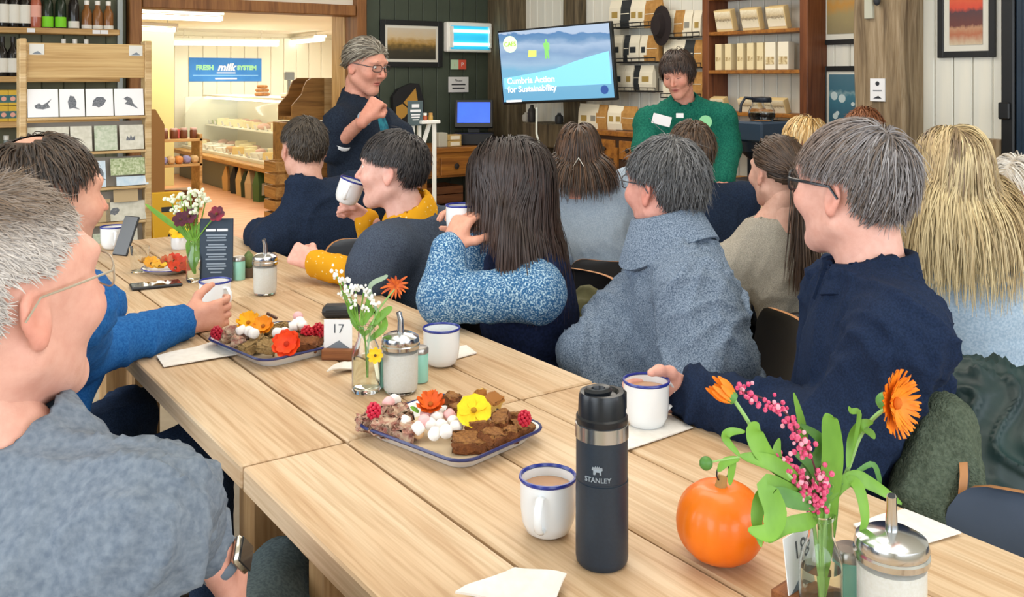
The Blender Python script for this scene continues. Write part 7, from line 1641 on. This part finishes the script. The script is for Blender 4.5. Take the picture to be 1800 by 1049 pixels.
# slab bench with small things under the television
Xs = XR - .3; zs2 = XW(960, 217, Xs)[2]; ya, yb = XW(920, 217, Xs)[1], XW(1008, 217, Xs)[1]
sb = thing('slab_bench', 'dark timber bench under the television', 'bench', (XR - .16, (ya + yb) / 2, 0)); Ly = abs(ya - yb); MB().box((0, 0, zs2 - .1), (.3, Ly, .2), bev=.01).build('slab', m_darkpost, sb, False)
for s in (-1, 1): MB().box((0, s * (Ly / 2 - .1), (zs2 - .2) / 2), (.26, .1, zs2 - .2)).build('support', m_darkpost, sb, False)
for px, lab, hgt, c in ((925, 'pale pot under the left of the television', .08, 'b8b2a6'), (935, 'dark canister under the television', .15, '33302c'), (983, 'small dark house-shaped ornament under the television', .09, '2a2c2e')):
    p = XW(px, 217, Xs + .05); o = MB().lathe([(0, 0), (.03, 0), (.036, hgt * .3), (.034, hgt * .7), (.016, hgt * .85), (.014, hgt), (0, hgt)], 16).build('canister', M('orn_' + c, c, .5), None); o.location = (p[0], p[1], zs2 + .001); tag(o, lab, 'ornament')
cw = thing('white_cable', 'white cable trailing down below the television', 'cable', tuple(P(943, 190, 7.3))); MB().tube([tuple(P(x, y, d) - P(943, 190, 7.3)) for x, y, d in ((943, 190, 7.3), (943, 235, 7.0), (950, 260, 6.9), (975, 285, 6.8), (1000, 296, 6.8), (1010, 400, 6.8), (1012, 478, 6.8))], .008, 6).build('flex', M('cable_white', 'c9cabf'), cw)
# ---- tall walnut shelf with cards and books
Xf = XR - .2; y0f, y1f = XW(1245, 100, Xf)[1], XW(1405, 100, Xf)[1]; wf = abs(y0f - y1f)
ws2 = thing('walnut_shelf_unit', 'tall dark wooden shelf unit of cards and books on the right wall', 'shelf', (XR - .1, (y0f + y1f) / 2, 0))
for s in (-1, 1): MB().box((0, s * (wf / 2 + .03), 1.3), (.2, .06, 2.6), bev=.004).build('side', m_walnut, ws2, False)
zsh = [XW(1320, y, Xf)[2] for y in (53, 123, 198, 262)]
for z in zsh + [XW(1320, -12, Xf)[2]]: MB().box((0, 0, z - .012), (.2, wf, .024), bev=.003).build('shelf_board', m_pine, ws2, False)
def oncase(px, z): return (XR - .13, XW(px, 100, XR - .15)[1], z + .001)
m_post = art('postcard_print', [(0, 'e6dcc4'), (.4, 'd8ccb0'), (.5, '8a7a62'), (.62, 'c9b48e'), (1, 'efe4c8')], 2, .4, 9)
for i, px in enumerate((1276, 1322, 1368)):
    t = thing('card_box', 'box of view postcards on the top walnut shelf, number ' + ['one', 'two', 'three'][i] + ' along', 'box', oncase(px, zsh[0]), 0, 'postcard boxes on the top shelf'); MB(roty(-.25)).box((0, 0, .08), (.05, .15, .15), bev=.002).build('box_body', M('kraft_light', 'd9bd86', .7), t, False); MB(roty(-.25)).box((-.026, 0, .085), (.002, .14, .12)).build('postcard', m_post, t, False)
for i, px in enumerate((1264, 1281, 1302, 1320, 1337, 1355, 1378)):
    wv = .055 if i < 5 else .085; t = thing('book', ['kraft-spined', 'kraft-spined', 'kraft-spined', 'kraft-spined', 'kraft-spined', 'cream sketch-covered', 'cream sketch-covered'][i] + ' booklet on the second walnut shelf, number ' + ['one', 'two', 'three', 'four', 'five', 'six', 'seven'][i] + ' along', 'book', oncase(px, zsh[1]), 0, 'booklets on the second shelf')
    MB().box((0, 0, .09), (.06, wv, .18), bev=.002).build('cover', m_cream if i > 4 else M('booklet_cream', 'e0cfa4', .7), t, False); MB().box((-.031, 0, .075 if i < 5 else .06), (.001, wv * .8, .03 if i < 5 else .05)).build('print', M('booklet_print', 'a58a5a' if i < 5 else '8d8a80', .7, c2='e0cfa4', scale=60), t, False)
for i, px in enumerate((1262, 1318, 1366)):
    t = thing('card_box', 'tray of cards on the third walnut shelf, number ' + ['one', 'two', 'three'][i] + ' along', 'box', oncase(px, zsh[2]), 0, 'card trays on the third shelf'); MB(roty(-.35)).box((0, 0, .05), (.05, .16, .1), bev=.002).build('box_body', M('kraft_light', 'd9bd86'), t, False); MB(roty(-.35)).box((-.026, 0, .055), (.002, .15, .085)).build('postcard', m_post, t, False)
# ---- coffee machine on a side counter
zcm = .74; cmY = PX(1335, 240, 4.55)[1]; 
sc2 = thing('side_counter', 'narrow wooden side counter under the coffee machine', 'counter', (4.66, cmY, 0)); MB().box((0, 0, zcm - .02), (.5, .95, .04), bev=.004).build('top', m_oak, sc2, False)
for sx in (-1, 1):
    for sy in (-1, 1): MB().box((sx * .2, sy * .42, (zcm - .04) / 2), (.05, .05, zcm - .04)).build('leg', m_oak, sc2, False)
cm = thing('coffee_machine', 'black filter coffee machine on the side counter', 'coffee machine', (4.6, cmY, zcm + .001), 0); ztop = PX(1335, 212, 4.6)[2] - zcm
m_cmb = M('machine_navy_black', '1c2430', .35); MB().box((.06, 0, ztop / 2), (.16, .26, ztop), bev=.01).build('tower', m_cmb, cm, False); MB().box((-.03, 0, ztop - .06), (.32, .27, .12), bev=.012).build('head', M('machine_blue_grey', '2e4258', .3), cm, False); MB().box((-.05, 0, .02), (.34, .27, .04), bev=.01).build('base', m_cmb, cm, False); MB().lathe([(.03, 0), (.085, .05), (.09, .1), (.09, .11), (0, .11)], 22, tr(-.1, 0, ztop - .23)).build('filter_basket', m_cmb, cm); MB().tube([(-.16, .05, ztop - .15), (-.21, .06, ztop - .14), (-.22, .06, ztop - .22)], .012, 8).build('basket_handle', m_cmb, cm)
def coffee_pot(loc, label, az):
    t = thing('coffee_pot', label, 'coffee pot', loc, az); MB().lathe([(0, .001), (.065, 0), (.082, .03), (.08, .06), (.06, .1), (.055, .118), (.05, .118), (.055, .1), (.074, .06), (.07, .008), (0, .006)], 26).build('glass', m_glass, t); MB().lathe([(0, .007), (.068, .009), (.074, .035), (.073, .05), (0, .05)], 24).build('coffee', M('coffee_black', '1a100b', .15), t); MB().lathe([(.056, .112), (.06, .118), (.058, .14), (.045, .146), (0, .148)], 22).build('collar', m_cmb, t); MB().tube([(.055, 0, .135), (.1, 0, .14), (.125, 0, .1), (.13, 0, .05)], .012, 8, flat=.7).build('handle', m_cmb, t)
coffee_pot((4.57, cmY + .0, zcm + .002 + ztop), 'glass coffee pot on top of the coffee machine', azd(-90)); coffee_pot((4.50, cmY + .25, zcm + .001), 'glass coffee pot on the side counter left of the machine', azd(-90))
# ---- framed prints, sign and device on the post
def on_right(px0, py0, px1, py1, name, label, cat, X=XR - .014):
    a, b = XW(px0, py0, X), XW(px1, py1, X); pm = (px0 + px1) / 2; zt, zb = XW(pm, py0, X)[2], XW(pm, py1, X)[2]
    return thing(name, label, cat, (X, (a[1] + b[1]) / 2, (zt + zb) / 2)), abs(a[1] - b[1]), zt - zb
t, w, h = on_right(1439, -75, 1530, 78, 'framed_print', 'black-framed print of brown fells partly behind the post', 'picture'); frame(t, w, h, .032, art('fell_print', [(0, '8a7c5a'), (.3, '9a8a5e'), (.45, 'b8863c'), (.6, 'a89468'), (.8, '8a8068'), (1, 'c9bc98')], 2, .25, 4), m_frk, m_mount, .035, 'x')
t, w, h = on_right(1446, 116, 1530, 232, 'framed_print', 'black-framed blue night print beside the post', 'picture'); pc = frame(t, w, h, .032, art('night_print', [(0, '2e5a6e'), (.3, '35667a'), (.55, '3f7688'), (.62, '7a9aa0'), (.68, '3c6a7c'), (1, '4a7080')], 2, .2, 8), m_frk, m_mount, .02, 'x')
rb = random.Random(4)
for i in range(9): MB(tr(-.006, rb.uniform(-w * .28, w * .28), rb.uniform(-h * .3, h * .12)) @ roty(-PI / 2)).lathe([(0, 0), (.012 + .02 * rb.random() ** 2, 0), (0, .0006)], 12).build('pale_spot', M('print_pale', 'c4d4d4', .6), pc, False)
t, w, h = on_right(1649, -60, 1750, 101, 'framed_print', 'black-framed poster of a dark hill under a red sky', 'picture'); pc = frame(t, w, h, .035, art('red_sky_print', [(0, 'c9b89c'), (.16, 'b0694a'), (.25, 'b88a6a'), (.3, '6a3a34'), (.5, '54383c'), (.56, 'cf4a34'), (.8, 'd8663c'), (1, 'dc9a4a')], 2, .12, 9), m_frk, m_mount, .035, 'x')
t, w, h = on_right(1530, 138, 1556, 178, 'post_sign', 'small white sign with mountain print on the timber post', 'sign', XR - .206); MB(rotz(-PI / 2)).box((0, 0, 0), (w, .006, h)).build('plate', m_cardw, t, False); g = rotz(-PI / 2) @ tr(0, -.0035, 0) @ facing(0, -1); MB(g @ tr(0, h * .28, 0)).lathe([(.008, 0), (.013, 0), (.013, .0006), (.008, .0006)], 16).build('round_print', m_ink, t, False); MB(g @ tr(0, -h * .38, 0)).prism([(-w * .3, 0), (w * .3, 0), (.006, .016), (-.004, .012)], .0005).build('mountain_print', m_ink, t, False); MB(g @ tr(0, -.005, 0)).box((0, 0, 0), (w * .6, .006, .0006)).build('text_line', M('card_ink_grey', '5a6068'), t, False)
t, w, h = on_right(1521, -10, 1536, 33, 'wall_sensor', 'pale sensor strip with black lens high on the timber post', 'sensor', XR - .21); MB(rotz(-PI / 2)).box((0, 0, 0), (w, .03, h), bev=.004).build('case', M('sensor_grey', 'b9b8a8', .5), t, False); MB().ell((-.02, -w * 1.1, .03), (.02, .02, .03), 8).build('lens', m_ink, t)
# ---- salad plate on the second table
pp = Tz(1292, 357, ZT); pt = thing('salad_plate', 'white plate of green salad under the hand of the person in green fleece', 'plate', (pp[0], pp[1], ZT)); MB().lathe([(0, 0), (.07, 0), (.12, .015), (.118, .018), (.07, .005), (0, .005)], 30).build('dish', m_enam, pt)
rs = random.Random(9); sl2 = thing('leaf_salad', 'heap of green and cream salad leaves on the white plate', 'salad', (pp[0], pp[1], ZT + .006))
for i in range(34):
    a = rs.uniform(0, 6.28); q = rs.uniform(0, .085); p = V(pp[0] + q * math.cos(a), pp[1] + q * math.sin(a), ZT + .012 + .05 * (1 - q / .1) * rs.random()); dv = V(math.cos(a + rs.uniform(-1, 1)), math.sin(a), .4 + rs.random()); blade(sl2, [p, p + norm(dv) * .03, p + norm(dv) * .05 + V(0, 0, -.01)], .012, [m_leaf, m_leaf2, M('leaf_cream', 'e6e4b4', .6)][i % 3])
tw = thing('second_tray', 'white tray on the end of the second-row table', 'tray', (3.62, 3.42, ZT)); MB().lathe([(0, 0), (.11, 0), (.13, .02), (.127, .022), (.108, .004), (0, .004)], 28).build('dish', m_enam, tw)
# ================================================================= CHAIRS AND COATS
m_shell = M('charcoal_shell', '3b4048', .55); m_shelln = M('slate_shell', '444f60', .5, c2='4b576a', scale=6); m_edge = M('birch_ply_edge', 'b07a4c', .5); m_shb = M('black_shell', '1d1c1e', .5); m_leg = M('chair_leg_black', '1b1b1c', .4, .5)
def az_of(v): return math.atan2(v[1], v[0])
chair(1.235, .62, PI, 'empty slate shell chair with ply edge at the bottom right', m_shelln, m_edge, m_leg, .77)
for k, lab, sh, ed in (('p1', 'chair under the person in the grey-blue jumper', m_shell, m_edge), ('p2', 'chair under the person in royal blue', m_shell, m_edge), ('p3', 'chair under the person in navy fleece', m_shell, m_edge), ('p4', 'chair under the person in mustard sleeves', m_shb, m_shb), ('p5', 'black shell chair under the long-dark-haired person, olive coat on its back', m_shb, m_edge), ('p6', 'chair under the person in the tweed poncho', m_shb, m_edge), ('p7', 'chair under the person in the navy cotton shirt', m_shell, m_edge),
                       ('p8', 'dark chair under the long-blonde-haired person', m_shb, m_shb), ('p9', 'dark chair under the person with the ponytail', m_shb, m_shb), ('p10', 'dark chair under the person with clipped-up hair', m_shb, m_edge), ('p11', 'chair under the brown-haired person in navy', m_shb, m_shb), ('p12', 'chair under the honey-blonde person', m_shb, m_shb), ('p13', 'chair under the auburn-haired person', m_shb, m_shb), ('p14', 'chair under the white-haired person', m_shb, m_shb)):
    q = PEOPLE[k]; f = q['bf']; x_, y_, a_ = {'p5': (1.66, 2.27, PI * .98), 'p7': (PEOPLE['p7']['hip'][0] - .09, PEOPLE['p7']['hip'][1] + .05, az_of(PEOPLE['p7']['bf']))}.get(k, (q['hip'][0] + f[0] * .02, q['hip'][1] + f[1] * .02, az_of(f))); chair(x_, y_, a_, lab, sh, ed, m_leg, .60 if k in ('p8', 'p9', 'p10', 'p11') else .79)
def coat(label, path, mat, name='draped_coat', amp=.01, seed=3, h=.011, fr=(24, 24, 10)):
    """coat hung over a chair back: path = list of (point, radius, radius2) lumps"""
    pts = [V(*a) for a, b, r1, r2 in path] + [V(*b) for a, b, r1, r2 in path]; lo = np.min(pts, 0) - .2; hi = np.max(pts, 0) + .2
    g = Vol(lo, hi, h)
    for a, b, r1, r2 in path: g.cone(a, b, r1, r2, k=.05)
    v, f = g.mesh(); n = vnormals(v, f); v = v + n * (amp * folds(v, seed, fr))[:, None]; base = np.array([v[:, 0].mean(), v[:, 1].mean(), v[:, 2].min()])
    o = meshobj(name, v - base, f, mat, None, True); o.location = base; return tag(o, label, 'coat')
coat('olive coat draped on the chair behind the navy gilet', [(P(1030, 520, 2.75), P(1030, 570, 2.72), .035, .045), (P(1015, 560, 2.7), P(1000, 640, 2.66), .05, .04), (P(1050, 540, 2.76), P(1045, 600, 2.74), .03, .035)], M('olive_coat', '5a5836', .8, c2='4c4a2c', scale=14), amp=.008)
f_sherpa = M('sherpa_green', '4c5648', .95, 0, '626c5c', 150, 1.0, 260, .1, dist=.006)
coat('green-grey sherpa fleece draped behind the person in the navy shirt', [(P(1640, 730, 1.60), P(1618, 870, 1.56), .035, .05), (P(1662, 745, 1.62), P(1688, 870, 1.60), .04, .05), (P(1650, 760, 1.6), P(1650, 880, 1.56), .045, .05)], f_sherpa, amp=.009, seed=5)
coat('dark green puffer coat on the chair of the long-blonde-haired person', [(P(1650, 650, 2.45), P(1800, 690, 2.4), .05, .06), (P(1700, 690, 2.35), P(1690, 830, 2.25), .09, .10), (P(1780, 720, 2.3), P(1790, 860, 2.2), .10, .11), (P(1735, 720, 2.3), P(1745, 850, 2.2), .09, .1)], M('dark_green_nylon', '1c2f31', .5, c2='213a39', scale=8), amp=.02, seed=8, fr=(26, 26, 18))
# badges on the green fleece, lettering on the gilet
q = PEOPLE['p16']
def stick(q, px, py, d, w, h, name, mat, nrm, roll=0, th=.004):
    n = Vector(tuple(norm(nrm))); up = Vector((0, 0, 1)); r_ = up.cross(n).normalized(); u = n.cross(r_); m = Matrix((r_, u, n)).transposed().to_4x4(); m.translation = Vector(tuple(P(px, py, d) - q['base'])); return MB(m @ rotz(roll)).box((0, 0, 0), (w, h, th), bev=.001).build(name, mat, q['root'], False), m @ rotz(roll)

F0 = -dirc(-172) * -1
for px, py, w_, h_, nm, mt_, rl in ((1163, 211, .10, .055, 'name_badge', m_cardw, -.25), (1195, 203, .04, .025, 'name_badge', m_cardw, 0)): stick(q, px, py, 5.1, w_, h_, nm, mt_, dirc(-172), rl)
o, m_ = stick(q, 1240, 214, 5.1, .01, .01, 'emblem_backing', M('fleece_logo', '8ccf9a', .6), dirc(-172))
MB(m_).lathe([(0, .003), (.035, .003), (.035, .0045), (0, .0045)], 20).build('emblem', M('fleece_logo', '8ccf9a'), q['root'])
q5 = PEOPLE['p5']
